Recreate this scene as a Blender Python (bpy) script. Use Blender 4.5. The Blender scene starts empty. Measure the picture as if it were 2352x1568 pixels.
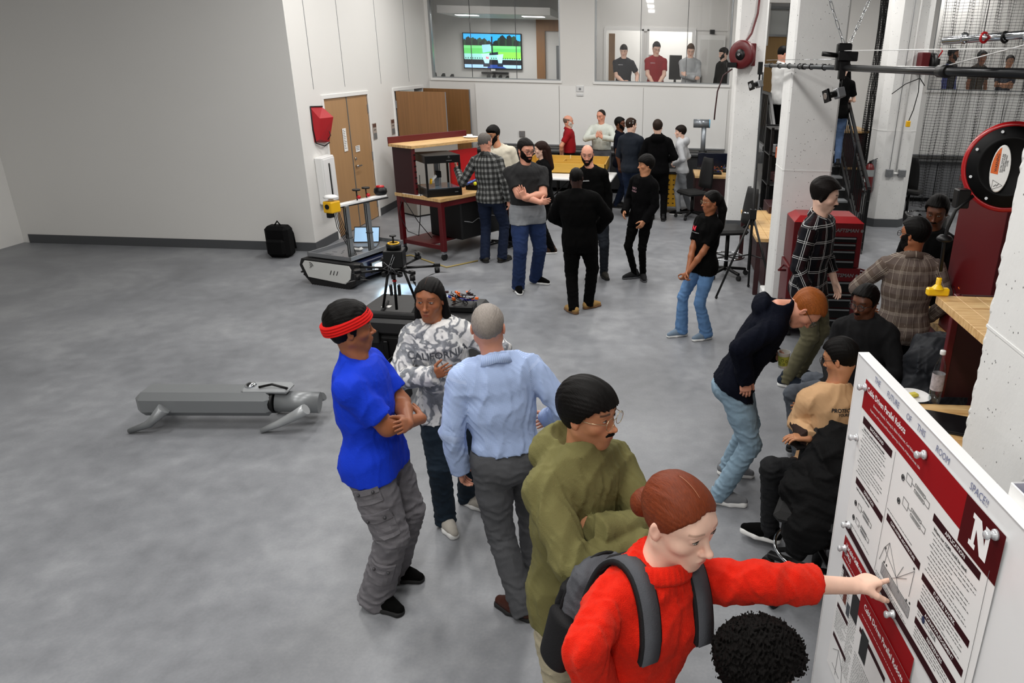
import bpy, bmesh, math, random
import numpy as np
from mathutils import Vector, Matrix
from mathutils.bvhtree import BVHTree

SC = bpy.context.scene
COL = SC.collection
PI = math.pi

# ---------------------------------------------------------------- camera
IMG_W, IMG_H = 2352, 1568
F_PX, PX, PY = 1675.2, 1453.6, 784.0
PITCH, ROLL, YAW, CAM_H = 0.36740, 0.02421, 0.02461, 2.7915

def _cam_axes():
    F = np.array([0, math.cos(PITCH), -math.sin(PITCH)]); R0 = np.array([1., 0, 0]); U0 = np.cross(R0, F)
    c, q = math.cos(ROLL), math.sin(ROLL)
    R = c*R0 + q*U0; U = -q*R0 + c*U0
    c, q = math.cos(YAW), math.sin(YAW)
    Z = np.array([[c, -q, 0], [q, c, 0], [0, 0, 1]])
    return Z@R, Z@U, Z@F
CR, CU, CF = _cam_axes()
CC = np.array([0, 0, CAM_H])
cam = bpy.data.cameras.new('camera'); camo = bpy.data.objects.new('camera', cam); COL.objects.link(camo)
M = Matrix(((CR[0], CU[0], -CF[0], 0), (CR[1], CU[1], -CF[1], 0), (CR[2], CU[2], -CF[2], CAM_H), (0, 0, 0, 1)))
camo.matrix_world = M
cam.sensor_fit = 'HORIZONTAL'; cam.sensor_width = 36.0
cam.lens = 36.0*F_PX/IMG_W
cam.shift_x = -(PX - IMG_W/2)/IMG_W
cam.shift_y = (PY - IMG_H/2)/IMG_W
cam.clip_start = 0.05; cam.clip_end = 200
SC.camera = camo

def ray(x, y): return CF + CR*((x-PX)/F_PX) - CU*((y-PY)/F_PX)
def gz(x, y, z=0.0):                     # pixel -> point at height z
    d = ray(x, y); return CC + d*((z-CAM_H)/d[2])
def at(x, y, Y):                         # pixel -> point in the vertical plane at room depth Y
    d = ray(x, y); return CC + d*(Y/d[1])
def atX(x, y, X):
    d = ray(x, y); return CC + d*(X/d[0])
def proj(P):
    v = np.array(P, float)-CC; z = v@CF
    return (PX+F_PX*(v@CR)/z, PY-F_PX*(v@CU)/z)
def zat(y, gx, gy):                      # height on the vertical over (gx, gy) seen at image row y
    lo, hi = -2, 9
    for _ in range(45):
        m = (lo+hi)/2
        if proj((gx, gy, m))[1] > y: lo = m
        else: hi = m
    return m

# ---------------------------------------------------------------- world, lights, exposure
SC.view_settings.view_transform = 'Standard'; SC.view_settings.look = 'None'
SC.view_settings.exposure = 0.0; SC.view_settings.gamma = 1.0; SC.view_settings.use_curve_mapping = False
w = bpy.data.worlds.new('world'); SC.world = w; w.use_nodes = True
w.node_tree.nodes['Background'].inputs[0].default_value = (0.8, 0.86, 1, 1)
w.node_tree.nodes['Background'].inputs[1].default_value = 0.02

def area(name, loc, size, power, rot=(0, 0, 0), col=(1, .975, .94)):
    l = bpy.data.lights.new(name, 'AREA'); l.shape = 'RECTANGLE'; l.size, l.size_y = size; l.energy = power; l.color = col
    o = bpy.data.objects.new(name, l); COL.objects.link(o); o.location = loc; o.rotation_euler = rot
    return o
LIGHT = 1.08
# linear ceiling fixtures of the hall, hung at about 4.9 m (their housings are built with the ceiling)
HALL_LAMPS = [(x, y) for y in (-1.4, 1.6, 4.6, 7.6, 10.6, 13.6) for x in (-3.4, -0.4, 2.6, 6.4) if x < 2 or y > (9 if x < 5 else 9)]  # front row and far-right lamps are added to brighten board, column and netting wall
for i, (x, y) in enumerate(HALL_LAMPS):
    area('ceiling_lamp_light', (x, y, 4.86), (0.25, 1.5), 62*LIGHT)
# ---------------------------------------------------------------- materials
def lin(c):
    if isinstance(c, str):
        c = c.lstrip('#'); c = [int(c[i:i+2], 16)/255 for i in (0, 2, 4)]
    return tuple((v/12.92 if v <= .04045 else ((v+.055)/1.055)**2.4) for v in c[:3]) + (1.0,)
MATS = {}
def nmat(name):
    m = bpy.data.materials.new(name); m.use_nodes = True
    return m, m.node_tree, m.node_tree.nodes['Principled BSDF']
def mat(name, col, rough=.6, metal=0.0, bump=0.0, bscale=60.0, var=0.0, vscale=6.0, emit=0.0, spec=.5, alpha=1, sheen=0, detail=4, stretch=None, sub=0):
    """plain procedural material: colour, fine relief, slight colour variation"""
    if name in MATS: return MATS[name]
    m, nt, p = nmat(name); N, L = nt.nodes, nt.links
    c = lin(col); p.inputs['Base Color'].default_value = c; p.inputs['Roughness'].default_value = rough
    p.inputs['Metallic'].default_value = metal; p.inputs['Specular IOR Level'].default_value = spec
    if sheen: p.inputs['Sheen Weight'].default_value = sheen
    if sub: p.inputs['Subsurface Weight'].default_value = sub; p.inputs['Subsurface Radius'].default_value = (.02, .008, .004); p.inputs['Subsurface Scale'].default_value = .6
    tc = N.new('ShaderNodeTexCoord'); src = tc.outputs['Object']
    if stretch:
        mp = N.new('ShaderNodeMapping'); mp.inputs['Scale'].default_value = stretch; L.new(src, mp.inputs['Vector']); src = mp.outputs[0]
    if var:
        n = N.new('ShaderNodeTexNoise'); n.inputs['Scale'].default_value = vscale; n.inputs['Detail'].default_value = detail
        L.new(src, n.inputs['Vector'])
        mx = N.new('ShaderNodeMix'); mx.data_type = 'RGBA'
        mx.inputs[6].default_value = tuple(max(0, v*(1-var)) for v in c[:3])+(1,); mx.inputs[7].default_value = tuple(min(1, v*(1+var)) for v in c[:3])+(1,)
        L.new(n.outputs['Fac'], mx.inputs[0]); L.new(mx.outputs[2], p.inputs['Base Color'])
    if bump:
        n = N.new('ShaderNodeTexNoise'); n.inputs['Scale'].default_value = bscale; n.inputs['Detail'].default_value = 3
        L.new(src, n.inputs['Vector'])
        b = N.new('ShaderNodeBump'); b.inputs['Strength'].default_value = bump; b.inputs['Distance'].default_value = .01
        L.new(n.outputs['Fac'], b.inputs['Height']); L.new(b.outputs[0], p.inputs['Normal'])
    if emit:
        p.inputs['Emission Color'].default_value = c; p.inputs['Emission Strength'].default_value = emit
    MATS[name] = m; return m
def glassy(name, tint=(1, 1, 1), refl=.08, rough=.02):
    if name in MATS: return MATS[name]
    m, nt, p = nmat(name); N, L = nt.nodes, nt.links
    t = N.new('ShaderNodeBsdfTransparent'); t.inputs[0].default_value = tint+(1,)
    g = N.new('ShaderNodeBsdfGlossy'); g.inputs['Roughness'].default_value = rough
    lw = N.new('ShaderNodeLayerWeight'); lw.inputs[0].default_value = .5; pw = N.new('ShaderNodeMath'); pw.operation = 'POWER'; pw.inputs[1].default_value = 4.0; L.new(lw.outputs['Facing'], pw.inputs[0])
    ma = N.new('ShaderNodeMath'); ma.operation = 'MULTIPLY_ADD'; ma.inputs[1].default_value = .6; ma.inputs[2].default_value = refl*.5; L.new(pw.outputs[0], ma.inputs[0])
    mx = N.new('ShaderNodeMixShader'); L.new(ma.outputs[0], mx.inputs[0]); L.new(t.outputs[0], mx.inputs[1]); L.new(g.outputs[0], mx.inputs[2])
    L.new(mx.outputs[0], N['Material Output'].inputs[0]); MATS[name] = m; return m

class Nd:
    """tiny node-graph helper"""
    def __init__(s, name, rough=.6):
        s.m, s.nt, s.p = nmat(name); s.N, s.L = s.nt.nodes, s.nt.links; s.p.inputs['Roughness'].default_value = rough
        tc = s.N.new('ShaderNodeTexCoord'); s.obj = tc.outputs['Object']; MATS[name] = s.m
    def put(s, v, sock):
        if hasattr(v, 'is_output') or isinstance(v, bpy.types.NodeSocket): s.L.new(v, sock)
        else: sock.default_value = v
    def math(s, op, a, b=0.0, c=0.0, clamp=False):
        n = s.N.new('ShaderNodeMath'); n.operation = op; n.use_clamp = clamp
        s.put(a, n.inputs[0]); s.put(b, n.inputs[1]); s.put(c, n.inputs[2]); return n.outputs[0]
    def xyz(s, v=None):
        n = s.N.new('ShaderNodeSeparateXYZ'); s.L.new(v or s.obj, n.inputs[0]); return n.outputs
    def noise(s, scale, detail=3, vec=None, dist=0.0):
        n = s.N.new('ShaderNodeTexNoise'); n.inputs['Scale'].default_value = scale; n.inputs['Detail'].default_value = detail
        n.inputs['Distortion'].default_value = dist; s.L.new(vec or s.obj, n.inputs['Vector']); return n.outputs['Fac']
    def mapv(s, scale, loc=(0, 0, 0), rot=(0, 0, 0), vec=None):
        n = s.N.new('ShaderNodeMapping'); n.inputs['Scale'].default_value = scale; n.inputs['Location'].default_value = loc
        n.inputs['Rotation'].default_value = rot; s.L.new(vec or s.obj, n.inputs['Vector']); return n.outputs[0]
    def mix(s, f, a, b):
        n = s.N.new('ShaderNodeMix'); n.data_type = 'RGBA'; s.put(f, n.inputs[0]); s.put(a, n.inputs[6]); s.put(b, n.inputs[7]); return n.outputs[2]
    def ramp(s, f, stops, interp='LINEAR'):
        n = s.N.new('ShaderNodeValToRGB'); n.color_ramp.interpolation = interp; e = n.color_ramp.elements
        while len(e) < len(stops): e.new(.5)
        for el, (ps, c) in zip(e, stops): el.position = ps; el.color = c
        s.L.new(f, n.inputs[0]); return n.outputs[0]
    def col(s, c): s.put(c, s.p.inputs['Base Color']); return s
    def bump(s, h, strength=.3, dist=.01):
        b = s.N.new('ShaderNodeBump'); b.inputs['Strength'].default_value = strength; b.inputs['Distance'].default_value = dist
        s.L.new(h, b.inputs['Height']); s.L.new(b.outputs[0], s.p.inputs['Normal']); return s
    def attr(s, name):
        n = s.N.new('ShaderNodeAttribute'); n.attribute_name = name; return n
    def stripe(s, coord, period, width, off=0.0):          # 1 inside a line of given width
        f = s.math('FRACT', s.math('ADD', s.math('DIVIDE', coord, period), 100.0+off)); return s.math('LESS_THAN', f, width/period)

# ---------------------------------------------------------------- objects
def link(name, data, parent=None):
    o = bpy.data.objects.new(name, data); COL.objects.link(o)
    if parent is not None: o.parent = parent
    return o
def tag(o, label=None, cat=None, group=None, kind=None):
    if label: o['label'] = label
    if cat: o['category'] = cat
    if group: o['group'] = group
    if kind: o['kind'] = kind
    return o
def thing(name, label, cat, loc=(0, 0, 0), rz=0.0, group=None):
    o = link(name, None); o.location = loc; o.rotation_euler = (0, 0, rz); o.empty_display_size = .1
    return tag(o, label, cat, group)
def children(o): return [c for c in COL.objects if c.parent == o]
def copy_tree(o, kids, label=None, loc=None, rz=None):
    """kids: {obj:[children]} prepared once"""
    c = o.copy(); COL.objects.link(c)
    if label: c['label'] = label
    if loc is not None: c.location = loc
    if rz is not None: c.rotation_euler = (0, 0, rz)
    def rec(src, dst):
        for k in kids.get(src, []):
            d = k.copy(); COL.objects.link(d); d.parent = dst; rec(k, d)
    rec(o, c); return c
def kidmap(o):
    d = {}; st = [o]
    while st:
        q = st.pop(); d[q] = children(q); st += d[q]
    return d

class MB:
    """collects simple shapes into ONE mesh object"""
    def __init__(s, bev=0.0): s.v, s.f, s.mi, s.sm, s.k = [], [], [], [], 0; s.bev = bev
    def m(s, k): s.k = k; return s
    def add(s, vs, fs, smooth=False):
        b = len(s.v); s.v += [tuple(map(float, p)) for p in vs]
        for f in fs: s.f.append([i+b for i in f]); s.mi.append(s.k); s.sm.append(smooth)
        return s
    def box(s, c, sz, rz=0.0, R=None):
        hx, hy, hz = [q/2 for q in sz]; R = R or Matrix.Rotation(rz, 3, 'Z'); c = Vector(c)
        vs = [c+R@Vector((a*hx, b*hy, d*hz)) for a in (-1, 1) for b in (-1, 1) for d in (-1, 1)]
        if s.bev:
            bm = bmesh.new(); bv = [bm.verts.new(v) for v in vs]
            for f in [(0, 1, 3, 2), (4, 6, 7, 5), (0, 4, 5, 1), (2, 3, 7, 6), (0, 2, 6, 4), (1, 5, 7, 3)]: bm.faces.new([bv[i] for i in f])
            bmesh.ops.bevel(bm, geom=bm.edges[:], offset=min(s.bev, min(sz)*.45), segments=1, affect='EDGES', profile=.7)
            bm.verts.ensure_lookup_table()
            vv = [v.co.copy() for v in bm.verts]; ff = [[v.index for v in f.verts] for f in bm.faces]
            bm.verts.index_update(); ff = [[v.index for v in f.verts] for f in bm.faces]; bm.free()
            return s.add(vv, ff)
        return s.add(vs, [(0, 1, 3, 2), (4, 6, 7, 5), (0, 4, 5, 1), (2, 3, 7, 6), (0, 2, 6, 4), (1, 5, 7, 3)])
    def b(s, x0, x1, y0, y1, z0, z1): return s.box(((x0+x1)/2, (y0+y1)/2, (z0+z1)/2), (abs(x1-x0), abs(y1-y0), abs(z1-z0)))
    def bar(s, a, b, w, h, up=(0, 0, 1)):
        a, b = Vector(a), Vector(b); d = b-a; L = d.length; y = d.normalized(); u = Vector(up)
        if abs(y.dot(u)) > .98: u = Vector((1, 0, 0))
        x = y.cross(u).normalized(); z = x.cross(y); R = Matrix((x, y, z)).transposed()
        return s.box((a+b)/2, (w, L, h), R=R)
    def tube(s, pts, r, seg=10, closed=False, cap=True):
        P = [Vector(p) for p in pts]; n = len(P); rr = r if hasattr(r, '__len__') else [r]*n
        T = []
        for i in range(n):
            a = P[(i-1) % n] if (closed or i > 0) else P[i]; c = P[(i+1) % n] if (closed or i < n-1) else P[i]
            T.append((c-a).normalized() if (c-a).length > 1e-9 else Vector((0, 0, 1)))
        u = T[0].orthogonal().normalized(); vs = []
        for i in range(n):
            u = (u-T[i]*u.dot(T[i])); u = u.normalized() if u.length > 1e-6 else T[i].orthogonal().normalized()
            v = T[i].cross(u)
            for k in range(seg):
                a = 2*PI*k/seg; vs.append(P[i]+(u*math.cos(a)+v*math.sin(a))*rr[i])
        fs = []
        for i in range(n if closed else n-1):
            j = (i+1) % n
            for k in range(seg): fs.append((i*seg+k, i*seg+(k+1) % seg, j*seg+(k+1) % seg, j*seg+k))
        s.add(vs, fs, True)
        if cap and not closed:
            b = len(s.v)-n*seg
            s.f.append([b+k for k in range(seg)][::-1]); s.mi.append(s.k); s.sm.append(False)
            s.f.append([b+(n-1)*seg+k for k in range(seg)]); s.mi.append(s.k); s.sm.append(False)
        return s
    def cyl(s, a, b, r, r2=None, seg=20): return s.tube([a, b], [r, r if r2 is None else r2], seg)
    def lathe(s, prof, c=(0, 0, 0), axis=(0, 0, 1), seg=28):
        z = Vector(axis).normalized(); u = z.orthogonal().normalized(); v = z.cross(u); c = Vector(c)
        vs = [c+z*h+(u*math.cos(2*PI*k/seg)+v*math.sin(2*PI*k/seg))*max(r, 1e-4) for r, h in prof for k in range(seg)]
        fs = [(i*seg+k, i*seg+(k+1) % seg, (i+1)*seg+(k+1) % seg, (i+1)*seg+k) for i in range(len(prof)-1) for k in range(seg)]
        return s.add(vs, fs, True)
    def disc(s, c, r, axis, th, seg=24):
        z = Vector(axis).normalized(); c = Vector(c); return s.cyl(c-z*th/2, c+z*th/2, r, seg=seg)
    def ring(s, c, r, axis, rr, seg=32, sseg=8):
        z = Vector(axis).normalized(); u = z.orthogonal().normalized(); v = z.cross(u); c = Vector(c)
        return s.tube([c+(u*math.cos(2*PI*k/seg)+v*math.sin(2*PI*k/seg))*r for k in range(seg)], rr, sseg, closed=True)
    def prism(s, poly, z0, z1, R=None, o=(0, 0, 0)):
        n = len(poly); o = Vector(o); R = R or Matrix.Identity(3)
        vs = [o+R@Vector((p[0], p[1], z)) for z in (z0, z1) for p in poly]
        return s.add(vs, [list(range(n))[::-1], list(range(n, 2*n))]+[(i, (i+1) % n, n+(i+1) % n, n+i) for i in range(n)])
    def sphere(s, c, r, seg=14, sc=(1, 1, 1)):
        prof = [(math.sin(PI*i/(seg//2)), -math.cos(PI*i/(seg//2))) for i in range(seg//2+1)]; c = Vector(c)
        vs = [c+Vector((max(a, 1e-3)*math.cos(2*PI*k/seg)*r*sc[0], max(a, 1e-3)*math.sin(2*PI*k/seg)*r*sc[1], h*r*sc[2])) for a, h in prof for k in range(seg)]
        fs = [(i*seg+k, i*seg+(k+1) % seg, (i+1)*seg+(k+1) % seg, (i+1)*seg+k) for i in range(len(prof)-1) for k in range(seg)]
        return s.add(vs, fs, True)
    def mesh(s, name, mats):
        me = bpy.data.meshes.new(name); me.from_pydata(s.v, [], s.f)
        for q in (mats if isinstance(mats, (list, tuple)) else [mats]): me.materials.append(q)
        me.polygons.foreach_set('material_index', s.mi); me.polygons.foreach_set('use_smooth', s.sm); me.update()
        bm = bmesh.new(); bm.from_mesh(me); bmesh.ops.recalc_face_normals(bm, faces=bm.faces[:]); bm.to_mesh(me); bm.free()
        return me
    def build(s, name, mats, parent=None, label=None):
        o = link(name, s.mesh(name, mats), parent)
        if label: o['label'] = label
        return o
def struct(name, mb, mats, parent=None):
    o = mb.build(name, mats, parent)
    if parent is None: o['kind'] = 'structure'
    return o
def text_mesh(s, size=.1, depth=.001, align='CENTER', bold=0.0, xs=1.0, res=2, shear=0):
    cu = bpy.data.curves.new('lettering', 'FONT'); cu.body = s; cu.size = size; cu.extrude = depth; cu.align_x = align; cu.align_y = 'CENTER'
    cu.offset = bold; cu.resolution_u = res; cu.shear = shear
    o = bpy.data.objects.new('lettering', cu); COL.objects.link(o); dg = bpy.context.evaluated_depsgraph_get()
    me = bpy.data.meshes.new_from_object(o.evaluated_get(dg)); bpy.data.objects.remove(o)
    if xs != 1.0:
        for v in me.vertices: v.co.x *= xs
    return me
def lettering(s, origin, right, up, size, m, parent=None, name='lettering', **k):
    me = text_mesh(s, size, **k); r = Vector(right).normalized(); u = Vector(up).normalized(); n = r.cross(u)
    me.transform(Matrix.Translation(Vector(origin)) @ Matrix((r, u, n)).transposed().to_4x4()); me.materials.clear(); me.materials.append(m)
    return link(name, me, parent)

# ---------------------------------------------------------------- implicit surfaces for bodies and cloth
def V3(*a): return np.array(a, float)
def unit(v): v = np.asarray(v, float); return v/(np.linalg.norm(v)+1e-12)
def cone(a, b, ra, rb):
    a, b = np.asarray(a, float), np.asarray(b, float); ba = b-a; L2 = ba@ba+1e-12
    def f(x, y, z):
        px, py, pz = x-a[0], y-a[1], z-a[2]; t = np.clip((px*ba[0]+py*ba[1]+pz*ba[2])/L2, 0, 1)
        return np.sqrt((px-t*ba[0])**2+(py-t*ba[1])**2+(pz-t*ba[2])**2)-(ra+(rb-ra)*t)
    r = max(ra, rb); return f, np.minimum(a, b)-r, np.maximum(a, b)+r
def ell(c, r, A=None):
    c = np.asarray(c, float); r = np.asarray(r, float); A = np.eye(3) if A is None else np.asarray(A)
    def f(x, y, z):
        px, py, pz = x-c[0], y-c[1], z-c[2]
        q = [(px*A[i][0]+py*A[i][1]+pz*A[i][2])/r[i] for i in range(3)]
        k0 = np.sqrt(q[0]**2+q[1]**2+q[2]**2); k1 = np.sqrt((q[0]/r[0])**2+(q[1]/r[1])**2+(q[2]/r[2])**2)+1e-9
        return k0*(k0-1)/k1
    R = r.max(); return f, c-R, c+R
def seg(a, b, side, r0, r1):
    a, b = np.asarray(a, float), np.asarray(b, float); L = np.linalg.norm(b-a); w = (b-a)/L; u = unit(side-w*(side@w)); v = np.cross(w, u)
    def f(x, y, z):
        px, py, pz = x-a[0], y-a[1], z-a[2]; h = px*w[0]+py*w[1]+pz*w[2]; t = np.clip(h/L, 0, 1)
        rx = r0[0]+(r1[0]-r0[0])*t; ry = r0[1]+(r1[1]-r0[1])*t; re = np.minimum(rx, ry)*.8; e = (h-t*L)/re
        qu = (px*u[0]+py*u[1]+pz*u[2])/rx; qv = (px*v[0]+py*v[1]+pz*v[2])/ry
        k0 = np.sqrt(qu**2+qv**2+e**2); k1 = np.sqrt((qu/rx)**2+(qv/ry)**2+(e/re)**2)+1e-9
        return k0*(k0-1)/k1
    r = max(*r0, *r1); return f, np.minimum(a, b)-r, np.maximum(a, b)+r
class Field:
    def __init__(s, prims, h, pad=.02, k=.02, lo=None, hi=None, e=0.0):
        los = np.min([p[1] for p in prims], 0)-pad-e; his = np.max([p[2] for p in prims], 0)+pad+e
        if lo is not None: los = np.maximum(los, lo)
        if hi is not None: his = np.minimum(his, hi)
        s.lo, s.h = los, h; n = np.maximum(4, np.ceil((his-los)/h).astype(int)+1)
        s.ax = [(los[i]+h*np.arange(n[i])).astype(np.float32) for i in range(3)]
        s.X, s.Y, s.Z = s.ax[0][:, None, None], s.ax[1][None, :, None], s.ax[2][None, None, :]
        s.D = np.full(n, .5, np.float32)
        for p in prims: s.add(p, p[3] if len(p) > 3 else k, e)
    def sl(s, lo, hi):
        r = []
        for i in range(3):
            a = int(max(0, math.floor((lo[i]-s.lo[i])/s.h))); b = int(min(s.D.shape[i], math.ceil((hi[i]-s.lo[i])/s.h)+1))
            if b <= a: return None
            r.append(slice(a, b))
        return tuple(r)
    def add(s, p, k=.02, e=0.0):
        m = k+e+2*s.h+.01; q = s.sl(p[1]-m, p[2]+m)
        if q is None: return
        d = p[0](s.X[q[0]], s.Y[:, q[1]], s.Z[:, :, q[2]]).astype(np.float32)-e; D = s.D[q]
        h = np.clip(.5+.5*(D-d)/k, 0, 1); s.D[q] = D*(1-h)+d*h-k*h*(1-h)
    def sub(s, p, k=.01):
        m = k+2*s.h+.01; q = s.sl(p[1]-m, p[2]+m)
        if q is None: return
        d = -p[0](s.X[q[0]], s.Y[:, q[1]], s.Z[:, :, q[2]]).astype(np.float32); D = s.D[q]
        h = np.clip(.5-.5*(D-d)/k, 0, 1); s.D[q] = D*(1-h)+d*h+k*h*(1-h)
    def isect(s, d, k=.004):
        D = s.D; h = np.clip(.5-.5*(D-d)/k, 0, 1); s.D = (D*(1-h)+d*h+k*h*(1-h)).astype(np.float32)
    def plane(s, p, n, k=.004):       # keep the side n points away from
        p = np.asarray(p); n = unit(n); s.isect((s.X-p[0])*n[0]+(s.Y-p[1])*n[1]+(s.Z-p[2])*n[2], k)
    def mesh(s):
        D = s.D.copy(); D[0], D[-1] = np.maximum(D[0], 1e-3), np.maximum(D[-1], 1e-3)
        D[:, 0], D[:, -1] = np.maximum(D[:, 0], 1e-3), np.maximum(D[:, -1], 1e-3); D[:, :, 0], D[:, :, -1] = np.maximum(D[:, :, 0], 1e-3), np.maximum(D[:, :, -1], 1e-3)
        S = D < 0; c = np.zeros(tuple(n-1 for n in D.shape), np.int8)
        offs = [(i, j, k) for i in (0, 1) for j in (0, 1) for k in (0, 1)]
        for i, j, k in offs: c += S[i:S.shape[0]-1+i, j:S.shape[1]-1+j, k:S.shape[2]-1+k]
        act = (c > 0) & (c < 8); I = np.argwhere(act); idx = np.full(c.shape, -1, np.int64); idx[act] = np.arange(len(I))
        acc = np.zeros((len(I), 3)); cnt = np.zeros(len(I))
        for a in offs:
            for ax in range(3):
                if a[ax]: continue
                b = list(a); b[ax] = 1
                d0 = D[I[:, 0]+a[0], I[:, 1]+a[1], I[:, 2]+a[2]]; d1 = D[I[:, 0]+b[0], I[:, 1]+b[1], I[:, 2]+b[2]]
                m = (d0 < 0) != (d1 < 0); t = np.where(m, d0/(d0-d1+1e-12), 0); p = np.tile(np.array(a, float), (len(I), 1)); p[:, ax] += t
                acc += p*m[:, None]; cnt += m
        V = s.lo+s.h*(I+acc/np.maximum(cnt, 1)[:, None]); Q = []
        for ax in range(3):
            sh = [slice(1, -1)]*3; sh[ax] = slice(0, -1); s2 = list(sh); s2[ax] = slice(1, None)
            A, B = S[tuple(sh)], S[tuple(s2)]; E_ = np.argwhere(A != B)
            if not len(E_): continue
            o = np.array([1, 1, 1]); o[ax] = 0; E_ = E_+o; sg = S[E_[:, 0], E_[:, 1], E_[:, 2]]
            u, v = [(1, 2), (2, 0), (0, 1)][ax]; cs = []
            for du, dv in ((-1, -1), (0, -1), (0, 0), (-1, 0)):
                q = E_.copy(); q[:, u] += du; q[:, v] += dv; cs.append(idx[q[:, 0], q[:, 1], q[:, 2]])
            q = np.stack(cs, 1); q[~sg] = q[~sg][:, ::-1]; Q.append(q)
        Q = np.concatenate(Q) if Q else np.zeros((0, 4), int); Q = Q[(Q >= 0).all(1)]
        return V, Q
def np_mesh(name, V, Q, mats, attrs=None):
    me = bpy.data.meshes.new(name); me.vertices.add(len(V)); me.vertices.foreach_set('co', np.ascontiguousarray(V, np.float32).ravel())
    n = len(Q); me.loops.add(4*n); me.loops.foreach_set('vertex_index', np.ascontiguousarray(Q, np.int32).ravel())
    me.polygons.add(n); me.polygons.foreach_set('loop_start', np.arange(0, 4*n, 4, dtype=np.int32))
    me.update(calc_edges=True); me.validate()
    me.polygons.foreach_set('use_smooth', np.ones(len(me.polygons), bool))
    for q in (mats if isinstance(mats, (list, tuple)) else [mats]): me.materials.append(q)
    for k, a in (attrs or {}).items():
        t = me.attributes.new(k, 'FLOAT', 'POINT'); t.data.foreach_set('value', np.ascontiguousarray(a, np.float32))
    me.update(); return me
# ---------------------------------------------------------------- people
def tcone(a, b, ra, rb, flat_a=False):
    a, b = np.asarray(a, float), np.asarray(b, float); ba = b-a; L = np.linalg.norm(ba); w = ba/L
    def f(x, y, z):
        px, py, pz = x-a[0], y-a[1], z-a[2]; h = px*w[0]+py*w[1]+pz*w[2]; t = np.clip(h/L, 0, 1)
        r = ra+(rb-ra)*t; hc = h if flat_a else np.maximum(h, 0)
        d = np.sqrt(np.maximum(px**2+py**2+pz**2-h*h, 0)+(np.minimum(h, 0)**2 if not flat_a else 0))-r
        d = np.maximum(d, h-L)
        return np.maximum(d, -h) if flat_a else d
    r = max(ra, rb); return f, np.minimum(a, b)-r, np.maximum(a, b)+r
def ik(a, c, l1, l2, pole):
    a, c = np.asarray(a, float), np.asarray(c, float); d = c-a; L = np.linalg.norm(d); Lm = (l1+l2)*.998
    if L > Lm: k = L/Lm; l1 *= k; l2 *= k
    x = (l1*l1-l2*l2+L*L)/(2*L); h = math.sqrt(max(l1*l1-x*x, 0)); u = d/L; p = np.asarray(pole, float); p = unit(p-u*(p@u)); return a+u*x+p*h
def fdir(a): a = math.radians(a); return V3(math.sin(a), -math.cos(a), 0)

def wrinkle(F, amp, seedv, keys=(), wl=.075, base=.35):
    m = np.abs(F.D) < max(.03, amp*3); I = np.argwhere(m)
    if not len(I): return
    P = F.lo+F.h*I; rs = np.random.RandomState(seedv); k = 2*PI/wl; t = np.zeros(len(P))
    for o, (am, kk) in enumerate(((1, 1), (.6, 1.7), (.35, 3.1))):
        a = unit(rs.randn(3)*V3(1, 1, .8)); b = unit(rs.randn(3)); c = unit(rs.randn(3)); ph = rs.rand(3)*6
        ww = (P@a)*k*kk+1.9*np.sin((P@b)*k*kk*.37+ph[0])+1.4*np.sin((P@c)*k*kk*.61+ph[1]); t += am*(1-2*np.abs(np.sin(ww*.5+ph[2])))
    g = np.full(len(P), base)
    for kp in keys: g = g+(1-base)*np.exp(-((P-kp)**2).sum(1)/.012)
    F.D[m] += (-amp*.5*t*np.minimum(g, 1.2)).astype(np.float32)

def head_prims(fem=0, w=1.0, nose=1.0, jaw=1.0):
    P = [ell((0, -.012, .028), (.0745*w, .097, .092)), ell((0, .022, .034), (.066*w, .068, .066)), ell((0, .030, -.03), (.056*w, .060, .066))]
    for s in (-1, 1):
        P += [cone((s*.050*w*jaw, -.002, -.052), (s*.014, .064, -.096), .020, .018)+(.03,), ell((s*.043*w, .055, -.020), (.021, .022, .018))]
    P += [ell((0, .068, -.099), (.019, .017, .015)), cone((-.032, .080, .032), (.032, .080, .032), .0085 if fem else .0105, .0085 if fem else .0105)]
    P += [ell((0, .082, -.060), (.027, .018, .022))]
    H = [cone((0, .086, .022), (0, .104+.004*nose, -.026), .0065, .0095)+(.011,), ell((0, .107+.006*nose, -.029), (.0115, .0115, .0100))+(.008,)]
    for s in (-1, 1): H += [ell((s*.0120, .1000, -.0335), (.0075, .0100, .0072))+(.005,)]
    return P, H
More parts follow.
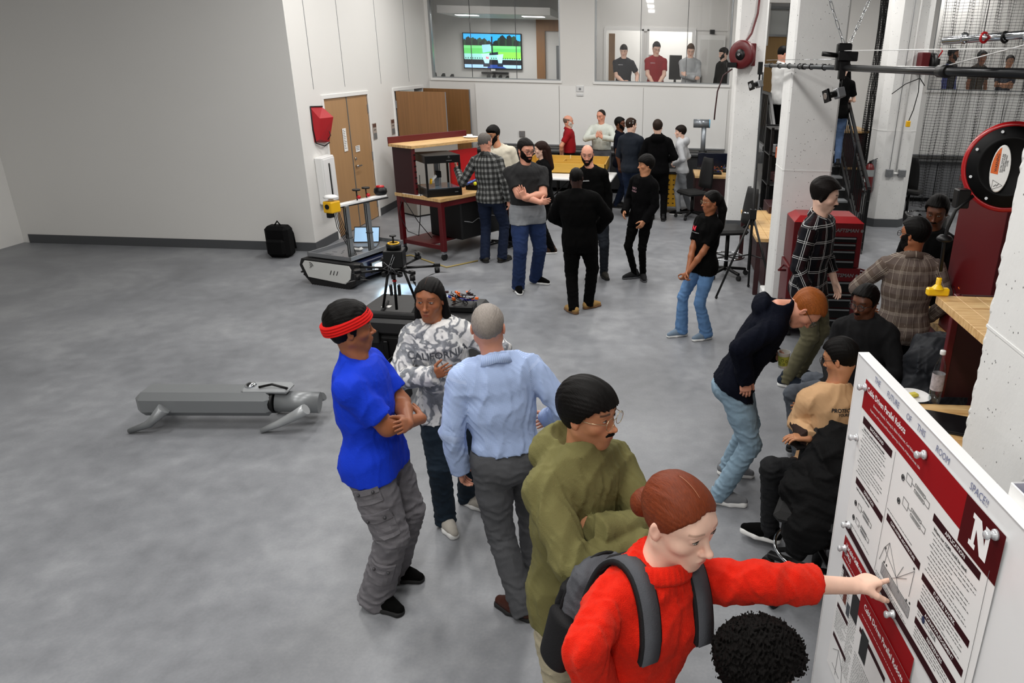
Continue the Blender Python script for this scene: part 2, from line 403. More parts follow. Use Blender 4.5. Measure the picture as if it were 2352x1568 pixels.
def head_field(sp, h):
    P, H = head_prims(sp.get('fem', 0), sp.get('hw', 1.0), sp.get('nose', 1.0), sp.get('jaw', 1.0))
    nb = sp['_neck']      # neck base in head space
    ear = [ell((s*.0775*sp.get('hw', 1), -.006, -.006), (.0075, .0165, .029), [[1, .25*s, 0], [-.25*s, 1, .12], [0, -.12, 1]]) for s in (-1, 1)]
    nk = cone((0, -.022, -.045), nb, .050 if not sp.get('fem') else .044, (.060 if not sp.get('fem') else .050)*sp.get('nw', 1))
    F = Field(P+H+ear+[nk], h, k=.03)
    F.D[:] = .5
    for p in P: F.add(p, p[3] if len(p) > 3 else .028)
    for s in (-1, 1): F.sub(ell((s*.0315, .100, .012), (.0185, .0180, .0115)), .014)
    F.add(nk, .03)
    for p in H: F.add(p, p[3])
    for s in (-1, 1):
        F.add(ell((s*.0315, .0785, .012), (.0135, .0135, .0125)), .005)
        F.add(cone((s*.020, .0905, .0185), (s*.043, .084, .0175), .0025, .0025), .006)
    F.add(ell((0, .0985, -.0580), (.0200, .0070, .0050)), .006); F.add(ell((0, .0965, -.0675), (.0170, .0075, .0058)), .006)
    F.sub(ell((0, .1080, -.0628), (.0190, .0075, .0016)), .002); F.sub(ell((0, .1075, -.0450), (.0035, .006, .009)), .006)
    for e_, s in zip(ear, (-1, 1)):
        F.add(e_, .006); F.sub(ell((s*.0850*sp.get('hw', 1), -.001, -.001), (.0055, .0085, .0165)), .005)
    return F
def hairline(y, style):
    if style == 'receded': return np.interp(y, [-.12, -.07, -.03, -.012, .02, .05, .06], [-.07, -.06, -.04, .012, .03, .11, .14])
    if style == 'bald': return np.interp(y, [-.12, -.07, -.03, -.012, .02, .05], [-.07, -.06, -.04, .0, .01, .12])
    if style == 'woman': return np.interp(y, [-.12, -.06, -.02, .0, .03, .05, .07, .1], [-.075, -.065, -.03, -.008, .012, .040, .066, .080])
    if style == 'bowl': return np.interp(y, [-.12, -.06, -.03, -.008, .015, .04, .07, .1], [-.085, -.075, -.05, -.012, -.005, .028, .050, .052])
    return np.interp(y, [-.12, -.06, -.03, -.012, .010, .020, .029, .046, .062, .1], [-.075, -.065, -.045, -.012, -.026, -.018, .036, .066, .080, .088])
def hair_field(sp, h, HF):
    hs = dict(style='short', t=.012, top=.006 if sp['hair'].get('style', 'short') == 'short' and sp['hair'].get('t', .012) > .008 else 0, front=0, extra=(), seed=3, amp=.0013, ragged=.004); hs.update(sp['hair'])
    t = hs['t']; hw = sp.get('hw', 1)
    P = [ell((0, -.012, .028), (.0745*hw+t, .097+t, .092+t+hs['top'])), ell((0, .022, .036), (.068*hw+t, .068+t, .064+t+hs['top']))]
    if hs['top']: P.append(ell((0, .012, .075), (.062, .080, .042+hs['top'])))
    ex = list(hs['extra'])
    F = Field(P+[(e[0], e[1], e[2]) for e in ex], h, k=.02)
    st = hs['style']
    if st != 'none':
        F.D[:] = .5
        for p in P: F.add(p, .02)
        tpz = (1-np.clip((F.Z+.02)/.085, 0, 1))*t*{'short': .75, 'bowl': .35, 'woman': .2}.get(st, 0); F.D += tpz.astype(np.float32)
        hl = hairline(F.Y, st).astype(np.float32)+hs.get('hl', 0)+hs['ragged']*np.sin(F.X*310+4*np.sin(F.Y*90))*np.sin(F.X*120+F.Y*160)+0*F.Z
        if st in ('receded', 'bald'):
            lim = .5 if st == 'bald' else .5
            top = (F.Z-(.052 if st == 'bald' else .085)-(.03 if st != 'bald' else 0)*(F.Y < -.02)).astype(np.float32)
            if st == 'bald': F.isect(np.broadcast_to(top, F.D.shape), .008)
        if hs.get('part') is not None:      # parted: hairline higher over the middle
            hl = hl+.012*np.exp(-((F.X-hs['part'])/.022)**2)
        F.isect(np.broadcast_to((hl-F.Z)*.8, F.D.shape).astype(np.float32)+0*F.X, .006)
    for e in ex: F.add(e, e[3] if len(e) > 3 else .015)
    m = np.abs(F.D) < .02; I = np.argwhere(m); Pp = F.lo+F.h*I
    a = np.arctan2(Pp[:, 0], Pp[:, 2]-.0); rs = np.random.RandomState(hs['seed'])
    if hs.get('curly'):
        g = np.zeros(len(Pp))
        for k in range(14):
            v = unit(rs.randn(3))*hs['curly']*(.6+rs.rand()*1.2); g += np.sin(Pp@v+rs.rand()*6+1.5*np.sin(Pp@(unit(rs.randn(3))*160)))
        g /= 3.2
    else:
        q = Pp[:, 0]*330+3*np.sin(Pp[:, 1]*30)+np.arctan2(Pp[:, 2]+.02, Pp[:, 1])*hs.get('sweep', 5)
        g = np.sin(q)*.45+.4*np.sin(a*41+Pp[:, 1]*35+2*np.sin(Pp[:, 2]*45))+1.2*np.sin(Pp@(rs.randn(3)*38)+rs.rand()*6)*np.sin(Pp@(rs.randn(3)*55)+rs.rand()*6)
        if hs.get('part') is not None: g -= 2.2*np.exp(-((Pp[:, 0]-hs['part'])/.004)**2)*(Pp[:, 1] > -.03)*(Pp[:, 2] > .04)
    F.D[m] -= (hs['amp']*g).astype(np.float32)
    return F

SKINS = {'fair': '#f0c6b0', 'pink': '#d5977e', 'tan': '#bd8460', 'brown': '#9a5f3e', 'dark': '#5e3622', 'deep': '#38211a', 'olive': '#a8714e'}
def skin_mat(tone, brow, stub=0):
    nm = 'skin_%s_%s_%d' % (tone, brow[1:], stub*10)
    if nm in MATS: return MATS[nm]
    g = Nd(nm, .48); c = lin(SKINS[tone]); n = g.noise(55, 4); big = g.noise(9, 2)
    base = g.mix(g.math('MULTIPLY', n, .5), tuple(v*.90 for v in c[:3])+(1,), tuple(min(1, v*1.1) for v in c[:3])+(1,))
    red = (min(1, c[0]*1.06), c[1]*.74, c[2]*.70, 1); base = g.mix(g.math('MULTIPLY', g.attr('blush').outputs['Fac'], .30), base, red)
    lip = (c[0]*.66, c[1]*.27, c[2]*.28, 1); base = g.mix(g.math('MULTIPLY', g.attr('lip').outputs['Fac'], .95 if tone in ('fair', 'pink') else .8), base, lip)
    base = g.mix(g.math('MULTIPLY', g.attr('brow').outputs['Fac'], .85), base, lin(brow))
    if stub: base = g.mix(g.math('MULTIPLY', g.attr('beard').outputs['Fac'], stub*.75), base, tuple(v*.28 for v in c[:3])+(1,))
    g.col(base); g.bump(n, .12, .002); g.p.inputs['Subsurface Weight'].default_value = .04; g.p.inputs['Subsurface Radius'].default_value = (.012, .005, .003)
    g.p.inputs['Subsurface Scale'].default_value = 1; g.p.inputs['Specular IOR Level'].default_value = .4
    return g.m
def hair_mat(col, kind='straight', rough=.55):
    nm = 'hair_%s_%s' % (col[1:], kind)
    if nm in MATS: return MATS[nm]
    g = Nd(nm, rough if kind != 'curly' else .75); c = lin(col)
    v = g.mapv((1, .16, .22) if kind == 'straight' else (1, 1, 1)); n = g.noise(420 if kind != 'curly' else 260, 4, v, .5)
    g.col(g.mix(n, tuple(x*.45 for x in c[:3])+(1,), tuple(min(1, x*1.5) for x in c[:3])+(1,))); g.bump(n, .55, .004); g.p.inputs['Specular IOR Level'].default_value = .12 if sum(c[:3]) < .1 else .25
    return g.m
def cloth(name, col, rough=.85, var=.12, bump=.25, scale=260, sheen=0): return mat('cloth_'+name, col, rough, bump=bump, bscale=scale, var=var, vscale=9, spec=.25, sheen=sheen)

def hand_prims(wr, y, zb, left, pose, s):
    """palm, four fingers of different lengths, thumb leaving the side of the palm"""
    y = unit(y); zb = unit(zb-y*(zb@y)); xt = np.cross(y, zb) if left else np.cross(zb, y)
    def P(a, b, c): return wr+s*(xt*a+y*b+zb*c)
    pr = [seg(P(0, -.005, 0), P(.002, .080, 0), xt, (.027*s, .017*s), (.038*s, .0125*s))+(.012,),
          cone(P(.020, .018, -.006), P(.026, .045, -.006), .015*s, .012*s)+(.012,), cone(P(-.006, .0, 0), P(-.022, .06, -.003), .017*s, .012*s)+(.012,)]
    tips = []
    curls = {'relax': (.35, .42, .48, .52), 'fist': (1.25, 1.3, 1.3, 1.3), 'point': (.04, 1.25, 1.35, 1.35), 'open': (.08, .1, .14, .2), 'grip': (.8, .85, .85, .85), 'splay': (.05, .05, .1, .15), 'flat': (.1, .1, .1, .12)}[pose]
    spl = .10 if pose in ('open', 'splay') else .035
    for i, (bx, L, r) in enumerate(((.0275, .070, .0084), (.0095, .078, .0086), (-.0085, .072, .0082), (-.0255, .057, .0074))):
        a = curls[i]; b = P(bx, .080-abs(bx-.005)*.25, -.001); sp_ = (1.5-i)*spl; d0 = unit(y+xt*sp_); ang = 0; p = b; pr.append(cone(P(bx*.8, .05, 0), p, r*1.05*s, r*1.08*s)+(.008,))
        for j, (fr, rr) in enumerate(((.45, 1.0), (.31, .93), (.24, .82))):
            ang += a*(.75, 1.0, .7)[j]; d = d0*math.cos(ang)-zb*math.sin(ang); q = p+d*L*fr*s
            pr.append(cone(p, q, r*rr*1.02*s, r*rr*.90*s)+(.003,)); p = q
        tips.append((p, d))
    ta = {'fist': .9, 'grip': .75, 'point': .55}.get(pose, .35)
    p = P(.026, .022, -.006); d = unit(xt*(.80-.45*ta)+y*(.75)-zb*(.25+.7*ta)); q = p+d*.040*s; pr.append(cone(p, q, .0135*s, .0108*s)+(.008,))
    d2 = unit(d*.8+y*.35-xt*.45*ta-zb*.25*ta); q2 = q+d2*.030*s; pr.append(cone(q, q2, .0106*s, .0094*s)+(.003,))
    d3 = unit(d2+y*.15-xt*.4*ta); q3 = q2+d3*.022*s; pr.append(cone(q2, q3, .0094*s, .0074*s)+(.003,)); tips.append((q3, d3))
    return pr, tips, (xt, y, zb)

PEOPLE = {}
def person(key, label, sp, group=None):
    """sp: pose and look. Joints come either from feet and head-top pixels, or are given in 3-D."""
    if sp.get('pose') == 'crossed':
        wx = sp.get('w', 1.0); fe = max(0, sp['shirt'].get('e', .014)-.014)*1.2; sp = {**dict(wrR=(-.075*wx, .235+.06*(wx-1)+.05*sp.get('belly', 0)+fe, 1.085), wrL=(.070*wx, .205+.06*(wx-1)+.05*sp.get('belly', 0)+fe, 1.135), poR=(.75, .10, -.6), poL=(-.75, .10, -.6), hdR=(-.9, -.4, .0), hdL=(.93, -.12, .32), pnR=(.3, -.9, .0), pnL=(0, -.95, -.2), handR='flat', handL='flat'), **sp}
    q = lambda k, d=None: sp.get(k, d)
    near = q('near', 0)                                  # 2 foreground, 1 middle, 0 far
    hh = (.0062, .0046, .0030)[near]; hb = (.016, .010, .0065)[near]; hd = (.0065, .0045, .0032)[near]
    z0 = q('z0', 0.0); face = q('face', 0); f = fdir(face); r = np.cross(f, V3(0, 0, 1))
    if q('ground') is not None: G = V3(*q('ground'), 0)[:3]; G[2] = z0; gl = G-r*.1; gr = G+r*.1
    else:
        a, b = q('feet'); gl, gr = gz(*a, z0+.02), gz(*b, z0+.02); G = (gl+gr)/2
    gl[2] = gr[2] = G[2] = z0
    gl0 = gl.copy(); lean = q('lean', 0.0)
    T = at(*sp['top'], G[1]+f[1]*lean+q('ty', 0)) if 'top' in sp else G+f*lean+V3(0, 0, q('H', 1.75))
    H = q('H') or (T[2]-z0)/q('hf', 1.0); s = H/1.75; w = q('w', 1.0); fem = q('fem', 0)
    hipz = q('hipz', .93)*s+z0
    pel = G+(T-G)*V3(1, 1, 0)*q('pf', .4)-f*abs(lean)*q('hb', .25); pel[2] = hipz
    if q('pel') is not None: pel = V3(*q('pel'))
    if q('head_top') is not None: T = V3(*q('head_top'))
    a_ = unit(T-pel) if q('spine') is None else unit(V3(*q('spine')))
    tf = fdir(q('tface', face)); tr = unit(np.cross(tf, a_)); tf = np.cross(a_, tr)      # torso frame
    nb = pel+a_*.535*s; wa = pel+a_*.14*s-tf*.0*s; ch = pel+a_*.36*s
    sw = (.150 if fem else .170)*s*q('sw', w**.6)
    J = dict(pel=pel, wa=wa, ch=ch, nb=nb, shL=pel+a_*.455*s-tr*sw, shR=pel+a_*.455*s+tr*sw, hipL=pel-r*.088*s-V3(0, 0, .02*s), hipR=pel+r*.088*s-V3(0, 0, .02*s))
    ta = q('toes', (face, face)); ta = ta if hasattr(ta, '__len__') else (ta, ta); tL, tR = fdir(ta[0]), fdir(ta[1])
    J['anL'] = gl-tL*.055*s+V3(0, 0, .085*s); J['anR'] = gr-tR*.055*s+V3(0, 0, .085*s)
    for k, v in (q('J') or {}).items(): J[k] = V3(*v)
    if 'knL' not in J: J['knL'] = ik(J['hipL'], J['anL'], .435*s, .43*s, f*1.0+tL*.6-r*.1)
    if 'knR' not in J: J['knR'] = ik(J['hipR'], J['anR'], .435*s, .43*s, f*1.0+tR*.6+r*.1)
    O = V3(pel[0], pel[1], z0)
    def loc(v): return O+s*(tr*v[0]+unit(tf*V3(1, 1, 0))*v[1]+V3(0, 0, v[2]))
    for sd, sg in (('L', -1), ('R', 1)):
        if 'wr'+sd not in J:
            wv = q('wr'+sd); J['wr'+sd] = loc(wv) if wv is not None else J['sh'+sd]+s*(tr*sg*.07+tf*.05-V3(0, 0, .535))
        if 'el'+sd not in J:
            pv = q('po'+sd); pole = (tr*pv[0]+tf*pv[1]+V3(0, 0, pv[2])) if pv is not None else (tr*sg*.55-tf*.7-V3(0, 0, .25))
            J['el'+sd] = ik(J['sh'+sd], J['wr'+sd], .285*s, .26*s, pole)
    # head frame
    hf_ = fdir(q('look', q('tface', face))); pt = math.radians(q('pitch', 5)); rl = math.radians(q('roll', 0))
    hy = hf_*math.cos(pt)-V3(0, 0, math.sin(pt)); hx = unit(np.cross(hf_, V3(0, 0, 1))); hz = np.cross(hx, hy)
    hx, hz = hx*math.cos(rl)+hz*math.sin(rl), hz*math.cos(rl)-hx*math.sin(rl)
    hs = s*q('hs', 1.0); HC = T-V3(0, 0, 1)*.122*hs*q('hc', 1)-hy*0
    if q('head') is not None: HC = V3(*q('head'))
    HR = np.stack([hx, hy, hz]); sp['_neck'] = HR@(nb+a_*.01-HC)/hs
    hw2 = lambda V: HC+(V*hs)@HR
    J['HC'] = HC; PEOPLE[key] = dict(J=J, HR=HR, hs=hs, s=s, tr=tr, tf=tf, a=a_, O=O)
    # root
    ang = math.atan2(-tf[0], tf[1]); root = thing('person', label, 'person', tuple(G), ang, group); PEOPLE[key]['root'] = root
    RL = np.array([[math.cos(ang), math.sin(ang), 0], [-math.sin(ang), math.cos(ang), 0], [0, 0, 1]])
    tl = lambda V: (np.asarray(V)-G)@RL.T
    PEOPLE[key]['tl'] = tl
    def put(name, V, Q, m, attrs=None, parent=root, lab=None):
        o = link(name, np_mesh(name, tl(V), Q, m, attrs), parent)
        if lab: o['label'] = lab
        return o
    # ---- body: head, neck, arms with hands, trunk and legs in one mesh
    HFd = head_field(sp, hh); V, Q = HFd.mesh(); x, y, z = V.T
    keep = np.ones(len(V), bool)
    lip = np.clip(1.6-np.sqrt((x/.0215)**2+((z+.0628)/.0105)**2)*1.5, 0, 1)*(y > .085)
    brow = np.clip(1.5-np.abs(z-(.0345+.004-5*(np.abs(x)-.034)**2))/(.0030 if fem else .0042), 0, 1)*((np.abs(x) > .014) & (np.abs(x) < .052) & (y > .06))*q('browk', 1)
    blush = np.clip(np.exp(-(((np.abs(x)-.042)/.022)**2+((z+.026)/.022)**2))+np.exp(-((x/.016)**2+((z+.03)/.015)**2))*.7, 0, 1)*(y > .03)+.8*(np.abs(x) > .074)
    bz = np.clip((-.036-z)/.012, 0, 1)*np.clip((y-.0)/.02, 0, 1)+np.clip((.115-np.abs(np.sqrt((x/.9)**2+((z+.05)/.3)**2)))*0, 0, 1)
    beard = np.clip(bz, 0, 1)*(1-lip)*np.clip((z+.125)/.02, 0, 1)
    A = {'lip': lip, 'brow': brow, 'blush': blush, 'beard': beard}
    Vs, Qs, n0 = [hw2(V)], [Q], len(V); As = {k: [v] for k, v in A.items()}
    def more(V, Q):
        nonlocal n0
        Vs.append(V); Qs.append(Q+n0); n0 += len(V)
        for k in As: As[k].append(np.zeros(len(V)))
    tips_all = {}
    for sd, sg in (('L', -1), ('R', 1)):
        sh, el, wr = J['sh'+sd], J['el'+sd], J['wr'+sd]; y_ = unit(wr-el)
        hdv = q('hd'+sd); hd_ = unit(tr*hdv[0]+tf*hdv[1]+V3(0, 0, hdv[2])) if hdv is not None else y_
        pn = q('pn'+sd); zb = -(tr*pn[0]+tf*pn[1]+V3(0, 0, pn[2])) if pn is not None else tr*sg+tf*.25     # back of the hand
        hk = s*q('hk', 1.0)*(.93 if fem else 1)
        pr, tips, fr = hand_prims(wr, hd_, zb, sd == 'L', q('hand'+sd, 'relax'), hk); tips_all[sd] = (tips, fr)
        aw = w**.7*(.88 if fem else 1)*q('aw', 1)
        pr = [cone(sh, el, .050*s*aw, .041*s*aw)+(.02,), cone(el, el+(wr-el)*.35, .040*s*aw, .0395*s*aw)+(.02,), cone(el+(wr-el)*.35, wr, .0390*s*aw, .0262*s*aw**.5)+(.02,)]+pr
        if q('bare'): F = Field(pr, hd, k=.012)
        else: F = Field([cone(el+(wr-el)*.34, wr, .034*s*aw, .0262*s*aw**.5)+(.02,)]+pr[3:], hd, k=.012)
        more(*F.mesh())
        PEOPLE[key]['hand'+sd] = (wr, fr, tips, hk)
    core = [seg(pel-a_*.05*s, pel+a_*.05*s, tr, (.13*s, .09*s), (.12*s, .08*s)), seg(wa, ch, tr, (.115*s, .08*s), (.13*s, .09*s)), seg(ch, ch+a_*.1*s, tr, (.13*s, .085*s), (.11*s, .07*s)), cone(J['shL'], J['shR'], .045*s, .045*s), cone(nb-a_*.03, nb+a_*.02, .05*s, .045*s)]
    for sd in 'LR': core += [cone(J['hip'+sd], J['kn'+sd], .07*s, .045*s), cone(J['kn'+sd], J['an'+sd], .042*s, .03*s), cone(J['sh'+sd], J['el'+sd], .04*s, .035*s)]
    more(*Field(core, .022, k=.04).mesh())
    hc = q('haircol', '#15100d')
    body = put('body', np.concatenate(Vs), np.concatenate(Qs), skin_mat(q('skin', 'fair'), q('browcol', hc), q('stubble', 0)), {k: np.concatenate(v) for k, v in As.items()})
    # ---- eyes
    if not q('noeyes'):
        op = q('eyeo', .0046); gx_, gz_ = q('gaze', (0, 0))
        for sx in (-1, 1):
            mb = MB()
            C = V3(sx*.0315, .0785, .012); R = .0146
            def sph(dx, dz, k=1.0): return C+V3(dx, math.sqrt(max((R*k)**2-dx*dx-dz*dz, 1e-6)), dz)
            nu, nv = 12, 5; vs = []
            for i in range(nu+1):
                u = -1+2*i/nu
                for j in range(nv+1): v = -1+2*j/nv; vs.append(sph(.0122*u, op*(1-u*u)**.75*v+.0008*u*sx+(-.0006))*1.0)
            mb.m(0).add(tl(hw2(np.array(vs))), [(i*(nv+1)+j, (i+1)*(nv+1)+j, (i+1)*(nv+1)+j+1, i*(nv+1)+j+1) for i in range(nu) for j in range(nv)], True)
            for rad, kk, mi in ((.0072, 1.02, 1), (.0030, 1.04, 2)):
                cx, cz = gx_+0.0, gz_-.0004; ring = [(cx+rad*math.cos(t*PI/8), np.clip(cz+rad*math.sin(t*PI/8), -op*.92-.0006, op*.92-.0006)) for t in range(16)]
                mb.m(mi).add(tl(hw2(np.array([sph(cx, cz, kk)]+[sph(a, b, kk) for a, b in ring]))), [(0, 1+t, 1+(t+1) % 16) for t in range(16)])
            lid = [sph(.0128*u, op*max(1-u*u, 0)**.75+.0008*u*sx+.0002, 1.03) for u in np.linspace(-1, 1, 11)]
            mb.m(3).tube([Vector(p) for p in tl(hw2(np.array(lid)))], [.0006*hs*(1+.8*(1-abs(u))) for u in np.linspace(-1, 1, 11)], 5)
            mb.build('eye', [mat('eye_white', '#bdb4aa', .4), mat('iris_'+q('iris', '#22120c')[1:], q('iris', '#22120c'), .55, spec=.1), mat('pupil', '#050505', .5, spec=.1), mat('lash', '#120c0a', .6)], root)
    # ---- hair, beard, headwear
    if q('hair') is not None:
        F = hair_field(sp, hh*1.0, HFd); V, Q = F.mesh()
        put('hair', hw2(V), Q, hair_mat(hc, 'curly' if sp['hair'].get('curly') else 'straight', sp['hair'].get('rough', .55)))
    if q('parting'):
        t_ = sp['hair'].get('t', .01)+.0005; pts = [(sp['hair'].get('part', 0), -.012+(.097+t_)*math.cos(w_), .028+(.092+t_)*math.sin(w_)) for w_ in np.linspace(math.radians(36), math.radians(98), 14)]
        MB().tube([Vector(p) for p in tl(hw2(np.array(pts)))], .0007*hs, 5).build('hair_parting', mat('scalp_'+q('skin'), {'fair': '#b07a5c', 'brown': '#5c3a28'}[q('skin')], .7), root)
    if q('beardm'):
        F = Field([(lambda x, y, z: 0*x+0*y+0*z, V3(-.085, -.02, -.15), V3(.085, .14, .02))], hh); P, Hh = head_prims(fem, q('hw', 1.0)); F.D[:] = .5
        for p in P: F.add(p, .028)
        F.D -= q('beardm')*.6
        reg = np.maximum(-.5*(F.Y-.010), F.Z+.042-np.clip((np.abs(F.X)-.036)*1.5, 0, .055)).astype(np.float32)      # below the cheek line
        F.isect(np.broadcast_to(reg, F.D.shape).astype(np.float32), .006)
        if q('beardm') > .001: F.sub(ell((0, .105, -.0632), (.0225, .03, .0090)), .004)
        n_ = np.sin(F.X*330+2*np.sin(F.Z*120))*np.sin(F.Z*260+F.Y*200)*.0012; F.D += n_.astype(np.float32)
        V, Q = F.mesh()
        if len(V): put('beard', hw2(V), Q, hair_mat(q('beardcol', hc), 'curly'))
    if q('moustache'):
        F = Field([cone((-.022, .094, -.052), (0, .103, -.045), .0045, .0062), cone((.022, .094, -.052), (0, .103, -.045), .0045, .0062)], hh*.8); V, Q = F.mesh(); put('moustache', hw2(V), Q, hair_mat(hc, 'curly'))
    if q('cap'):
        cp = sp['cap']; F = Field([ell((0, -.010, .036), (.084, .106, .100)), ell((0, .10*cp.get('dir', 1), .055), (.07, .085, .03))], hh); F.D[:] = .5
        F.add(ell((0, -.010, .036), (.084, .106, .100)), .01); F.plane((0, 0, .040), (0, .12*cp.get('dir', 1), -1)); V, Q = F.mesh()
        put('cap', hw2(V), Q, cp['mat'])
        B = Field([ell((0, .105*cp.get('dir', 1), .045), (.068, .075, .024))], hh*.9); B.plane((0, 0, .043), (0, .25*cp.get('dir', 1), -1)); B.isect(np.broadcast_to((B.Z-.0505+.25*cp.get('dir', 1)*(B.Y-0)*.0), B.D.shape).astype(np.float32))
        V, Q = B.mesh()
        if len(V): put('cap_brim', hw2(V), Q, cp.get('brim', cp['mat']))
    if q('headband'):
        hw_ = q('hw', 1); tk = sp['hair'].get('t', .012)+.006; F = Field([ell((0, -.012, .028), (.0745*hw_+tk, .099+tk, .094+tk))], hh)
        for p in [ell((0, .022, .034), (.066+tk, .070+tk, .066+tk))]: F.add(p, .02)
        zc = .048+.34*F.Y; F.isect(np.broadcast_to((np.abs(F.Z-zc)-.030), F.D.shape).astype(np.float32)+0*F.X, .006)
        F.D += (.0022*np.sin((F.Z-zc*1.0)*420+3*np.sin(F.X*20)+0*F.Y)).astype(np.float32); V, Q = F.mesh(); put('headband', hw2(V), Q, q('headband'))
    if q('glasses'):
        gm = MB(); yy = .112; gl_ = sp['glasses']; rr = .0009*gl_.get('thick', 1.0)*hs*1.3
        W = lambda pts: [Vector(p) for p in tl(hw2(np.array(pts, float)))]
        for sx in (-1, 1):
            rx, rz = gl_.get('r', (.0235, .019)); pts = []
            for k in range(20):
                t = 2*PI*k/20; c_, s_ = math.cos(t), math.sin(t); e_ = gl_.get('sq', .75)
                pts.append((sx*.0335+rx*math.copysign(abs(c_)**e_, c_), yy-.05*(abs(sx*.0335+rx*c_)-.01)*.3, .008+rz*math.copysign(abs(s_)**e_, s_)))
            gm.m(0).tube(W(pts), rr, 6, closed=True)
            gm.m(1).add(W([(sx*.0335, yy, .008)]+pts), [(0, 1+k, 1+(k+1) % 20) for k in range(20)])
            gm.m(0).tube(W([(sx*.0565, yy-.003, .014), (sx*.078, .06, .014), (sx*.082, .0, .012), (sx*.079, -.02, -.004)]), rr, 6)
        gm.m(0).tube(W([(-.011, yy, .014), (0, yy+.001, .016), (.011, yy, .014)]), rr, 6)
        gm.build('glasses', [gl_.get('mat') or mat('spectacle_black', '#0a0a0b', .35), glassy('spectacle_lens')], root)
    # ---- top
    tp = dict(kind='tee', e=.012, sleeve='short', hem=-.06, col=None, seed=1, amp=.008, hood=0, wl=.085, collar=.03, wb=.55); tp.update(q('shirt')); e = tp['e']; aw = w**.7*(.9 if fem else 1)*q('aw', 1)
    belly = q('belly', 0); bust = .022 if fem else 0; wl_ = w*(.90 if fem else 1.0)
    TP = [seg(pel-a_*.07*s, pel+a_*.05*s, tr, (.150*s*w, .098*s*w), (.142*s*w, .095*s*w)), seg(pel+a_*.05*s, ch-a_*.06*s, tr, (.138*s*wl_, .094*s*w), (.150*s*wl_, .104*s*w)),
          seg(ch-a_*.10*s, ch+a_*.08*s, tr, (.152*s*wl_, .106*s*w), (.150*s*wl_, .100*s*w)), seg(ch+a_*.04*s, nb-a_*.06*s, tr, (.148*s*wl_, .098*s*w), (.115*s, .075*s)),
          cone(J['shL']-a_*.016*s, J['shR']-a_*.016*s, .052*s, .052*s), cone(J['shL']*.72+nb*.28-a_*.008*s, nb+a_*.004*s, .050*s, .052*s), cone(J['shR']*.72+nb*.28-a_*.008*s, nb+a_*.004*s, .050*s, .052*s)]
    if belly: TP.append(ell(pel+a_*.16*s+tf*.04*s*belly, V3(.14*w, .10+.03*belly, .15)*s, np.stack([tr, tf, a_])))
    if bust: TP += [ell(ch+a_*.02*s+tf*.075*s+tr*sg*.065*s, V3(.06, .05, .06)*s) for sg in (-1, 1)]
    if tp['collar'] is not None: TP.append(cone(nb-a_*.02*s, nb+a_*.05*s+unit(HC-nb)*.01, .062*s-e*.5, .056*s-e*.5))
    pt_ = (q('pants') or {}); pe = pt_.get('e', .014)
    LP = [seg(pel-V3(0, 0, .05)*s, pel+a_*.045*s, r, (.138*s*w, .092*s*w), (.132*s*w, .086*s*w)), ell(pel-f*.055*s-V3(0, 0, .055*s), V3(.12*w, .075, .085)*s, np.stack([r, f, V3(0, 0, 1)]))]
    if belly: LP.append(ell(pel+tf*.02*s, V3(.135*w, .105, .07)*s, np.stack([tr, tf, a_])))
    lw = w**.6*q('lw', 1); LG = []
    for sd in 'LR':
        hp, kn = J['hip'+sd], J['kn'+sd]; LG.append(cone(hp, hp+(kn-hp)*.5, .088*s*lw, .073*s*lw)+(.03,))
    SP = []
    for sd in 'LR':
        sh, el, wr = J['sh'+sd], J['el'+sd], J['wr'+sd]; sl = tp['sleeve']
        if sl == 'short': t_ = q('slv', .68); SP.append(tcone(sh, sh+(el-sh)*t_, .050*s*aw, (.053)*s*aw)+(.018,))
        else:
            end = {'long': .97, 'pushed': .45, 'mid': .62}[tp.get('sl'+sd, sl)]; c_ = el+(wr-el)*end; ro = .036+(.0 if end > .9 else .004)
            SP += [cone(sh, el, .051*s*aw, .044*s*aw)+(.014,), tcone(el, c_, .043*s*aw, ro*s*aw)+(.008,)]
            if tp.get('cuff'): SP.append(tcone(c_-unit(wr-el)*.045*s, c_+unit(wr-el)*.012*s, (ro+.002)*s*aw, (ro)*s*aw, True)+(.004,))
    F = Field(TP+SP+(LP if tp['hem'] < 0 else []), hb, k=.035, e=max(e, pe+.01))
    F.D[:] = .5
    for p in TP: F.add(p, .04*s, e)
    if tp['hem'] < 0:
        for p in LP+LG: F.add(p, .03, pe+.010)
    if tp['hood']:
        hdn = tp['hood']; c_ = nb-tf*(.085+e*.6)*s-a_*.012*s
        for p in (ell(c_, V3(.135, .075, .095)*s*hdn, np.stack([tr, tf, a_])), cone(nb-tf*.03*s+tr*.085*s, nb+tf*.075*s-a_*.05*s+tr*.03*s, .032*s, .020*s), cone(nb-tf*.03*s-tr*.085*s, nb+tf*.075*s-a_*.05*s-tr*.03*s, .032*s, .020*s)): F.add(p, .025)
        F.sub(ell(nb-tf*.045*s+a_*.105*s, V3(.088, .085, .085)*s, np.stack([tr, tf, a_])), .012)
    hem_p = pel+a_*tp['hem']*s; F.plane(hem_p, -a_ if q('spine') is not None or q('hemtilt') else V3(0, 0, -1))
    ct = tp.get('ct', .012)
    if tp['collar'] is not None: F.isect(np.maximum((F.X-nb[0])*a_[0]+(F.Y-nb[1])*a_[1]+(F.Z-nb[2])*a_[2]-(tp['collar'])*s+.45*((F.X-nb[0])*tf[0]+(F.Y-nb[1])*tf[1]+(F.Z-nb[2])*tf[2])*(1 if not tp.get('crew') else .6), -1).astype(np.float32) if not tp['hood'] else F.D, .004)
    for p in SP: F.add(p, p[3], e*.9)
    if q('carve'):
        for p in q('carve'): F.sub(p, .01)
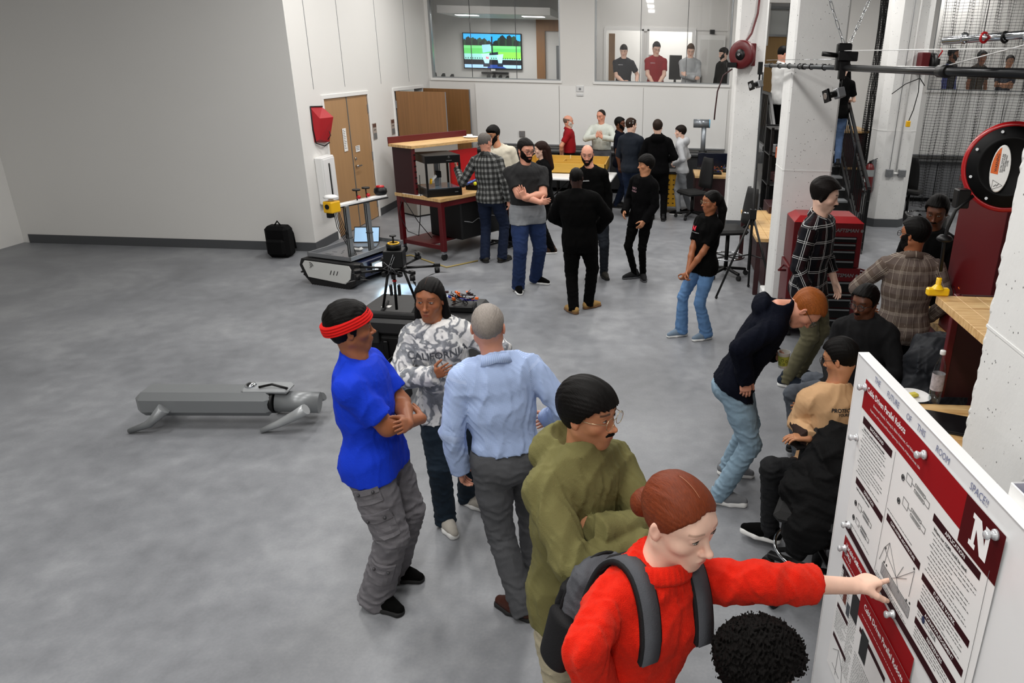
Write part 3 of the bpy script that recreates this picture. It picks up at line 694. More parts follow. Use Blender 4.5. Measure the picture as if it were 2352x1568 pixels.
    wrinkle(F, tp['amp'], tp['seed'], [J['elL'], J['elR'], J['shL']*.8+ch*.2, J['shR']*.8+ch*.2, pel+tf*.1, pel-tf*.1], tp['wl'], tp['wb'])
    if tp.get('ribs'):
        m = np.abs(F.D) < .02; I = np.argwhere(m); Pq = F.lo+F.h*I; hN = (Pq-nb)@a_; th = np.arctan2((Pq-nb)@tr, (Pq-nb)@tf)
        rm = np.clip((hN+.028*s)/.01, 0, 1)*(np.linalg.norm(Pq-nb, axis=1) < .13); F.D[m] -= (.0022*np.sin(th*46)*rm+.004*rm).astype(np.float32)
    V, Q = F.mesh()
    d0 = V-pel; hz_ = d0@a_; pu = np.arctan2(d0@tr, d0@tf)*.155*s*w; pv = hz_.copy(); best = np.sqrt(((d0-hz_[:, None]*a_)**2).sum(1))-.135*s*w
    for sd, sg in (('L', -1), ('R', 1)):
        sh, el, wr = J['sh'+sd], J['el'+sd], J['wr'+sd]; base_l = 0
        for A_, B_ in ((sh, el), (el, wr)):
            ax = unit(B_-A_); L_ = np.linalg.norm(B_-A_); dd = V-A_; t_ = dd@ax; tc = np.clip(t_, 0, L_); rad = np.sqrt(((dd-tc[:, None]*ax)**2).sum(1)); dist = rad-.056*s
            e1 = unit(np.cross(ax, tf)); e2 = np.cross(ax, e1); an_ = np.arctan2(dd@e1*sg, dd@e2); m_ = (dist < best-.004) & (t_ > -.02)
            pu[m_] = an_[m_]*.055*s; pv[m_] = .46*s-(base_l+tc[m_]); best[m_] = dist[m_]; base_l += L_
    uva = {'pu': pu, 'pv': pv}
    topo = put(tp.get('name', {'tee': 't_shirt', 'hoodie': 'hoodie', 'shirt': 'shirt', 'jacket': 'jacket', 'polo': 'polo_shirt', 'sweater': 'sweater'}[tp['kind']]), V, Q, tp['mat'], uva); PEOPLE[key]['top'] = topo
    if tp.get('pointed'):           # turned-down collar
        m_ = MB(); n = 18; rin = .070*s+e*.6; vs = []
        for i in range(n+1):
            t = -PI*.80+2*PI*.80*i/n; d = tr*math.sin(t)-tf*math.cos(t); dn = abs(t)/(PI*.8)
            c0 = nb+a_*(.060-.058*dn)*s+tf*.012*s*dn; vs += [c0+d*(rin+.004), c0+d*(rin+.026)-a_*(.040+.02*dn)*s, c0+d*(rin+.018)-a_*(.044+.02*dn)*s, c0+d*(rin-.004)-a_*.0]
        m_.add([Vector(v) for v in tl(np.array(vs))], [(i*4+j, i*4+(j+1) % 4, (i+1)*4+(j+1) % 4, (i+1)*4+j) for i in range(n) for j in range(4)], True); co = m_.build('collar', tp['mat'], root)
        for nm_, fn_ in (('pu', lambda i: (i//4)*.012), ('pv', lambda i: (i % 4 in (1, 2))*.037+.003)):
            at_ = co.data.attributes.new(nm_, 'FLOAT', 'POINT'); at_.data.foreach_set('value', np.array([fn_(i) for i in range(len(co.data.vertices))], np.float32))
    if tp.get('ribs'):              # thick ribbed collar
        n, m_ = 120, 10; vs = []; c0 = nb+a_*(.018)*s+tf*.012; ax = unit(a_-tf*.42); e1 = unit(tr); e2 = np.cross(ax, e1)
        for i in range(n):
            t = 2*PI*i/n; d = e1*math.cos(t)+e2*math.sin(t); rb = .0022*math.sin(t*34)
            for j in range(m_): u = 2*PI*j/m_; vs.append(c0+d*(.082*s+(.011+rb)*math.cos(u)+.006*math.sin(u)*-1)+ax*(.027*math.sin(u)))
        MB().add([Vector(v) for v in tl(np.array(vs))], [(i*m_+j, i*m_+(j+1) % m_, ((i+1) % n)*m_+(j+1) % m_, ((i+1) % n)*m_+j) for i in range(n) for j in range(m_)], True).build('ribbed_collar', tp['mat'], root)
    # ---- trousers
    tr_ = dict(e=.014, flare=.0, knee=0, seed=5, amp=.009, wb=.5, len=.0, mat=cloth('denim_blue', '#1b2a42')); tr_.update(q('pants') or {}); e = tr_['e']
    LL = []
    for sd in 'LR':
        hp, kn, an = J['hip'+sd], J['kn'+sd], J['an'+sd]; dn = unit(an-kn); end = an+dn*(.035*s+tr_['len']); fl = tr_['flare']
        LL += [cone(hp, hp+(kn-hp)*.5, .088*s*lw, .073*s*lw)+(.03,), cone(hp+(kn-hp)*.5, kn, .073*s*lw, .056*s*lw)+(.02,), tcone(kn, end, .054*s*lw, (.042+fl)*s*lw)+(.02,)]
    F = Field(LP+LL, hb*1.1, k=.03, e=e); F.D[:] = .5
    for p in LP: F.add(p, .03, e)
    for p in LL: F.add(p, p[3], e)
    cut = pel+a_*(.05 if tp['hem'] > 0 else .02)*s; px_, py_, pz_ = F.X-cut[0], F.Y-cut[1], F.Z-cut[2]; hh_ = px_*a_[0]+py_*a_[1]+pz_*a_[2]
    far = np.sqrt(np.maximum(px_**2+py_**2+pz_**2-hh_**2, 0)) > (.19*s*w if q('pel') is not None else 9); F.isect(np.where(far, -1, hh_).astype(np.float32))
    wrinkle(F, tr_['amp'], tr_['seed'], [J['knL'], J['knR'], J['anL'], J['anR'], pel], tr_.get('wl', .075), tr_.get('wb', .3))
    V, Q = F.mesh(); PEOPLE[key]['pants'] = put('trousers', V, Q, tr_['mat'])
    if tr_.get('belt'):
        u_ = unit(np.cross(a_, tf)); n = 28; bl = [pel+a_*.043*s+tr*math.cos(2*PI*k/n)*(.132*s*w+e+.004)+tf*math.sin(2*PI*k/n)*(.086*s*w+e+.004) for k in range(n)]
        m_ = MB(); vs = []
        for p_ in bl: vs += [p_-a_*.017, p_+a_*.017]
        m_.add([Vector(v) for v in tl(np.array(vs))], [(2*k, 2*((k+1) % n), 2*((k+1) % n)+1, 2*k+1) for k in range(n)], True); m_.build('belt', tr_['belt'], root)
    # ---- shoes
    if not q('noshoes'):
        sh_ = q('shoes', {}); um = sh_.get('mat') or cloth('shoe_black', '#0b0b0c', .6); sm_ = sh_.get('sole') or mat('sole_dark', '#151413', .7)
        for sd, t_ in (('L', tL), ('R', tR)):
            an = J['an'+sd]; t_ = fdir(ta[0 if sd == 'L' else 1]); sdv = np.cross(t_, V3(0, 0, 1)); fz = an[2]-.085*s; base = V3(an[0], an[1], fz); kp = 1.08*s*q('shk', 1)
            pit = math.radians(q('foot'+sd, 0)); up = V3(0, 0, 1)*math.cos(pit)+t_*math.sin(pit); t2 = t_*math.cos(pit)-V3(0, 0, 1)*math.sin(pit)
            Pp = lambda a, b, c: base+kp*(sdv*a+t2*b+up*c)
            U = [cone(Pp(0, -.045, .045), Pp(0, .06, .040), .033*kp, .034*kp), cone(Pp(0, .06, .036), Pp(.004 if sd == 'L' else -.004, .150, .030), .037*kp, .026*kp), cone(Pp(0, -.03, .05), Pp(0, -.015, .105), .034*kp, .036*kp), cone(Pp(0, .02, .07), Pp(0, .11, .045), .026*kp, .022*kp)]
            F = Field(U, max(hd*1.3, .005), k=.03); F.plane(Pp(0, 0, .018), -up); F.plane(Pp(0, 0, .125), up); V, Q = F.mesh(); so = put('shoe', V, Q, um, lab=sh_.get('label'))
            S_ = [seg(Pp(0, -.050, .012), Pp(0, .07, .012), sdv, (.034*kp, .030*kp), (.042*kp, .030*kp)), seg(Pp(0, .07, .012), Pp(0, .150, .012), sdv, (.042*kp, .03*kp), (.030*kp, .03*kp))]
            F = Field(S_, max(hd*1.3, .005), k=.02, e=.003); F.plane(Pp(0, 0, .001), -up); F.plane(Pp(0, 0, sh_.get('solez', .026)), up); V, Q = F.mesh(); put('sole', V, Q, sm_, parent=so)
            if sh_.get('laces'):
                lm = MB()
                for k in range(4): lm.tube([Vector(p) for p in tl(np.array([Pp(-.018, .035+k*.018, .092-k*.009), Pp(0, .038+k*.018, .097-k*.009), Pp(.018, .035+k*.018, .092-k*.009)]))], .0022, 5)
                lm.build('laces', sh_['laces'], so)
    return root
def print_on(key, s, up_off, right_off, size, m, back=False, name='print', target='top', arc=0.0, **k):
    """flat lettering laid on the curved front (or back) of a garment"""
    P = PEOPLE[key]; o = P[target]; bm = bmesh.new(); bm.from_mesh(o.data); bvh = BVHTree.FromBMesh(bm); bm.free()
    me = text_mesh(s, size, 0, **k) if isinstance(s, str) else s
    tl = P['tl']; nb, a, tr, tf = P['J']['nb'], P['a'], P['tr'], P['tf']; sg = -1 if back else 1
    rt = -tr*sg; c = nb-a*up_off*P['s']+rt*right_off
    O_ = tl(c); rt_, up_, fw = tl(c+rt)-O_, tl(c+a)-O_, tl(c+tf*sg)-O_
    bm = bmesh.new(); bm.from_mesh(me); bmesh.ops.triangulate(bm, faces=bm.faces[:]); bmesh.ops.subdivide_edges(bm, edges=[e for e in bm.edges if e.calc_length() > size*.25], cuts=2)
    bm.to_mesh(me); bm.free()
    for v in me.vertices:
        vv = v.co.y-arc*v.co.x**2; p = Vector(O_+rt_*v.co.x+up_*vv+fw*.35); h = bvh.ray_cast(p, Vector(-fw), .7)
        v.co = (h[0]+Vector(fw)*.0025) if h[0] is not None else Vector(O_+rt_*v.co.x+up_*vv+fw*.1)
    me.materials.clear(); me.materials.append(m); me.update(); return link(name, me, P['root'])

def on_back(key, off=0.0):
    P = PEOPLE[key]; o = P['top']; bm = bmesh.new(); bm.from_mesh(o.data); b = BVHTree.FromBMesh(bm); bm.free(); return P, b
def backpack(key, label, m, md, size=(.135, .085, .215), logo=None):
    """worn backpack: bag, pockets, two shoulder straps following the garment"""
    P, bvh = on_back(key); J, s, tr, tf, a, tl = P['J'], P['s'], P['tr'], P['tf'], P['a'], P['tl']; nb = J['nb']
    c = nb-a*.29*s-tf*(.135+size[1])*s; r = thing('backpack', label, 'backpack', tuple(P['root'].location), P['root'].rotation_euler[2])
    A = np.stack([tr, tf, a])
    F = Field([seg(c-a*(size[2]-.07), c+a*(size[2]-.09), tr, (size[0], size[1]), (size[0]*.86, size[1]*.8))], .006, k=.02, e=.0); wrinkle(F, .012, 12, [], .11, .8); V, Q = F.mesh(); link('bag', np_mesh('bag', tl(V), Q, m), r)
    F = Field([seg(c-tf*size[1]*.75-a*(size[2]*.55), c-tf*size[1]*.75+a*(size[2]*.15), tr, (size[0]*.85, .05), (size[0]*.8, .045))], .006, k=.02); wrinkle(F, .008, 13, [], .09, .8); V, Q = F.mesh(); link('front_pocket', np_mesh('pocket', tl(V), Q, md), r)
    F = Field([seg(c+tr*(size[0]*.92)-a*(size[2]*.8), c+tr*(size[0]*.92)-a*.02, tf, (size[1]*.8, .035), (size[1]*.75, .03))], .006, k=.02); V, Q = F.mesh(); link('side_pocket', np_mesh('pocket', tl(V), Q, md), r)
    z = MB().tube([Vector(tl(c+tr*size[0]*1.0*math.sin(t)*.9-tf*(size[1]*.25)+a*(size[2]*.80)*math.cos(t)+a*.01)) for t in np.linspace(-2.0, 2.0, 22)], .006, 6).build('zipper', md, r)
    MB().tube([Vector(tl(p)) for p in (c+a*(size[2]*.86)+tr*.05+tf*.04, c+a*(size[2]*1.02)+tr*.03+tf*.05, c+a*(size[2]*1.02)-tr*.03+tf*.05, c+a*(size[2]*.86)-tr*.05+tf*.04)], .010, 8).build('grab_handle', md, r)
    for sg in (1, -1):
        cen = nb-a*.15*s+tr*.098*sg*s; pts = []
        for t in np.linspace(math.radians(205), math.radians(-14), 30):
            d = tf*math.cos(t)+a*math.sin(t)+tr*sg*.10*max(0, -math.sin(t)+.2); d = unit(d); h = bvh.ray_cast(Vector(tl(cen+d*.45)), Vector(tl(cen)-tl(cen+d*.45)).normalized(), .45)
            if h[0] is not None: pts.append((np.array(h[0]), np.array(Vector(tl(cen+d)-tl(cen)))))
        sm = [np.mean([q_[0] for q_ in pts[max(0, i-3):i+4]], 0) for i in range(len(pts))]; pts = [(a_+b_[1]*.012, b_[1]) for a_, b_ in zip(sm, pts)]
        for nm, wd, th, mm in (('shoulder_strap', .027, .010, m), ('strap_edging', .033, .006, md)):
            vs = []; side = tl(cen+tr)-tl(cen)
            for p, d in pts: vs += [p-side*wd-d*.004, p-side*wd+d*(th+.006), p+side*wd+d*(th+.006), p+side*wd-d*.004]
            n = len(pts); MB().add([Vector(v) for v in vs], [(i*4+j, i*4+(j+1) % 4, (i+1)*4+(j+1) % 4, (i+1)*4+j) for i in range(n-1) for j in range(4)]+[(0, 1, 2, 3)], True).build(nm, mm, r)
    return r, c

def line_on(key, pts, r, m, name='seam', target='top', back=False):
    """thin cord following the garment; pts are (right, up from neck base) in metres"""
    P = PEOPLE[key]; o = P[target]; bm = bmesh.new(); bm.from_mesh(o.data); b = BVHTree.FromBMesh(bm); bm.free(); tl = P['tl']; J = P['J']; sg = -1 if back else 1; out = []
    for (x0, y0), (x1, y1) in zip(pts, pts[1:]):
        for k in range(8):
            w = k/8; p = J['nb']+P['tr']*(x0+(x1-x0)*w)+P['a']*(y0+(y1-y0)*w); A = tl(p+P['tf']*.4*sg); D = Vector(tl(p)-A).normalized(); h = b.ray_cast(Vector(A), D, .7)
            if h[0] is not None: out.append(h[0]-D*r*.6)
    out = [sum((out[j] for j in range(max(0, i-5), min(len(out), i+6))), Vector())/(min(len(out), i+6)-max(0, i-5)) for i in range(len(out))]
    return MB().tube(out, r, 6).build(name, m, P['root']) if len(out) > 2 else None
def cargo(key, m):
    """flapped pockets and seams on loose trousers"""
    P = PEOPLE[key]; o = P['pants']; bm = bmesh.new(); bm.from_mesh(o.data); b = BVHTree.FromBMesh(bm); bm.free(); tl = P['tl']; J = P['J']
    for sd, sg in (('R', 1), ('L', -1)):
        for A, B, t0, t1, hw in ((J['hip'+sd], J['kn'+sd], .22, .42, .062), (J['hip'+sd], J['kn'+sd], .55, .92, .072), (J['kn'+sd], J['an'+sd], .30, .62, .062)):
            ax = unit(B-A); out = unit(P['tr']*sg-ax*(P['tr']@ax)*sg); fw = np.cross(out, ax); L = np.linalg.norm(B-A)
            def pt(u, v, k=0):
                p = A+ax*L*(t0+(t1-t0)*v)+fw*hw*u; a_ = tl(p+out*.35); d = Vector(tl(p)-a_).normalized(); h = b.ray_cast(Vector(a_), d, .5); return (h[0] if h[0] is not None else Vector(tl(p+out*.09)))-d*k
            for nm, v0, v1, k0 in (('cargo_pocket', .2, 1, .010), ('pocket_flap', 0, .34, .018)):
                n = 6; fr = [pt(-1+2*i/n, v0+(v1-v0)*j/n, k0) for i in range(n+1) for j in range(n+1)]; bk = [pt(-1+2*i/n, v0+(v1-v0)*j/n, -.004) for i in range(n+1) for j in range(n+1)]; N_ = len(fr); q = lambda i, j: i*(n+1)+j
                fs = [(q(i, j), q(i+1, j), q(i+1, j+1), q(i, j+1)) for i in range(n) for j in range(n)]; rim = [q(i, 0) for i in range(n+1)]+[q(n, j) for j in range(1, n+1)]+[q(i, n) for i in range(n-1, -1, -1)]+[q(0, j) for j in range(n-1, 0, -1)]
                MB().add(fr+bk, fs+[(rim[i], rim[(i+1) % len(rim)], rim[(i+1) % len(rim)]+N_, rim[i]+N_) for i in range(len(rim))]).build(nm, m, P['root'])
            for u in (-.6, .6): c = pt(u, .22, .022); MB().sphere(c, .009, 8).build('snap', mat('snap_dark', '#3b3a3d', .5), P['root'])
# ---------------------------------------------------------------- the hall
XL, YB, XR = -5.07, 17.0, 9.2
def wall_mat(name, col, rough=.55):
    g = Nd(name, rough); c = lin(col); n = g.noise(1.3, 4); g.col(g.mix(g.math('MULTIPLY', n, .35), c, tuple(v*.9 for v in c[:3])+(1,))); g.bump(g.noise(90, 3), .06, .004); return g.m
M_wall = wall_mat('painted_wall', '#dddcd9'); M_wall2 = wall_mat('painted_panel_wall', '#e2e1de'); M_trimw = mat('white_trim', '#e6e6e4', .45)
M_base = mat('grey_rubber_base', '#4b4d50', .6); M_alu = mat('satin_aluminium', '#9da0a2', .35, .8); M_dark = mat('black_steel', '#0b0b0c', .45, .2)
M_blk = mat('black_plastic', '#040405', .45, spec=.35); M_chrome = mat('chrome', '#cfd2d6', .12, 1.0); M_graym = mat('grey_metal', '#85878a', .4, .5)
def floor_mat():
    g = Nd('sealed_concrete', .38); a = g.noise(.9, 6, dist=.4); b = g.noise(7, 6); d = g.noise(60, 4)
    f = g.math('ADD', g.math('MULTIPLY', a, .6), g.math('ADD', g.math('MULTIPLY', b, .3), g.math('MULTIPLY', d, .12)))
    g.col(g.ramp(f, [(.36, lin('#6e7074')), (.52, lin('#808286')), (.68, lin('#95979a'))])); g.p.inputs['Specular IOR Level'].default_value = .35
    r = g.math('ADD', g.math('MULTIPLY', b, .22), .30); g.L.new(r, g.p.inputs['Roughness']); g.bump(d, .05, .003); return g.m
struct('floor', MB().b(XL-4.5, XR, -3, 20.5, -.12, 0), floor_mat())
# left wall with two door openings, and the return that faces the camera further left
D1a, D1b, D2a, D2b, DH = 11.46, 13.24, 14.62, 16.44, 2.14
mb = MB(); T = .18; HT = 6.2
for y0, y1, z0, z1 in ((10.6, D1a, 0, HT), (D1a, D1b, DH, HT), (D1b, D2a, 0, HT), (D2a, D2b, DH, HT), (D2b, YB, 0, HT)): mb.b(XL-T, XL, y0, y1, z0, z1)
struct('wall_left', mb, M_wall2)
mb = MB(); mb.b(XL-4.5, XL-T, 10.6, 10.6+T, 0, HT); struct('wall_left_return', mb, M_wall2)
struct('wall_far_left', MB().b(XL-4.5-T, XL-4.5, -3, 10.78, 0, HT), M_wall2)
for i, y in enumerate((11.2, 12.35, 14.0, 15.6)): struct('trim_panel_joint_%d' % (i+1), MB().b(XL, XL+.003, y-.006, y+.006, DH+.15, HT), M_graym)
mb = MB(); mb.b(XL, XL+.014, 10.6, D1a-.06, 0, .13); mb.b(XL, XL+.014, D1b+.06, D2a-.06, 0, .13); struct('baseboard_left', mb, M_base)
struct('baseboard_left_return', MB().b(XL-4.4, XL+.014, 10.586, 10.6, 0, .13), M_base)
# back wall: sill at 2.32, whiteboard from 0.96, window strips 1-3, stair opening
S, WT = 2.32, 4.6
W1, W2, W3 = (-5.0, -2.15), (-1.40, 1.55), (5.85, 9.0); OPN = (1.95, 3.34)
mb = MB()
for x0, x1, z0, z1 in ((XL, W1[1], 0, S), (W1[1], W2[0], 0, HT), (W2[0], W2[1], 0, S), (W2[1], OPN[0], 0, HT), (OPN[0], OPN[1], 0, 1.28), (OPN[0], OPN[1], 4.0, HT), (OPN[1], W3[0], 0, HT), (W3[0], XR, 0, S), (W1[0], W1[1], WT, HT), (W2[0], W2[1], WT, HT), (W3[0], XR, WT, HT), (XL, W1[0], S, HT)):
    mb.b(x0, x1, YB, YB+.2, z0, z1)
struct('wall_back', mb, M_wall)
mb = MB(); mb.b(XL, OPN[0], YB-.012, YB, 0, .12); mb.b(OPN[1], XR, YB-.012, YB, 0, .12); struct('baseboard_back', mb, M_base)
struct('wall_right', MB().b(XR, XR+.2, -3, 20.5, 0, HT), M_wall); struct('wall_front', MB().b(XL-4.6, XR, -3.2, -3, 0, HT), M_wall)
mb = MB(); mb.b(XL-4.6, XR+.2, -3.2, YB+.2, HT, HT+.2); struct('ceiling', mb, mat('dark_open_ceiling', '#6b6b6b', .9))
for i, (x, y) in enumerate(HALL_LAMPS):
    t = thing('ceiling_lamp', 'long linear ceiling lamp hung above the hall floor', 'lamp', (x, y, 4.9), 0, 'hall ceiling lamps')
    if i == 0:
        MB(.01).b(-.16, .16, -.8, .8, .02, .12).build('housing', M_trimw, t); q_ = MB()
        for sx in (-.13, .13): MB().cyl((sx*.2, sx*5, .12), (sx*.2, sx*5, 1.28), .006, seg=6).build('hanger', M_graym, t)
        MB().b(-.14, .14, -.77, .77, .005, .02).build('diffuser', mat('lamp_diffuser', '#ffffff', .5, emit=2.5), t); lamp_kids = children(t)
    else:
        for k_ in lamp_kids: c_ = k_.copy(); COL.objects.link(c_); c_.parent = t
M_board = mat('whiteboard_enamel', '#e9e9e7', .22)
def whiteboard(x0, x1, z0, z1, lab):
    t = thing('wall_whiteboard', lab, 'whiteboard', ((x0+x1)/2, YB-.02, z0)); w_ = x1-x0
    n = max(1, round(w_/1.95))
    for k in range(n): MB().b(-w_/2+w_*k/n+.006, -w_/2+w_*(k+1)/n-.006, -.006, .006, 0, z1-z0).build('panel', M_board, t)
    MB(.004).b(-w_/2, w_/2, -.07, .012, -.03, 0).build('marker_tray', M_graym, t)
whiteboard(-4.05, 1.55, .98, 2.24, 'long white wall board above the dark counter at the back')
whiteboard(5.2, 9.0, .98, 2.24, 'white wall board behind the black netting')
# window frames, panes
def win(n, x0, x1, muls):
    t = link('window_%d' % n, None); t.location = ((x0+x1)/2, YB+.1, S); t['kind'] = 'structure'; h = (x1-x0)/2; mb = MB(.004)
    mb.b(-h-.03, h+.03, -.13, .04, -.035, .02).build('window_sill', M_trimw, t)
    mb = MB(); mb.b(-h, -h+.035, -.06, .06, .02, WT-S); mb.b(h-.035, h, -.06, .06, .02, WT-S); mb.b(-h, h, -.06, .06, WT-S-.03, WT-S); mb.b(-h, h, -.05, .05, .02, .045); mb.build('window_frame', M_alu, t)
    xs = [-h+.035]+[m-(x0+x1)/2 for m in muls]+[h-.035]
    for a, b in zip(xs, xs[1:]): MB().b(a+.003, b-.003, -.006, .006, .045, WT-S-.03).build('pane', glassy('window_glass'), t)
    for m in xs[1:-1]: MB().b(m-.006, m+.006, -.010, .010, .04, WT-S-.03).build('glass_joint', mat('glass_joint', '#4a4c4e', .4), t)
win(1, W1[0], W1[1], (-4.12, -3.13)); win(2, W2[0], W2[1], (-.41, .60)); win(3, W3[0], W3[1], (6.9, 7.95))
# rooms behind the glass (raised floor)
ZF = 1.30
struct('floor_upper', MB().b(XL-.9, XR, YB+.2, 21.5, ZF-.15, ZF), mat('upper_floor', '#8d8f92', .5))
struct('wall_upper_back', MB().b(XL-.9, -1.9, 20.3, 20.5, ZF, 4.9), M_wall); 
struct('wall_upper_left', MB().b(XL-.9, XL-.75, YB+.2, 20.5, ZF, 4.9), M_wall)
struct('wall_upper_divider', MB().b(-1.9, -1.75, YB+.2, 20.5, ZF, 4.9), M_wall)
struct('ceiling_upper', MB().b(XL-.9, XR, YB+.2, 21.5, 4.9, 5.0), mat('dark_plenum', '#19191b', .9))
# back of room 2: partition with glazed door and window, bright corridor beyond
mb = MB(); PY_ = 19.0
for x0, x1, z0, z1 in ((-1.75, -1.32, ZF, 4.9), (-1.32, 1.62, 3.50, 4.9), (1.62, 1.75, ZF, 4.9), (1.75, 2.6, 3.2, 4.9), (-.40, -.28, ZF, 3.5)): mb.b(x0, x1, PY_, PY_+.12, z0, z1)
struct('wall_upper_partition', mb, M_wall)
struct('trim_partition', MB().b(-1.32, .78, PY_-.03, PY_, 3.46, 3.54).b(-1.34, -1.28, PY_-.03, PY_+.1, ZF, 3.5).b(-.43, -.38, PY_-.03, PY_, ZF, 3.5).b(-.30, -.25, PY_-.03, PY_, ZF, 3.5).b(.78, .86, PY_-.03, PY_+.1, ZF, 3.54), M_trimw)
struct('wall_upper_right_part', MB().b(.87, 1.62, PY_+.02, PY_+.12, ZF, 3.5), M_wall)
struct('wall_corridor_back', MB().b(-1.9, 6, 21.3, 21.5, ZF, 4.9), M_wall)
t = thing('door_leaf', 'pale grey door with dark pull handle beside the man in black cap', 'door', (1.25, PY_-.03, ZF)); MB(.004).b(-.33, .33, -.02, .02, 0, 2.1).build('panel', M_trimw, t); MB().b(-.27, .27, -.03, -.02, .1, 2.0).build('inset_panel', mat('pale_grey_paint', '#d4d4d1', .5), t)
for sx in (-.34, -.23): MB(.004).b(sx, sx+.03, -.06, -.03, .98, 1.2).build('handle', M_blk, t)
MB().b(-.06, .06, -.035, -.03, 2.12, 2.22).build('number_plate', M_blk, t)
tag(MB(.004).b(-1.25, -1.1, PY_+.4, PY_+.5, ZF, 3.4).build('wooden_door_edge', mat('oak_dark', '#7a5a38', .5)), 'wooden door seen edge on behind the capped man', 'door')
for nm, x0, x1, z0, z1, lab in (('monitor', .15, .42, 2.35, 2.95, 'tall dark screen standing behind the man in the grey pullover'), ('monitor', .58, .95, 2.38, 2.72, 'low dark screen right of the man in the grey pullover')):
    tt = thing(nm, lab, 'screen', ((x0+x1)/2+.15, 20.4, 0)); tag(tt); MB(.008).b(-(x1-x0)/2*1.2, (x1-x0)/2*1.2, -.03, .03, z0, z1).build('screen', M_blk, tt); MB().b(-.03, .03, 0, .03, z0-.25, z0).build('stand', M_dark, tt)
t = thing('office_desk', 'white desk top on grey legs seen through the second window', 'desk', (.5, 20.4, ZF)); MB(.005).b(-.9, .75, -.35, .35, .72, .76).build('desktop', M_trimw, t)
for sx in (-.7, .6): MB().b(sx-.03, sx+.03, -.3, .3, 0, .72).build('leg', M_graym, t)
tag(MB().b(-.33+.0, .02, PY_+2.24, PY_+2.29, 2.55, 2.95).build('notice_board', mat('notice_grey', '#7b7674', .6, var=.5, vscale=40)), 'small grey notice hanging on the corridor wall', 'notice')
# wood framed doorway in room 1 and its content
struct('trim_wood_doorway', MB().b(-3.17, -2.95, 20.2, 20.3, ZF, 3.72).b(-2.95, -1.9, 20.2, 20.3, 3.45, 3.72), mat('oak_trim', '#8c6238', .45, var=.25, vscale=3, stretch=(8, 8, .6)))
tag(MB(.01).b(-2.62, -2.2, 19.9, 20.2, ZF, 3.1).build('steel_fridge', mat('steel_grey', '#6d6f72', .3, .7)), 'grey steel fridge at the right edge of the meeting room', 'fridge')
t = thing('ceiling_cloud', 'white floating ceiling panel with lights in the meeting room', 'ceiling panel', (-3.6, 19.0, 3.70)); MB(.005).b(-1.45, 1.12, -1.1, .9, 0, .16).build('panel', M_trimw, t)
for sx in (-.95, .62): MB().b(sx-.25, sx+.25, -.5, -.2, -.006, 0).build('light_strip', mat('panel_light', '#ffffff', .5, emit=6), t)
for i in range(3): tag(MB().cyl((-4.9, 19.0+i*.5, 4.35+.05*i), (-2.0, 18.9+i*.5, 4.35+.05*i), .035).build('ceiling_pipe', M_graym), 'thin grey pipe running under the dark plenum ceiling', 'pipe', 'plenum pipes')
# corridor door of the stair landing
struct('wall_landing_back', MB().b(1.75, 4.6, 19.6, 19.75, ZF, 4.9), mat('landing_grey', '#b5b5b4', .6))
struct('wall_landing_left', MB().b(1.80, 1.92, YB+.2, 19.6, ZF, 4.9), M_wall); struct('wall_landing_right', MB().b(4.5, 4.6, YB+.2, 19.6, ZF, 4.9), M_wall)
t = link('door_3', None); t.location = (2.72, 19.56, ZF); t['kind'] = 'structure'; M_oak = mat('oak_light', '#a8844f', .5, var=.12, vscale=2.5, stretch=(10, 10, .5))
MB().b(-.47, .40, -.02, .03, 0, 2.12).build('door_leaf', M_oak, t); MB().b(-.52, -.47, -.05, .04, 0, 2.74).b(.40, .47, -.05, .04, 0, 2.74).b(-.52, .47, -.05, .04, 2.74, 2.8).b(-.47, .40, -.04, .03, 2.12, 2.17).build('door_frame', M_alu, t); MB().b(-.47, .40, 0, .01, 2.17, 2.74).build('transom_pane', mat('frosted_pane', '#d9dcda', .3), t); MB(.004).b(-.44, -.38, -.06, -.02, .92, 1.12).build('door_handle', M_blk, t)
# lamps of the upper rooms (flat panels in their ceilings)
for x, y, p in ((-3.6, 18.9, 30), (-.2, 17.85, 26), (.3, 20.3, 95), (2.9, 18.4, 5), (7.2, 18.9, 45)):
    area('upper_room_light', (x, y, 4.86 if x > -2 else 3.66), (1.2, .6), p)
struct('wall_upper_right_room', MB().b(4.6, XR, 19.7, 19.85, ZF, 4.9), M_wall)
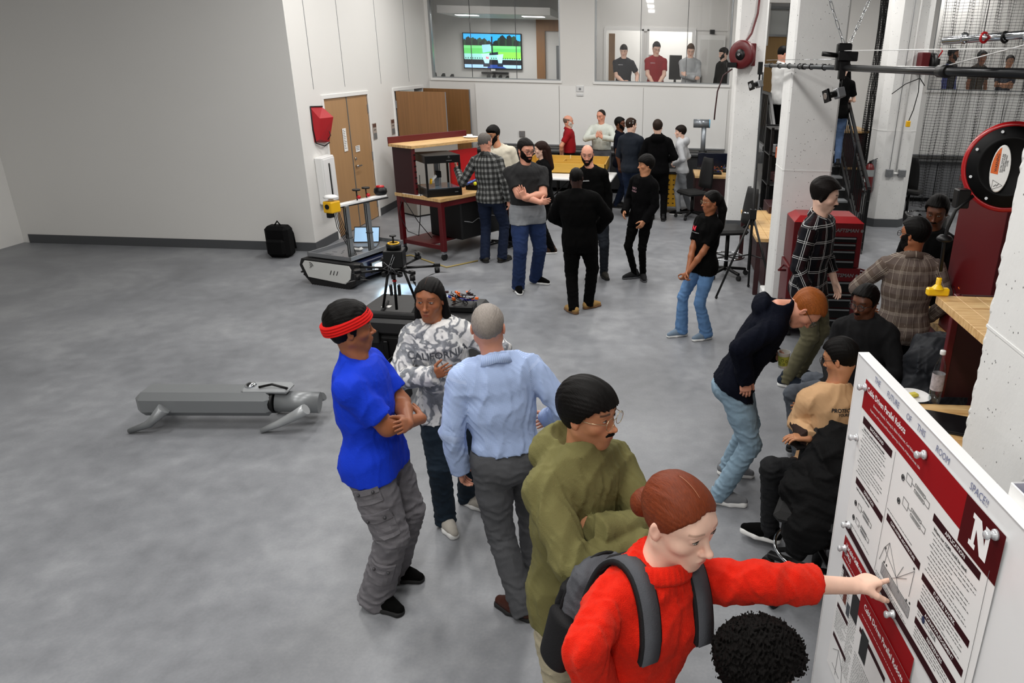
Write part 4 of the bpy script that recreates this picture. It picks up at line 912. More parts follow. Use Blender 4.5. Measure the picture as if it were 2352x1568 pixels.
# columns
M_conc = None
def conc():
    g = Nd('painted_concrete', .6); c = lin('#ebebe9'); n = g.noise(5, 5); vo = g.N.new('ShaderNodeTexVoronoi'); vo.inputs['Scale'].default_value = 34; g.L.new(g.mapv((1, 1, .8)), vo.inputs['Vector'])
    sel = g.math('MULTIPLY', g.math('LESS_THAN', vo.outputs['Distance'], .12), g.math('GREATER_THAN', g.noise(11, 3), .50))
    g.col(g.mix(sel, g.mix(n, c, tuple(v*.88 for v in c[:3])+(1,)), lin('#4a4947'))); h = g.math('SUBTRACT', g.math('MULTIPLY', g.noise(45, 6), .35), g.math('MULTIPLY', sel, .8)); g.bump(h, .35, .01); return g.m
M_conc = conc()
def column(n, x0, x1, y0, y1, ch):
    h = HT; P = [(x0+ch, y0), (x1-ch, y0), (x1, y0+ch), (x1, y1-ch), (x1-ch, y1), (x0+ch, y1), (x0, y1-ch), (x0, y0+ch)]
    t = link('column_%d' % n, None); t['kind'] = 'structure'
    if n < 4: MB().prism(P, 0, h).build('shaft', M_conc, t)
    else:                            # rough cast edges
        rr = random.Random(9); K = 300; vs = []; P2 = []
        for i, p in enumerate(P):
            a_, b_ = Vector(P[i-1]), Vector(P[(i+1) % 8]); p = Vector(p); pre = (p-a_).length > .1
            if pre: P2 += [((p-(p-a_).normalized()*.02), 0), (p, 1)]
            else: P2 += [(p, 1), ((p+(b_-p).normalized()*.02), 0)]
        n_ = len(P2)
        for j in range(K+1):
            for p, jt in P2:
                s_ = .004*jt if j not in (0, K) else 0; vs.append((p[0]+rr.uniform(-s_, s_), p[1]+rr.uniform(-s_, s_), h*j/K))
        MB().add(vs, [(j*n_+i, j*n_+(i+1) % n_, (j+1)*n_+(i+1) % n_, (j+1)*n_+i) for j in range(K) for i in range(n_)]+[list(range(n_)), list(range(K*n_, K*n_+n_))]).build('shaft', M_conc, t)
    e = .012
    Q = [(x0+ch-e*.4, y0-e), (x1-ch+e*.4, y0-e), (x1+e, y0+ch-e*.4), (x1+e, y1-ch+e*.4), (x1-ch+e*.4, y1+e), (x0+ch-e*.4, y1+e), (x0-e, y1-ch+e*.4), (x0-e, y0+ch-e*.4)]
    MB().prism(Q, 0, .15).build('base', M_base, t)
    if n > 1:
        for zz in (1.72,): MB().prism([(p[0]+(.003 if p[0] > (x0+x1)/2 else -.003), p[1]+(.003 if p[1] > (y0+y1)/2 else -.003)) for p in P], zz, zz+.012).build('form_joint', M_conc, t)
    return t
column(1, 1.29, 1.77, 13.1, 13.58, .03); column(2, 1.37, 1.90, 8.05, 8.55, .02); column(3, 3.97, 4.66, 13.62, 14.25, .13); column(4, 1.50, 2.1, 2.5, 3.16, .05)
# stairs with landing
stp = link('stairs', None); stp['kind'] = 'structure'; M_tread = mat('stair_tread', '#7c7e80', .5); M_st = mat('stair_black', '#0c0c0d', .5)
NR, RUN = 8, .27; YS = 13.6
for k in range(NR):
    z = ZF*(k+1)/NR; y0 = YS-RUN*(NR-1-k)
    if k < NR-1:
        MB().b(OPN[0]+.05, OPN[1]-.06, y0, y0+RUN+.02, z-.03, z).build('tread', M_tread, stp)
    MB().b(OPN[0]+.05, OPN[1]-.06, y0-.003, y0+.012, z-ZF/NR, z-.03).build('riser', M_st, stp)
MB().b(OPN[0]-.1, OPN[1], YS, YB+.2, ZF-.2, ZF).build('landing', M_tread, stp)
for sx in (OPN[0]+.02, OPN[1]-.03): MB().prism([(YS-RUN*NR, 0), (YS-RUN*NR+.3, 0), (YS+.05, ZF-.35), (YS+.05, ZF+.02), (YS-RUN*(NR-1)-.1, .22)], -.02, .02, R=Matrix(((0, 0, 1), (1, 0, 0), (0, 1, 0))), o=(sx, 0, 0)).build('stringer', M_st, stp)
def railing(x, lab):
    t = thing('stair_railing', lab, 'railing', (x, YS-RUN*NR, 0)); L = RUN*NR; m = ZF/L
    A, B = (0, .05, .2), (0, L, ZF+.1); mb = MB()
    MB().bar((0, .05, 1.0), (0, L, 1.0+ZF), .045, .045).build('handrail', M_dark, t); MB().bar((0, .05, .82), (0, L, .82+ZF), .03, .03).build('upper_rail', M_dark, t); MB().bar((0, .05, .16), (0, L, .14+ZF), .035, .035).build('lower_rail', M_dark, t)
    MB().bar((0, L, ZF+1.0), (0, L+1.6, ZF+1.0), .045, .045).build('landing_rail', M_dark, t); MB().bar((0, L, ZF+.12), (0, L+1.6, ZF+.12), .03, .03).build('landing_rail', M_dark, t)
    for y in (.08, L*.5, L): MB().b(-.025, .025, y-.025, y+.025, m*y*(.9 if y < .2 else 1), m*y+1.0).build('post', M_dark, t)
    n = 19
    for k in range(n):
        y = .12+(L-.2)*k/(n-1); MB().b(-.007, .007, y-.007, y+.007, m*y+.17, m*y+.83).build('baluster', M_dark, t)
    for k in range(12):
        y = L+.12+k*.12; MB().b(-.007, .007, y-.007, y+.007, ZF+.12, ZF+1.0).build('baluster', M_dark, t)
railing(OPN[1]-.02, 'black steel stair railing on the side of the fire extinguisher'); railing(OPN[0]+.02, 'black steel stair railing beside the column with the round hose reel')
# doors in the left wall
def double_door(n, ya, yb, closed=True):
    t = link('door_%d' % n, None); t.location = (XL, (ya+yb)/2, 0); t['kind'] = 'structure'; h = (yb-ya)/2
    MB(.003).b(-.1, .02, -h-.06, -h, 0, DH-.001).b(-.1, .02, h, h+.06, 0, DH-.001).b(-.1, .02, -h-.06, h+.06, DH, DH+.06).build('door_frame', M_trimw, t)
    return t, h
t, h = double_door(1, D1a, D1b)
M_ply = mat('maple_veneer', '#a9835a', .45, var=.10, vscale=1.6, stretch=(6, 6, .5))
for sg in (-1, 1):
    a, b = (-h+.005, -.012) if sg < 0 else (.012, h-.005); MB(.003).b(-.045, -.004, a, b, .01, DH-.005).build('door_leaf', M_ply, t)
    for z in (.25, 1.1, 1.9): MB().b(-.004, .008, sg*(h-.012)-.02, sg*(h-.012)+.02, z-.07, z+.07).build('hinge', M_graym, t)
MB().b(-.04, .002, -.012, .012, .01, DH-.005).build('astragal', mat('grey_strip', '#5e605f', .5), t)
MB().cyl((0, .10, 1.02), (.05, .10, 1.02), .018).bar((.05, .09, 1.02), (.05, .22, 1.02), .018, .022).cyl((0, .10, 1.14), (.018, .10, 1.14), .024).build('door_handle', M_chrome, t)
tag(MB().b(XL+.002, XL+.005, 12.04, 12.18, 1.30, 1.66).build('paper_notice', mat('paper', '#ecebe8', .7)), 'tall white printed notice taped to the closed wooden door', 'paper')
for k in range(9): pass
tag(MB().b(XL+.002, XL+.005, 12.50, 12.68, 1.24, 1.34).build('paper_label', mat('paper', '#ecebe8', .7)), 'small white label taped above the door handle', 'paper')
M_ink = mat('print_ink', '#2a2a2c', .7)
mb = MB()
for k in range(12): mb.b(XL+.005, XL+.0058, 12.055, 12.055+.11*(.5+.5*((k*37) % 10)/10), 1.63-k*.026, 1.637-k*.026)
for k in range(3): mb.b(XL+.005, XL+.0058, 12.52, 12.65, 1.32-k*.025, 1.328-k*.025)
o = mb.build('notice_print', M_ink); o['kind'] = 'stuff'; tag(o, 'small grey lines of print on the door notices', 'print')
t, h = double_door(2, D2a, D2b)
M_wal = mat('striped_walnut', '#7c5630', .42, var=.35, vscale=2.4, stretch=(14, 14, .35), detail=6)
def leaf(name, hinge, end, lab):
    a, b = Vector(hinge), Vector(end); d = (b-a); L = d.length; an = math.atan2(d.y, d.x); q = thing(name, lab, 'door', (a.x, a.y, 0), an)
    MB(.003).b(.005, L, -.022, .022, .012, DH).build('panel', M_wal, q); MB().b(L, L+.012, -.024, .024, .012, DH).build('edge_strip', M_graym, q); 
    for z in (.25, 1.1, 1.9): MB().b(-.012, .012, -.035, .005, z-.07, z+.07).build('hinge', M_graym, q)
leaf('open_door_leaf', (XL+.03, D2a+.02), (-4.12, 14.78), 'near wooden door leaf standing open from the left wall'); leaf('open_door_leaf', (XL+.03, D2b-.02), (-4.02, 16.30), 'far wooden door leaf standing open against the back wall')
struct('wall_storeroom', MB().b(XL-1.6, XL-1.5, 14, YB, 0, 3), mat('dark_store', '#1c1c1d', .9))
# dark counter along the back wall
t = thing('back_counter', 'long dark counter running under the white wall board', 'counter', (-1.25, YB-.33, 0)); MB(.005).b(-2.75, 2.8, -.3, .3, .86, .90).build('countertop', mat('dark_laminate', '#2c2e30', .4), t)
for k in range(6): MB(.004).b(-2.7+k*.91, -2.7+k*.91+.89, -.25, .28, .1, .86).build('cabinet', mat('charcoal_panel', '#1e1f21', .5), t)
t = thing('back_counter', 'dark counter under the board behind the netting', 'counter', (7.1, YB-.33, 0)); MB(.005).b(-1.9, 1.9, -.3, .3, .86, .90).build('countertop', MATS['dark_laminate'], t)
for k in range(4): MB(.004).b(-1.85+k*.92, -1.85+k*.92+.9, -.22, .28, .1, .86).build('cabinet', mat('grey_panel', '#707275', .5), t)
# floor drain
t = thing('floor_drain', 'pale slotted drain cover set in the floor', 'drain cover', (-2.42, 8.55, 0), .2); MB().lathe([(.0, .004), (.16, .004), (.17, .0)]).build('cover', mat('drain_metal', '#c9ccd0', .35, .3), t)
for i in range(-3, 4):
    for j in range(-2, 3):
        if abs(i)*.04+abs(j)*.05 < .16: MB().b(i*.04-.012, i*.04+.012, j*.05-.018, j*.05+.018, .004, .006).build('slot', M_blk, t)
# ---------------------------------------------------------------- objects
M_red = mat('red_powder_coat', '#56070e', .4); M_redd = mat('dark_red_coat', '#2e0307', .55); M_redb = mat('bright_red', '#b50f17', .35)
M_white = mat('white_plastic', '#e3e3e2', .4); M_rub = mat('rubber', '#101011', .8); M_yel = mat('yellow_plastic', '#e6b012', .4)
M_orange = mat('orange', '#d9600f', .5); M_blue = mat('blue_plastic', '#1c2f9a', .35); M_paper = mat('paper', '#ecebe8', .7)
def butcher():
    g = Nd('butcher_block', .42); w_ = g.noise(2.2, 5, g.mapv((1.2, 14, 4)), .3); s = g.noise(30, 3, g.mapv((.6, 6, 2)))
    g.col(g.ramp(g.math('ADD', g.math('MULTIPLY', w_, .7), g.math('MULTIPLY', s, .3)), [(.3, lin('#a97b45')), (.5, lin('#d2ab74')), (.7, lin('#e6c893'))])); return g.m
M_wood = butcher()
def worktop(t, L, W, z, th=.045, n=7):
    """butcher-block top glued up from separate staves"""
    for k in range(n): MB(.0015).b(0, L, W*k/n+.0006, W*(k+1)/n-.0006, z-th, z-.0004*(k % 2)).build('stave', M_wood, t)
def workbench(lab, x, y, rz, L=1.8, W=.8, shelf=(.40, 1.58), ends=(0, 1), caster=True, lowshelf=True, group=None, lip=True, back=False, m=None):
    m = m or M_red; t = thing('workbench', lab, 'workbench', (x, y, 0), rz, group); z = .9; top = thing('worktop', None, None); top.parent = t; worktop(top, L, W, z)
    for lx in (.05, L-.05):
        for ly in (.05, W-.05):
            l = MB(.004).b(lx-.035, lx+.035, ly-.035, ly+.035, .13 if caster else 0, z-.045).build('leg', m, t)
            if caster: c = MB().disc((lx, ly, .05), .05, (0, 1, 0), .03, 16).build('wheel', M_rub, l); MB().b(lx-.03, lx+.03, ly-.022, ly+.022, .09, .13).build('fork', M_chrome, l)
    MB(.003).b(.05, L-.05, .03, .06, z-.13, z-.045).build('apron', m, t); MB(.003).b(.02, .05, .05, W-.05, z-.13, z-.045).build('side_rail', m, t); MB(.003).b(L-.05, L-.02, .05, W-.05, z-.13, z-.045).build('side_rail', m, t)
    MB(.003).b(.03, .06, .05, W-.05, .15, .21).build('lower_rail', m, t); MB(.003).b(L-.06, L-.03, .05, W-.05, .15, .21).build('lower_rail', m, t)
    if lowshelf: MB(.003).b(.06, L-.06, W*.35, W-.04, .18, .21).build('lower_shelf', m, t)
    if shelf:
        y0, zs = shelf
        for e in ends:
            xx = .02 if e == 0 else L-.05; MB(.003).b(xx, xx+.03, y0+.05, W-.01, z, zs-.04).build('upright', M_redd, t)
            MB(.003).b(xx-.005, xx+.035, y0+.03, y0+.07, z, zs-.04).build('upright_post', m, t)
            for k in range(7): MB().b(xx-.006, xx+.036, y0+.028, y0+.029, z+.08+k*.08, z+.10+k*.08).build('slot', M_blk, t)
        sh = thing('riser_shelf', None, None); sh.parent = t; n = 4
        for k in range(n): MB(.0015).b(-.03, L+.02, y0+(W-y0)*k/n+.0006, y0+(W-y0)*(k+1)/n-.0006, zs-.04, zs-.0003*(k % 2)).build('stave', M_wood, sh)
        if lip: MB(.003).b(-.03, L+.02, W-.004, W+.012, zs-.04, zs+.09).build('back_lip', m, t)
    if back: MB(.003).b(.03, L-.03, W-.02, W, z, (shelf[1] if shelf else 1.5)-.04).build('back_panel', m, t)
    return t
RZ1 = math.radians(60.6)
workbench('red workbench on casters with raised wooden shelf beside the open wooden doors', -3.02, 10.24, RZ1, 1.55, .93, (.46, 1.6), ends=(0,))
MB1 = lambda p: Matrix.Rotation(RZ1, 3, 'Z') @ Vector(p) + Vector((-3.02, 10.24, 0))
# 3-D printer style enclosure on the bench
p_ = MB1((.33, .36, .9)); t = thing('benchtop_machine', 'black open-frame benchtop machine standing on the red workbench', 'machine', p_, math.radians(36)); h = .26
MB(.006).b(-h, h, -h, h, 0, .11).build('base', M_blk, t); MB(.004).b(-h+.02, h-.02, -h+.02, h-.02, .11, .118).build('mirror_bed', mat('bed_glass', '#8fa3b3', .08, .6), t); MB(.006).b(-h, h, -h, h, .47, .58).build('top_cover', M_blk, t)
for a in (-1, 1):
    for b in (-1, 1): MB(.002).b(a*h-a*.028 if a > 0 else -h, h if a > 0 else -h+.028, b*h-b*.028 if b > 0 else -h, h if b > 0 else -h+.028, .11, .47).build('post', M_blk, t)
MB().b(-.03, .03, .02, .06, .12, .47).b(-.045, -.035, .0, .02, .12, .47).b(.035, .045, .0, .02, .12, .47).build('mast', M_alu, t)
arm = MB(.004).bar((0, 0, .28), (-.14, -.12, .22), .035, .03).build('arm', M_white, t); MB().cyl((-.14, -.12, .24), (-.16, -.14, .17), .018).build('nozzle', M_yel, t); MB(.004).b(-.04, .04, -.05, .02, .24, .33).build('carriage', M_blk, t)
MB().ring((.09, -h-.001, .55), .012, (0, 1, 0), .0018, 16, 5).build('badge', M_alu, t); MB().b(.05, .13, -h-.0015, -h, .50, .508).build('badge_text', M_alu, t)
MB().b(.15, .20, -h-.0015, -h, .05, .062).build('badge_text', M_alu, t)
t = thing('red_panel_box', 'bright red panel standing upright behind the black benchtop machine', 'panel', MB1((1.15, .62, .9)), RZ1); MB(.005).b(-.3, .3, -.02, .02, 0, .55).build('panel', M_redb, t); MB(.005).b(-.3, .3, -.1, .02, 0, .02).build('foot', M_redb, t)
tag(MB(.003).box(MB1((.16, .60, .903)), (.3, .36, .006), RZ1).build('white_sheet', M_paper), 'white sheet lying on the red workbench left of the black machine', 'sheet')
t = thing('paper_plate', 'white paper plate with a napkin on the raised wooden shelf', 'plate', MB1((1.40, .68, 1.601))); MB().lathe([(0, .004), (.075, .004), (.115, .018), (.12, .018), (.078, 0), (0, 0)]).build('plate', M_paper, t); MB(.008).box((-.02, .02, .028), (.09, .05, .04), .5).build('napkin', M_paper, t)
random.seed(4)
t = thing('robot_gripper_kit', 'small blue and silver gripper parts heaped on the bench beside the plaid shirted man', 'robot parts', MB1((1.0, .25, .9)), RZ1)
MB().cyl((-.2, 0, .09), (.15, .05, .14), .018).build('blue_rod', mat('rod_blue', '#5d7bd0', .3, .4), t); MB().sphere((-.12, -.1, .10), .028).build('yellow_ball', mat('neon_yellow', '#d8df20', .5), t)
MB(.006).box((0, 0, .04), (.3, .2, .08), .3).build('housing', M_blk, t)
for k in range(9): MB().box((random.uniform(-.2, .2), random.uniform(-.12, .12), .1+random.uniform(0, .04)), (.05, .012, .012), random.uniform(0, 3)).build('linkage', M_alu, t)
tag(MB().tube([MB1((.05, .8, .9)), MB1((-.02, .85, .6)), MB1((.0, .72, .35)), MB1((.05, .55, .30)), MB1((.02, .45, .6)), MB1((.03, .42, .92)), MB1((.02, .40, 1.2))], .006, 6).build('power_cable', M_blk), 'black power cable looping down the left end of the red workbench', 'cable')
tag(MB().tube([MB1((-.02, .75, .86)), MB1((.1, .6, .5)), MB1((.3, .55, .22))], .006, 6).build('power_cable', M_blk), 'black cable running down to the lower shelf of the red workbench', 'cable')
t = thing('dark_crate', 'black covered crate stored under the red workbench', 'crate', MB1((1.0, .42, .0)), RZ1); MB(.02).b(-.55, .38, -.36, .3, .22, .8).build('crate', M_blk, t)
for k in range(3): MB().tube([(-.5+k*.3, -.37, .5), (-.35+k*.3, -.39, .46), (-.2+k*.3, -.37, .5)], .006, 5).build('strap', M_graym, t)
t = thing('office_chair_base', 'black five-star chair foot showing under the red workbench', 'chair', MB1((1.15, -.12, 0)))
for k in range(5):
    a = k*2*PI/5; l = MB(.004).bar((0, 0, .1), (.26*math.cos(a), .26*math.sin(a), .07), .035, .03).build('leg', M_blk, t); MB().disc((.26*math.cos(a), .26*math.sin(a), .03), .03, (math.sin(a), -math.cos(a), 0), .03, 12).build('caster', M_rub, l)
MB().cyl((0, 0, .05), (0, 0, .3), .028).build('column', M_blk, t)
# grey cabinet
t = thing('steel_cabinet', 'grey steel cabinet between the closed and the open wooden doors', 'cabinet', (-4.35, 13.25, 0), math.radians(52)); M_cab = mat('warm_grey_paint', '#8c8984', .5)
MB(.004).b(-.0, 1.0, 0, .62, .03, 1.27).build('body', M_cab, t); MB(.004).b(-.01, 1.01, -.01, .63, 1.27, 1.295).build('top', mat('grey_top', '#a09d98', .5), t); MB().b(.02, .98, .02, .6, 0, .03).build('plinth', M_blk, t); MB(.002).b(.4, .55, -.02, 0, .7, .72).build('handle', M_white, t)
# ---- wall items, left
def wthing(nm, lab, cat, y, z): return thing(nm, lab, cat, (XL, y, z), 0)
t = wthing('first_aid_bag', 'red fabric bag hanging on the wall above the white cabinet', 'bag', 11.2, 1.43)
V_ = [(0, -.2, .12), (0, .2, .08), (0, .22, .60), (0, -.2, .62), (.06, -.15, .16), (.08, .14, .10), (.16, .20, .46), (.10, -.14, .46)]
MB().add(V_, [(0, 1, 2, 3), (4, 5, 6, 7), (0, 1, 5, 4), (1, 2, 6, 5), (2, 3, 7, 6), (3, 0, 4, 7)]).build('bag', mat('red_nylon', '#a80f1c', .5, bump=.2, bscale=40), t)
MB().tube([(0.01, .22, .61), (0.01, -.2, .63), (.01, -.21, .3), (0.02, -.19, .11), (.06, 0, .05), (.08, .14, .09)], .009, 6).build('binding', M_blk, t)
MB().tube([(.10, .1, .30), (.12, .12, .2), (.10, .05, .14)], .006, 6).build('strap', M_blk, t)
t = wthing('defibrillator_cabinet', 'white wall cabinet with a dark slot beside the closed wooden door', 'cabinet', 11.12, .64); MB(.015).b(0, .12, -.21, .22, 0, .70).build('body', M_white, t)
MB(.004).b(.12, .13, -.19, .20, .03, .67).build('door', mat('white_gloss', '#ececec', .3), t); MB().b(.128, .134, -.03, .01, .10, .60).build('slot', M_blk, t); MB().b(.13, .132, .03, .035, .12, .58).build('lettering', M_graym, t)
for y, zz, lb in ((13.44, 1.50, 'small brown and grey room plaque right of the closed double door'), (14.40, 1.50, 'small brown and grey room plaque at the frame of the open door')):
    t = wthing('room_plaque', lb, 'sign', y, zz); MB(.002).b(0, .01, -.09, .09, -.14, .14).build('plate', mat('plaque_beige', '#a39890', .5), t); MB().b(.01, .012, -.08, .08, .07, .13).build('brown_band', mat('plaque_brown', '#5b4038', .5), t); MB().b(.01, .012, -.08, .08, -.13, -.03).build('grey_band', mat('plaque_grey', '#6d6f70', .5), t)
    MB().b(.0121, .0125, -.05, .05, .02, .03).build('lettering', M_ink, t)
# items on the back wall
t = thing('thermostat', 'white wall sensor on the pier between the two window strips', 'sensor', (-1.72, YB, 2.14)); MB(.01).b(-.10, .10, -.03, 0, -.12, .12).build('case', M_white, t); MB(.008).b(-.08, .08, -.045, -.03, -.02, .10).build('cover', mat('offwhite', '#d5d6d6', .4), t); MB().disc((0, -.046, .04), .028, (0, 1, 0), .004).build('lens', M_graym, t); MB(.008).b(-.07, .07, -.05, -.03, -.11, -.06).build('lower_cover', mat('offwhite', '#d5d6d6', .4), t)
for x, z, lb, mm in ((-3.03, 1.19, 'grey data plate on the white board left of the crowd', 'notice_grey'), (.14, 1.17, 'white outlet box behind the boy in the pale hoodie', 'white_plastic')):
    t = thing('wall_outlet', lb, 'outlet', (x, YB-.03, z)); MB(.004).b(-.065, .065, -.03, 0, -.065, .065).build('plate', MATS[mm], t)
    for a in (-.03, .03):
        for b in (-.035, 0, .035): MB().b(a-.02, a+.02, -.033, -.03, b-.011, b+.011).build('socket', M_graym if mm != 'white_plastic' else M_blk, t)
# television
t = thing('television', 'large wall television showing a farm robot in a field', 'television', (-4.32, 20.28, 2.50)); w_, h_ = 1.53, .87
MB(.006).b(-w_/2, w_/2, -.07, 0, 0, h_).build('bezel', M_blk, t)
def em(n, c, e=1.0): return mat('screen_'+n, c, .5, emit=e)
def pic(nm, poly, m, y): MB().add([(a*(w_-.05)-(w_-.05)/2, y, .025+b*(h_-.05)) for a, b in poly], [list(range(len(poly)))]).build(nm, m, t)
def rc(a, b, c, d): return [(a, c), (b, c), (b, d), (a, d)]
pic('sky', rc(0, 1, .6, 1), em('sky', '#2aa8e8'), -.071); random.seed(7)
for k in range(26):
    a = k/25; hh_ = random.uniform(.80, .99) if not .46 < a < .56 else random.uniform(.68, .75); pic('tree', [(max(0, a-.05), .64), (min(1, a+.05), .64), (min(1, a+.045), hh_-.06), (min(1, a+.01), hh_), (max(0, a-.04), hh_-.05)], em('tree%d' % (k % 3), ('#0e2c1e', '#1a4028', '#0a1e18')[k % 3], .8), -.072-.0002*(k % 3))
pic('far_grass', rc(0, 1, .55, .66), em('grass1', '#6fd07c'), -.074); pic('grass', rc(0, 1, .42, .58), em('grass2', '#58c060'), -.0745); pic('meadow', rc(0, 1, .25, .42), em('meadow', '#8fd0c8'), -.075); pic('crop', rc(.6, 1, .28, .48), em('crop', '#7fdc4a'), -.0755)
for k in range(24): pic('stalk', rc(.02+k*.041, .035+k*.041, .27, .31), em('stalk', '#16302a'), -.0757)
pic('black_tarp', rc(0, 1, .10, .25), em('tarp', '#0a0d18'), -.076); pic('path', rc(0, 1, 0, .10), em('path', '#9ac4e6'), -.0765)
pic('robot_leg', [(.30, .42), (.46, .44), (.43, .13), (.36, .13)], em('rob', '#a9dcf0'), -.078); pic('robot_leg', [(.57, .40), (.69, .42), (.66, .14), (.60, .14)], em('rob', '#a9dcf0'), -.078); pic('robot_body', [(.32, .68), (.47, .70), (.48, .50), (.33, .45)], em('rob2', '#8cc8e0'), -.078)
pic('robot_frame', rc(.485, .51, .4, .93), em('dark', '#122030'), -.0785); pic('robot_frame', [(.45, .45), (.60, .48), (.60, .40), (.44, .38)], em('dark', '#122030'), -.0785); pic('robot_wheel', rc(.33, .45, .04, .14), em('dark', '#122030'), -.0784); pic('robot_wheel', rc(.58, .68, .05, .15), em('dark', '#122030'), -.0784); pic('tarp_shadow', [(.42, .1), (.62, .1), (.74, 0), (.4, 0)], em('shadow', '#1d3f8c'), -.0782)
lettering('N', (-w_/2+.41*w_-.0, -.0795, .27), (1, 0, 0), (0, 0, 1), .085, em('nred', '#d01020', 1), t, bold=.004, depth=.0003)
MB().b(-.05, .06, -.085, -.07, -.045, .0).build('label', M_paper, t); MB(.006).b(-.30, .40, -.14, 0, -.12, -.07).build('sound_bar', M_blk, t)
M_chair = mat('chair_shell', '#1a1b1c', .5)
for i, (px_, y) in enumerate(((1000, 19.4), (1020, 18.8), (1040, 18.2), (1124, 19.9), (1137, 19.2), (1151, 18.5), (1167, 17.8))):
    x = float(at(px_, 165, y)[0])
    t = thing('meeting_chair', ['dark shell chair in the corner of the meeting room', 'dark shell chair, second from the meeting room corner', 'dark shell chair, third from the meeting room corner', 'dark shell chair under the left part of the television', 'dark shell chair under the middle of the television', 'dark shell chair under the right part of the television', 'dark shell chair right of the others under the television'][i], 'chair', (x, y, ZF), .2, 'meeting room chairs'); t.rotation_euler[2] = 1.15
    MB().add([Vector((.10*a*(1-.25*b*b), .03*a*a, .62+.48*b)) for b in (0, .25, .5, .75, .9, 1.0) for a in ((-1, -.5, 0, .5, 1) if b < 1 else (-.6, -.3, 0, .3, .6))], [(r*5+k, r*5+k+1, r*5+k+6, r*5+k+5) for r in range(5) for k in range(4)], True).build('backrest', M_chair, t)
    MB(.03).b(-.22, .22, -.42, .0, .43, .48).build('seat', M_chair, t)
    for a in (-.18, .18):
        for b in (-.38, -.04): MB().cyl((a, b, 0), (a*.8, b, .44), .012, seg=6).build('leg', M_dark, t)
# ---- tracked robot
t = thing('tracked_robot', 'low tracked robot with flat tray, laptop and sensor mast', 'robot', (-3.97, 9.25, 0), math.radians(-18)); M_rw = mat('robot_white', '#cfd0cd', .35)
prof = [(-.42, .20), (-.30, .055), (.28, .055), (.42, .20), (.38, .30), (-.38, .30)]
for sy, nm in ((-.36, 'track'), (.36, 'track')):
    RX = Matrix(((1, 0, 0), (0, 0, -1), (0, 1, 0))); o_ = sy+.07
    tk = MB().prism([(-.46, .24), (-.40, .10), (-.30, .0), (.28, .0), (.40, .08), (.47, .24), (.42, .33), (-.42, .33)], 0, .14, R=RX, o=(0, o_, 0)).build(nm, M_rub, t)
    for k in range(24):
        a = -.44+k*.038; MB().b(a-.010, a+.010, sy-.078, sy+.078, (.0 if -.30 < a < .28 else .02+max(0, (abs(a+.0)-.29))*.8)-.0, (.0 if -.30 < a < .28 else .02+max(0, (abs(a)-.29))*.8)+.018).build('tread_lug', M_rub, tk)
    sd = MB(.003).prism([(-.40, .26), (-.33, .10), (.25, .07), (.33, .14), (.36, .26), (.33, .31), (-.36, .31)], 0, .012, R=RX, o=(0, sy+(-.072 if sy < 0 else .084), 0)).build('side_plate', M_rw, t)
    if sy < 0:
        for k in range(3): MB().bar((.03+k*.05, sy-.087, .17), (.055+k*.05, sy-.087, .225), .010, .006).build('slot', M_blk, sd)
        for k in range(4): MB().tube([(-.30+.02*k*math.cos(q)+.02, sy-.086, .20+.022*(k+1)*math.sin(q)+.01) for q in np.linspace(.5, 1.6, 5)], .004, 5).build('vent', M_blk, sd)
MB(.01).b(-.36, .36, -.30, .30, .10, .31).build('hull', mat('hull_blue', '#141c38', .4), t)
pl = MB(.002).b(-.38, .30, -.36, .72, .345, .352).build('tray', M_graym, t)
for a in ((-.38, .30, -.36, -.345), (-.38, .30, .705, .72), (-.38, -.365, -.36, .72), (.285, .30, -.36, .72)): MB(.002).b(*a, .352, .40).build('tray_rim', M_graym, t)
for a in (-.3, .2):
    for b in (-.25, .55): MB().b(a-.02, a+.02, b-.02, b+.02, .31, .345).build('standoff', M_dark, t)
random.seed(3)
for k in range(10): MB().box((random.uniform(-.3, .1), random.uniform(-.25, .1), .3530), (random.uniform(.04, .12), .012, .002), random.choice((.4, 1.9, .5, .1))).build('tray_slot', mat('tray_dark', '#4c4e50', .5), pl)
for xx, yy in ((.20, -.22), (.24, .12)):
    m_ = MB(.002).b(xx-.028, xx+.028, yy-.028, yy+.028, .352, 1.02).build('mast_extrusion', M_alu, t)
    for d_ in (-.014, .014): MB().b(xx+d_-.004, xx+d_+.004, yy-.031, yy-.028, .37, 1.0).build('groove', M_dark, m_)
    MB().ring((xx, yy, .62), .045, (0, 0, 1), .004, 14, 5).build('cable_tie', M_blk, m_)
MB(.004).bar((.14, -.34, 1.03), (.30, .42, 1.06), .09, .03).build('crossbar', M_white, t); MB(.004).bar((.13, -.33, 1.01), (.31, .43, 1.035), .10, .016).build('crossbar_plate', M_blk, t)
li = MB(.012).b(.06, .20, -.46, -.30, .96, 1.10).build('yellow_sensor_box', M_yel, t); MB().lathe([(0, 0), (.085, 0), (.09, .012), (.06, .03), (0, .036)], (.13, -.38, 1.14)).cyl((.13, -.38, 1.10), (.13, -.38, 1.15), .03).build('antenna_disc', M_white, li); MB(.006).b(.09, .15, -.45, -.37, .90, .96).build('camera', M_blk, li)
MB().disc((.13, -.463, 1.04), .03, (0, 1, 0), .01).build('lens', M_blk, li)
for k in (-.02, .16):
    a_s = MB().cyl((.22, k, 1.06), (.22, k, 1.18), .008).disc((.22, k, 1.19), .05, (0, 0, 1), .018, 16).build('small_antenna', M_blk, t); MB().sphere((.25, k, 1.10), .025).build('red_knob', M_redb, a_s)
gn = MB().lathe([(0, 0), (.07, 0), (.085, .03), (.08, .07), (.05, .095), (0, .10)], (.27, .38, 1.08)).build('satellite_receiver', M_blk, t); MB().lathe([(0, .0), (.055, .0), (.05, .02), (0, .028)], (.27, .38, 1.17)).build('red_cap', M_redb, gn)
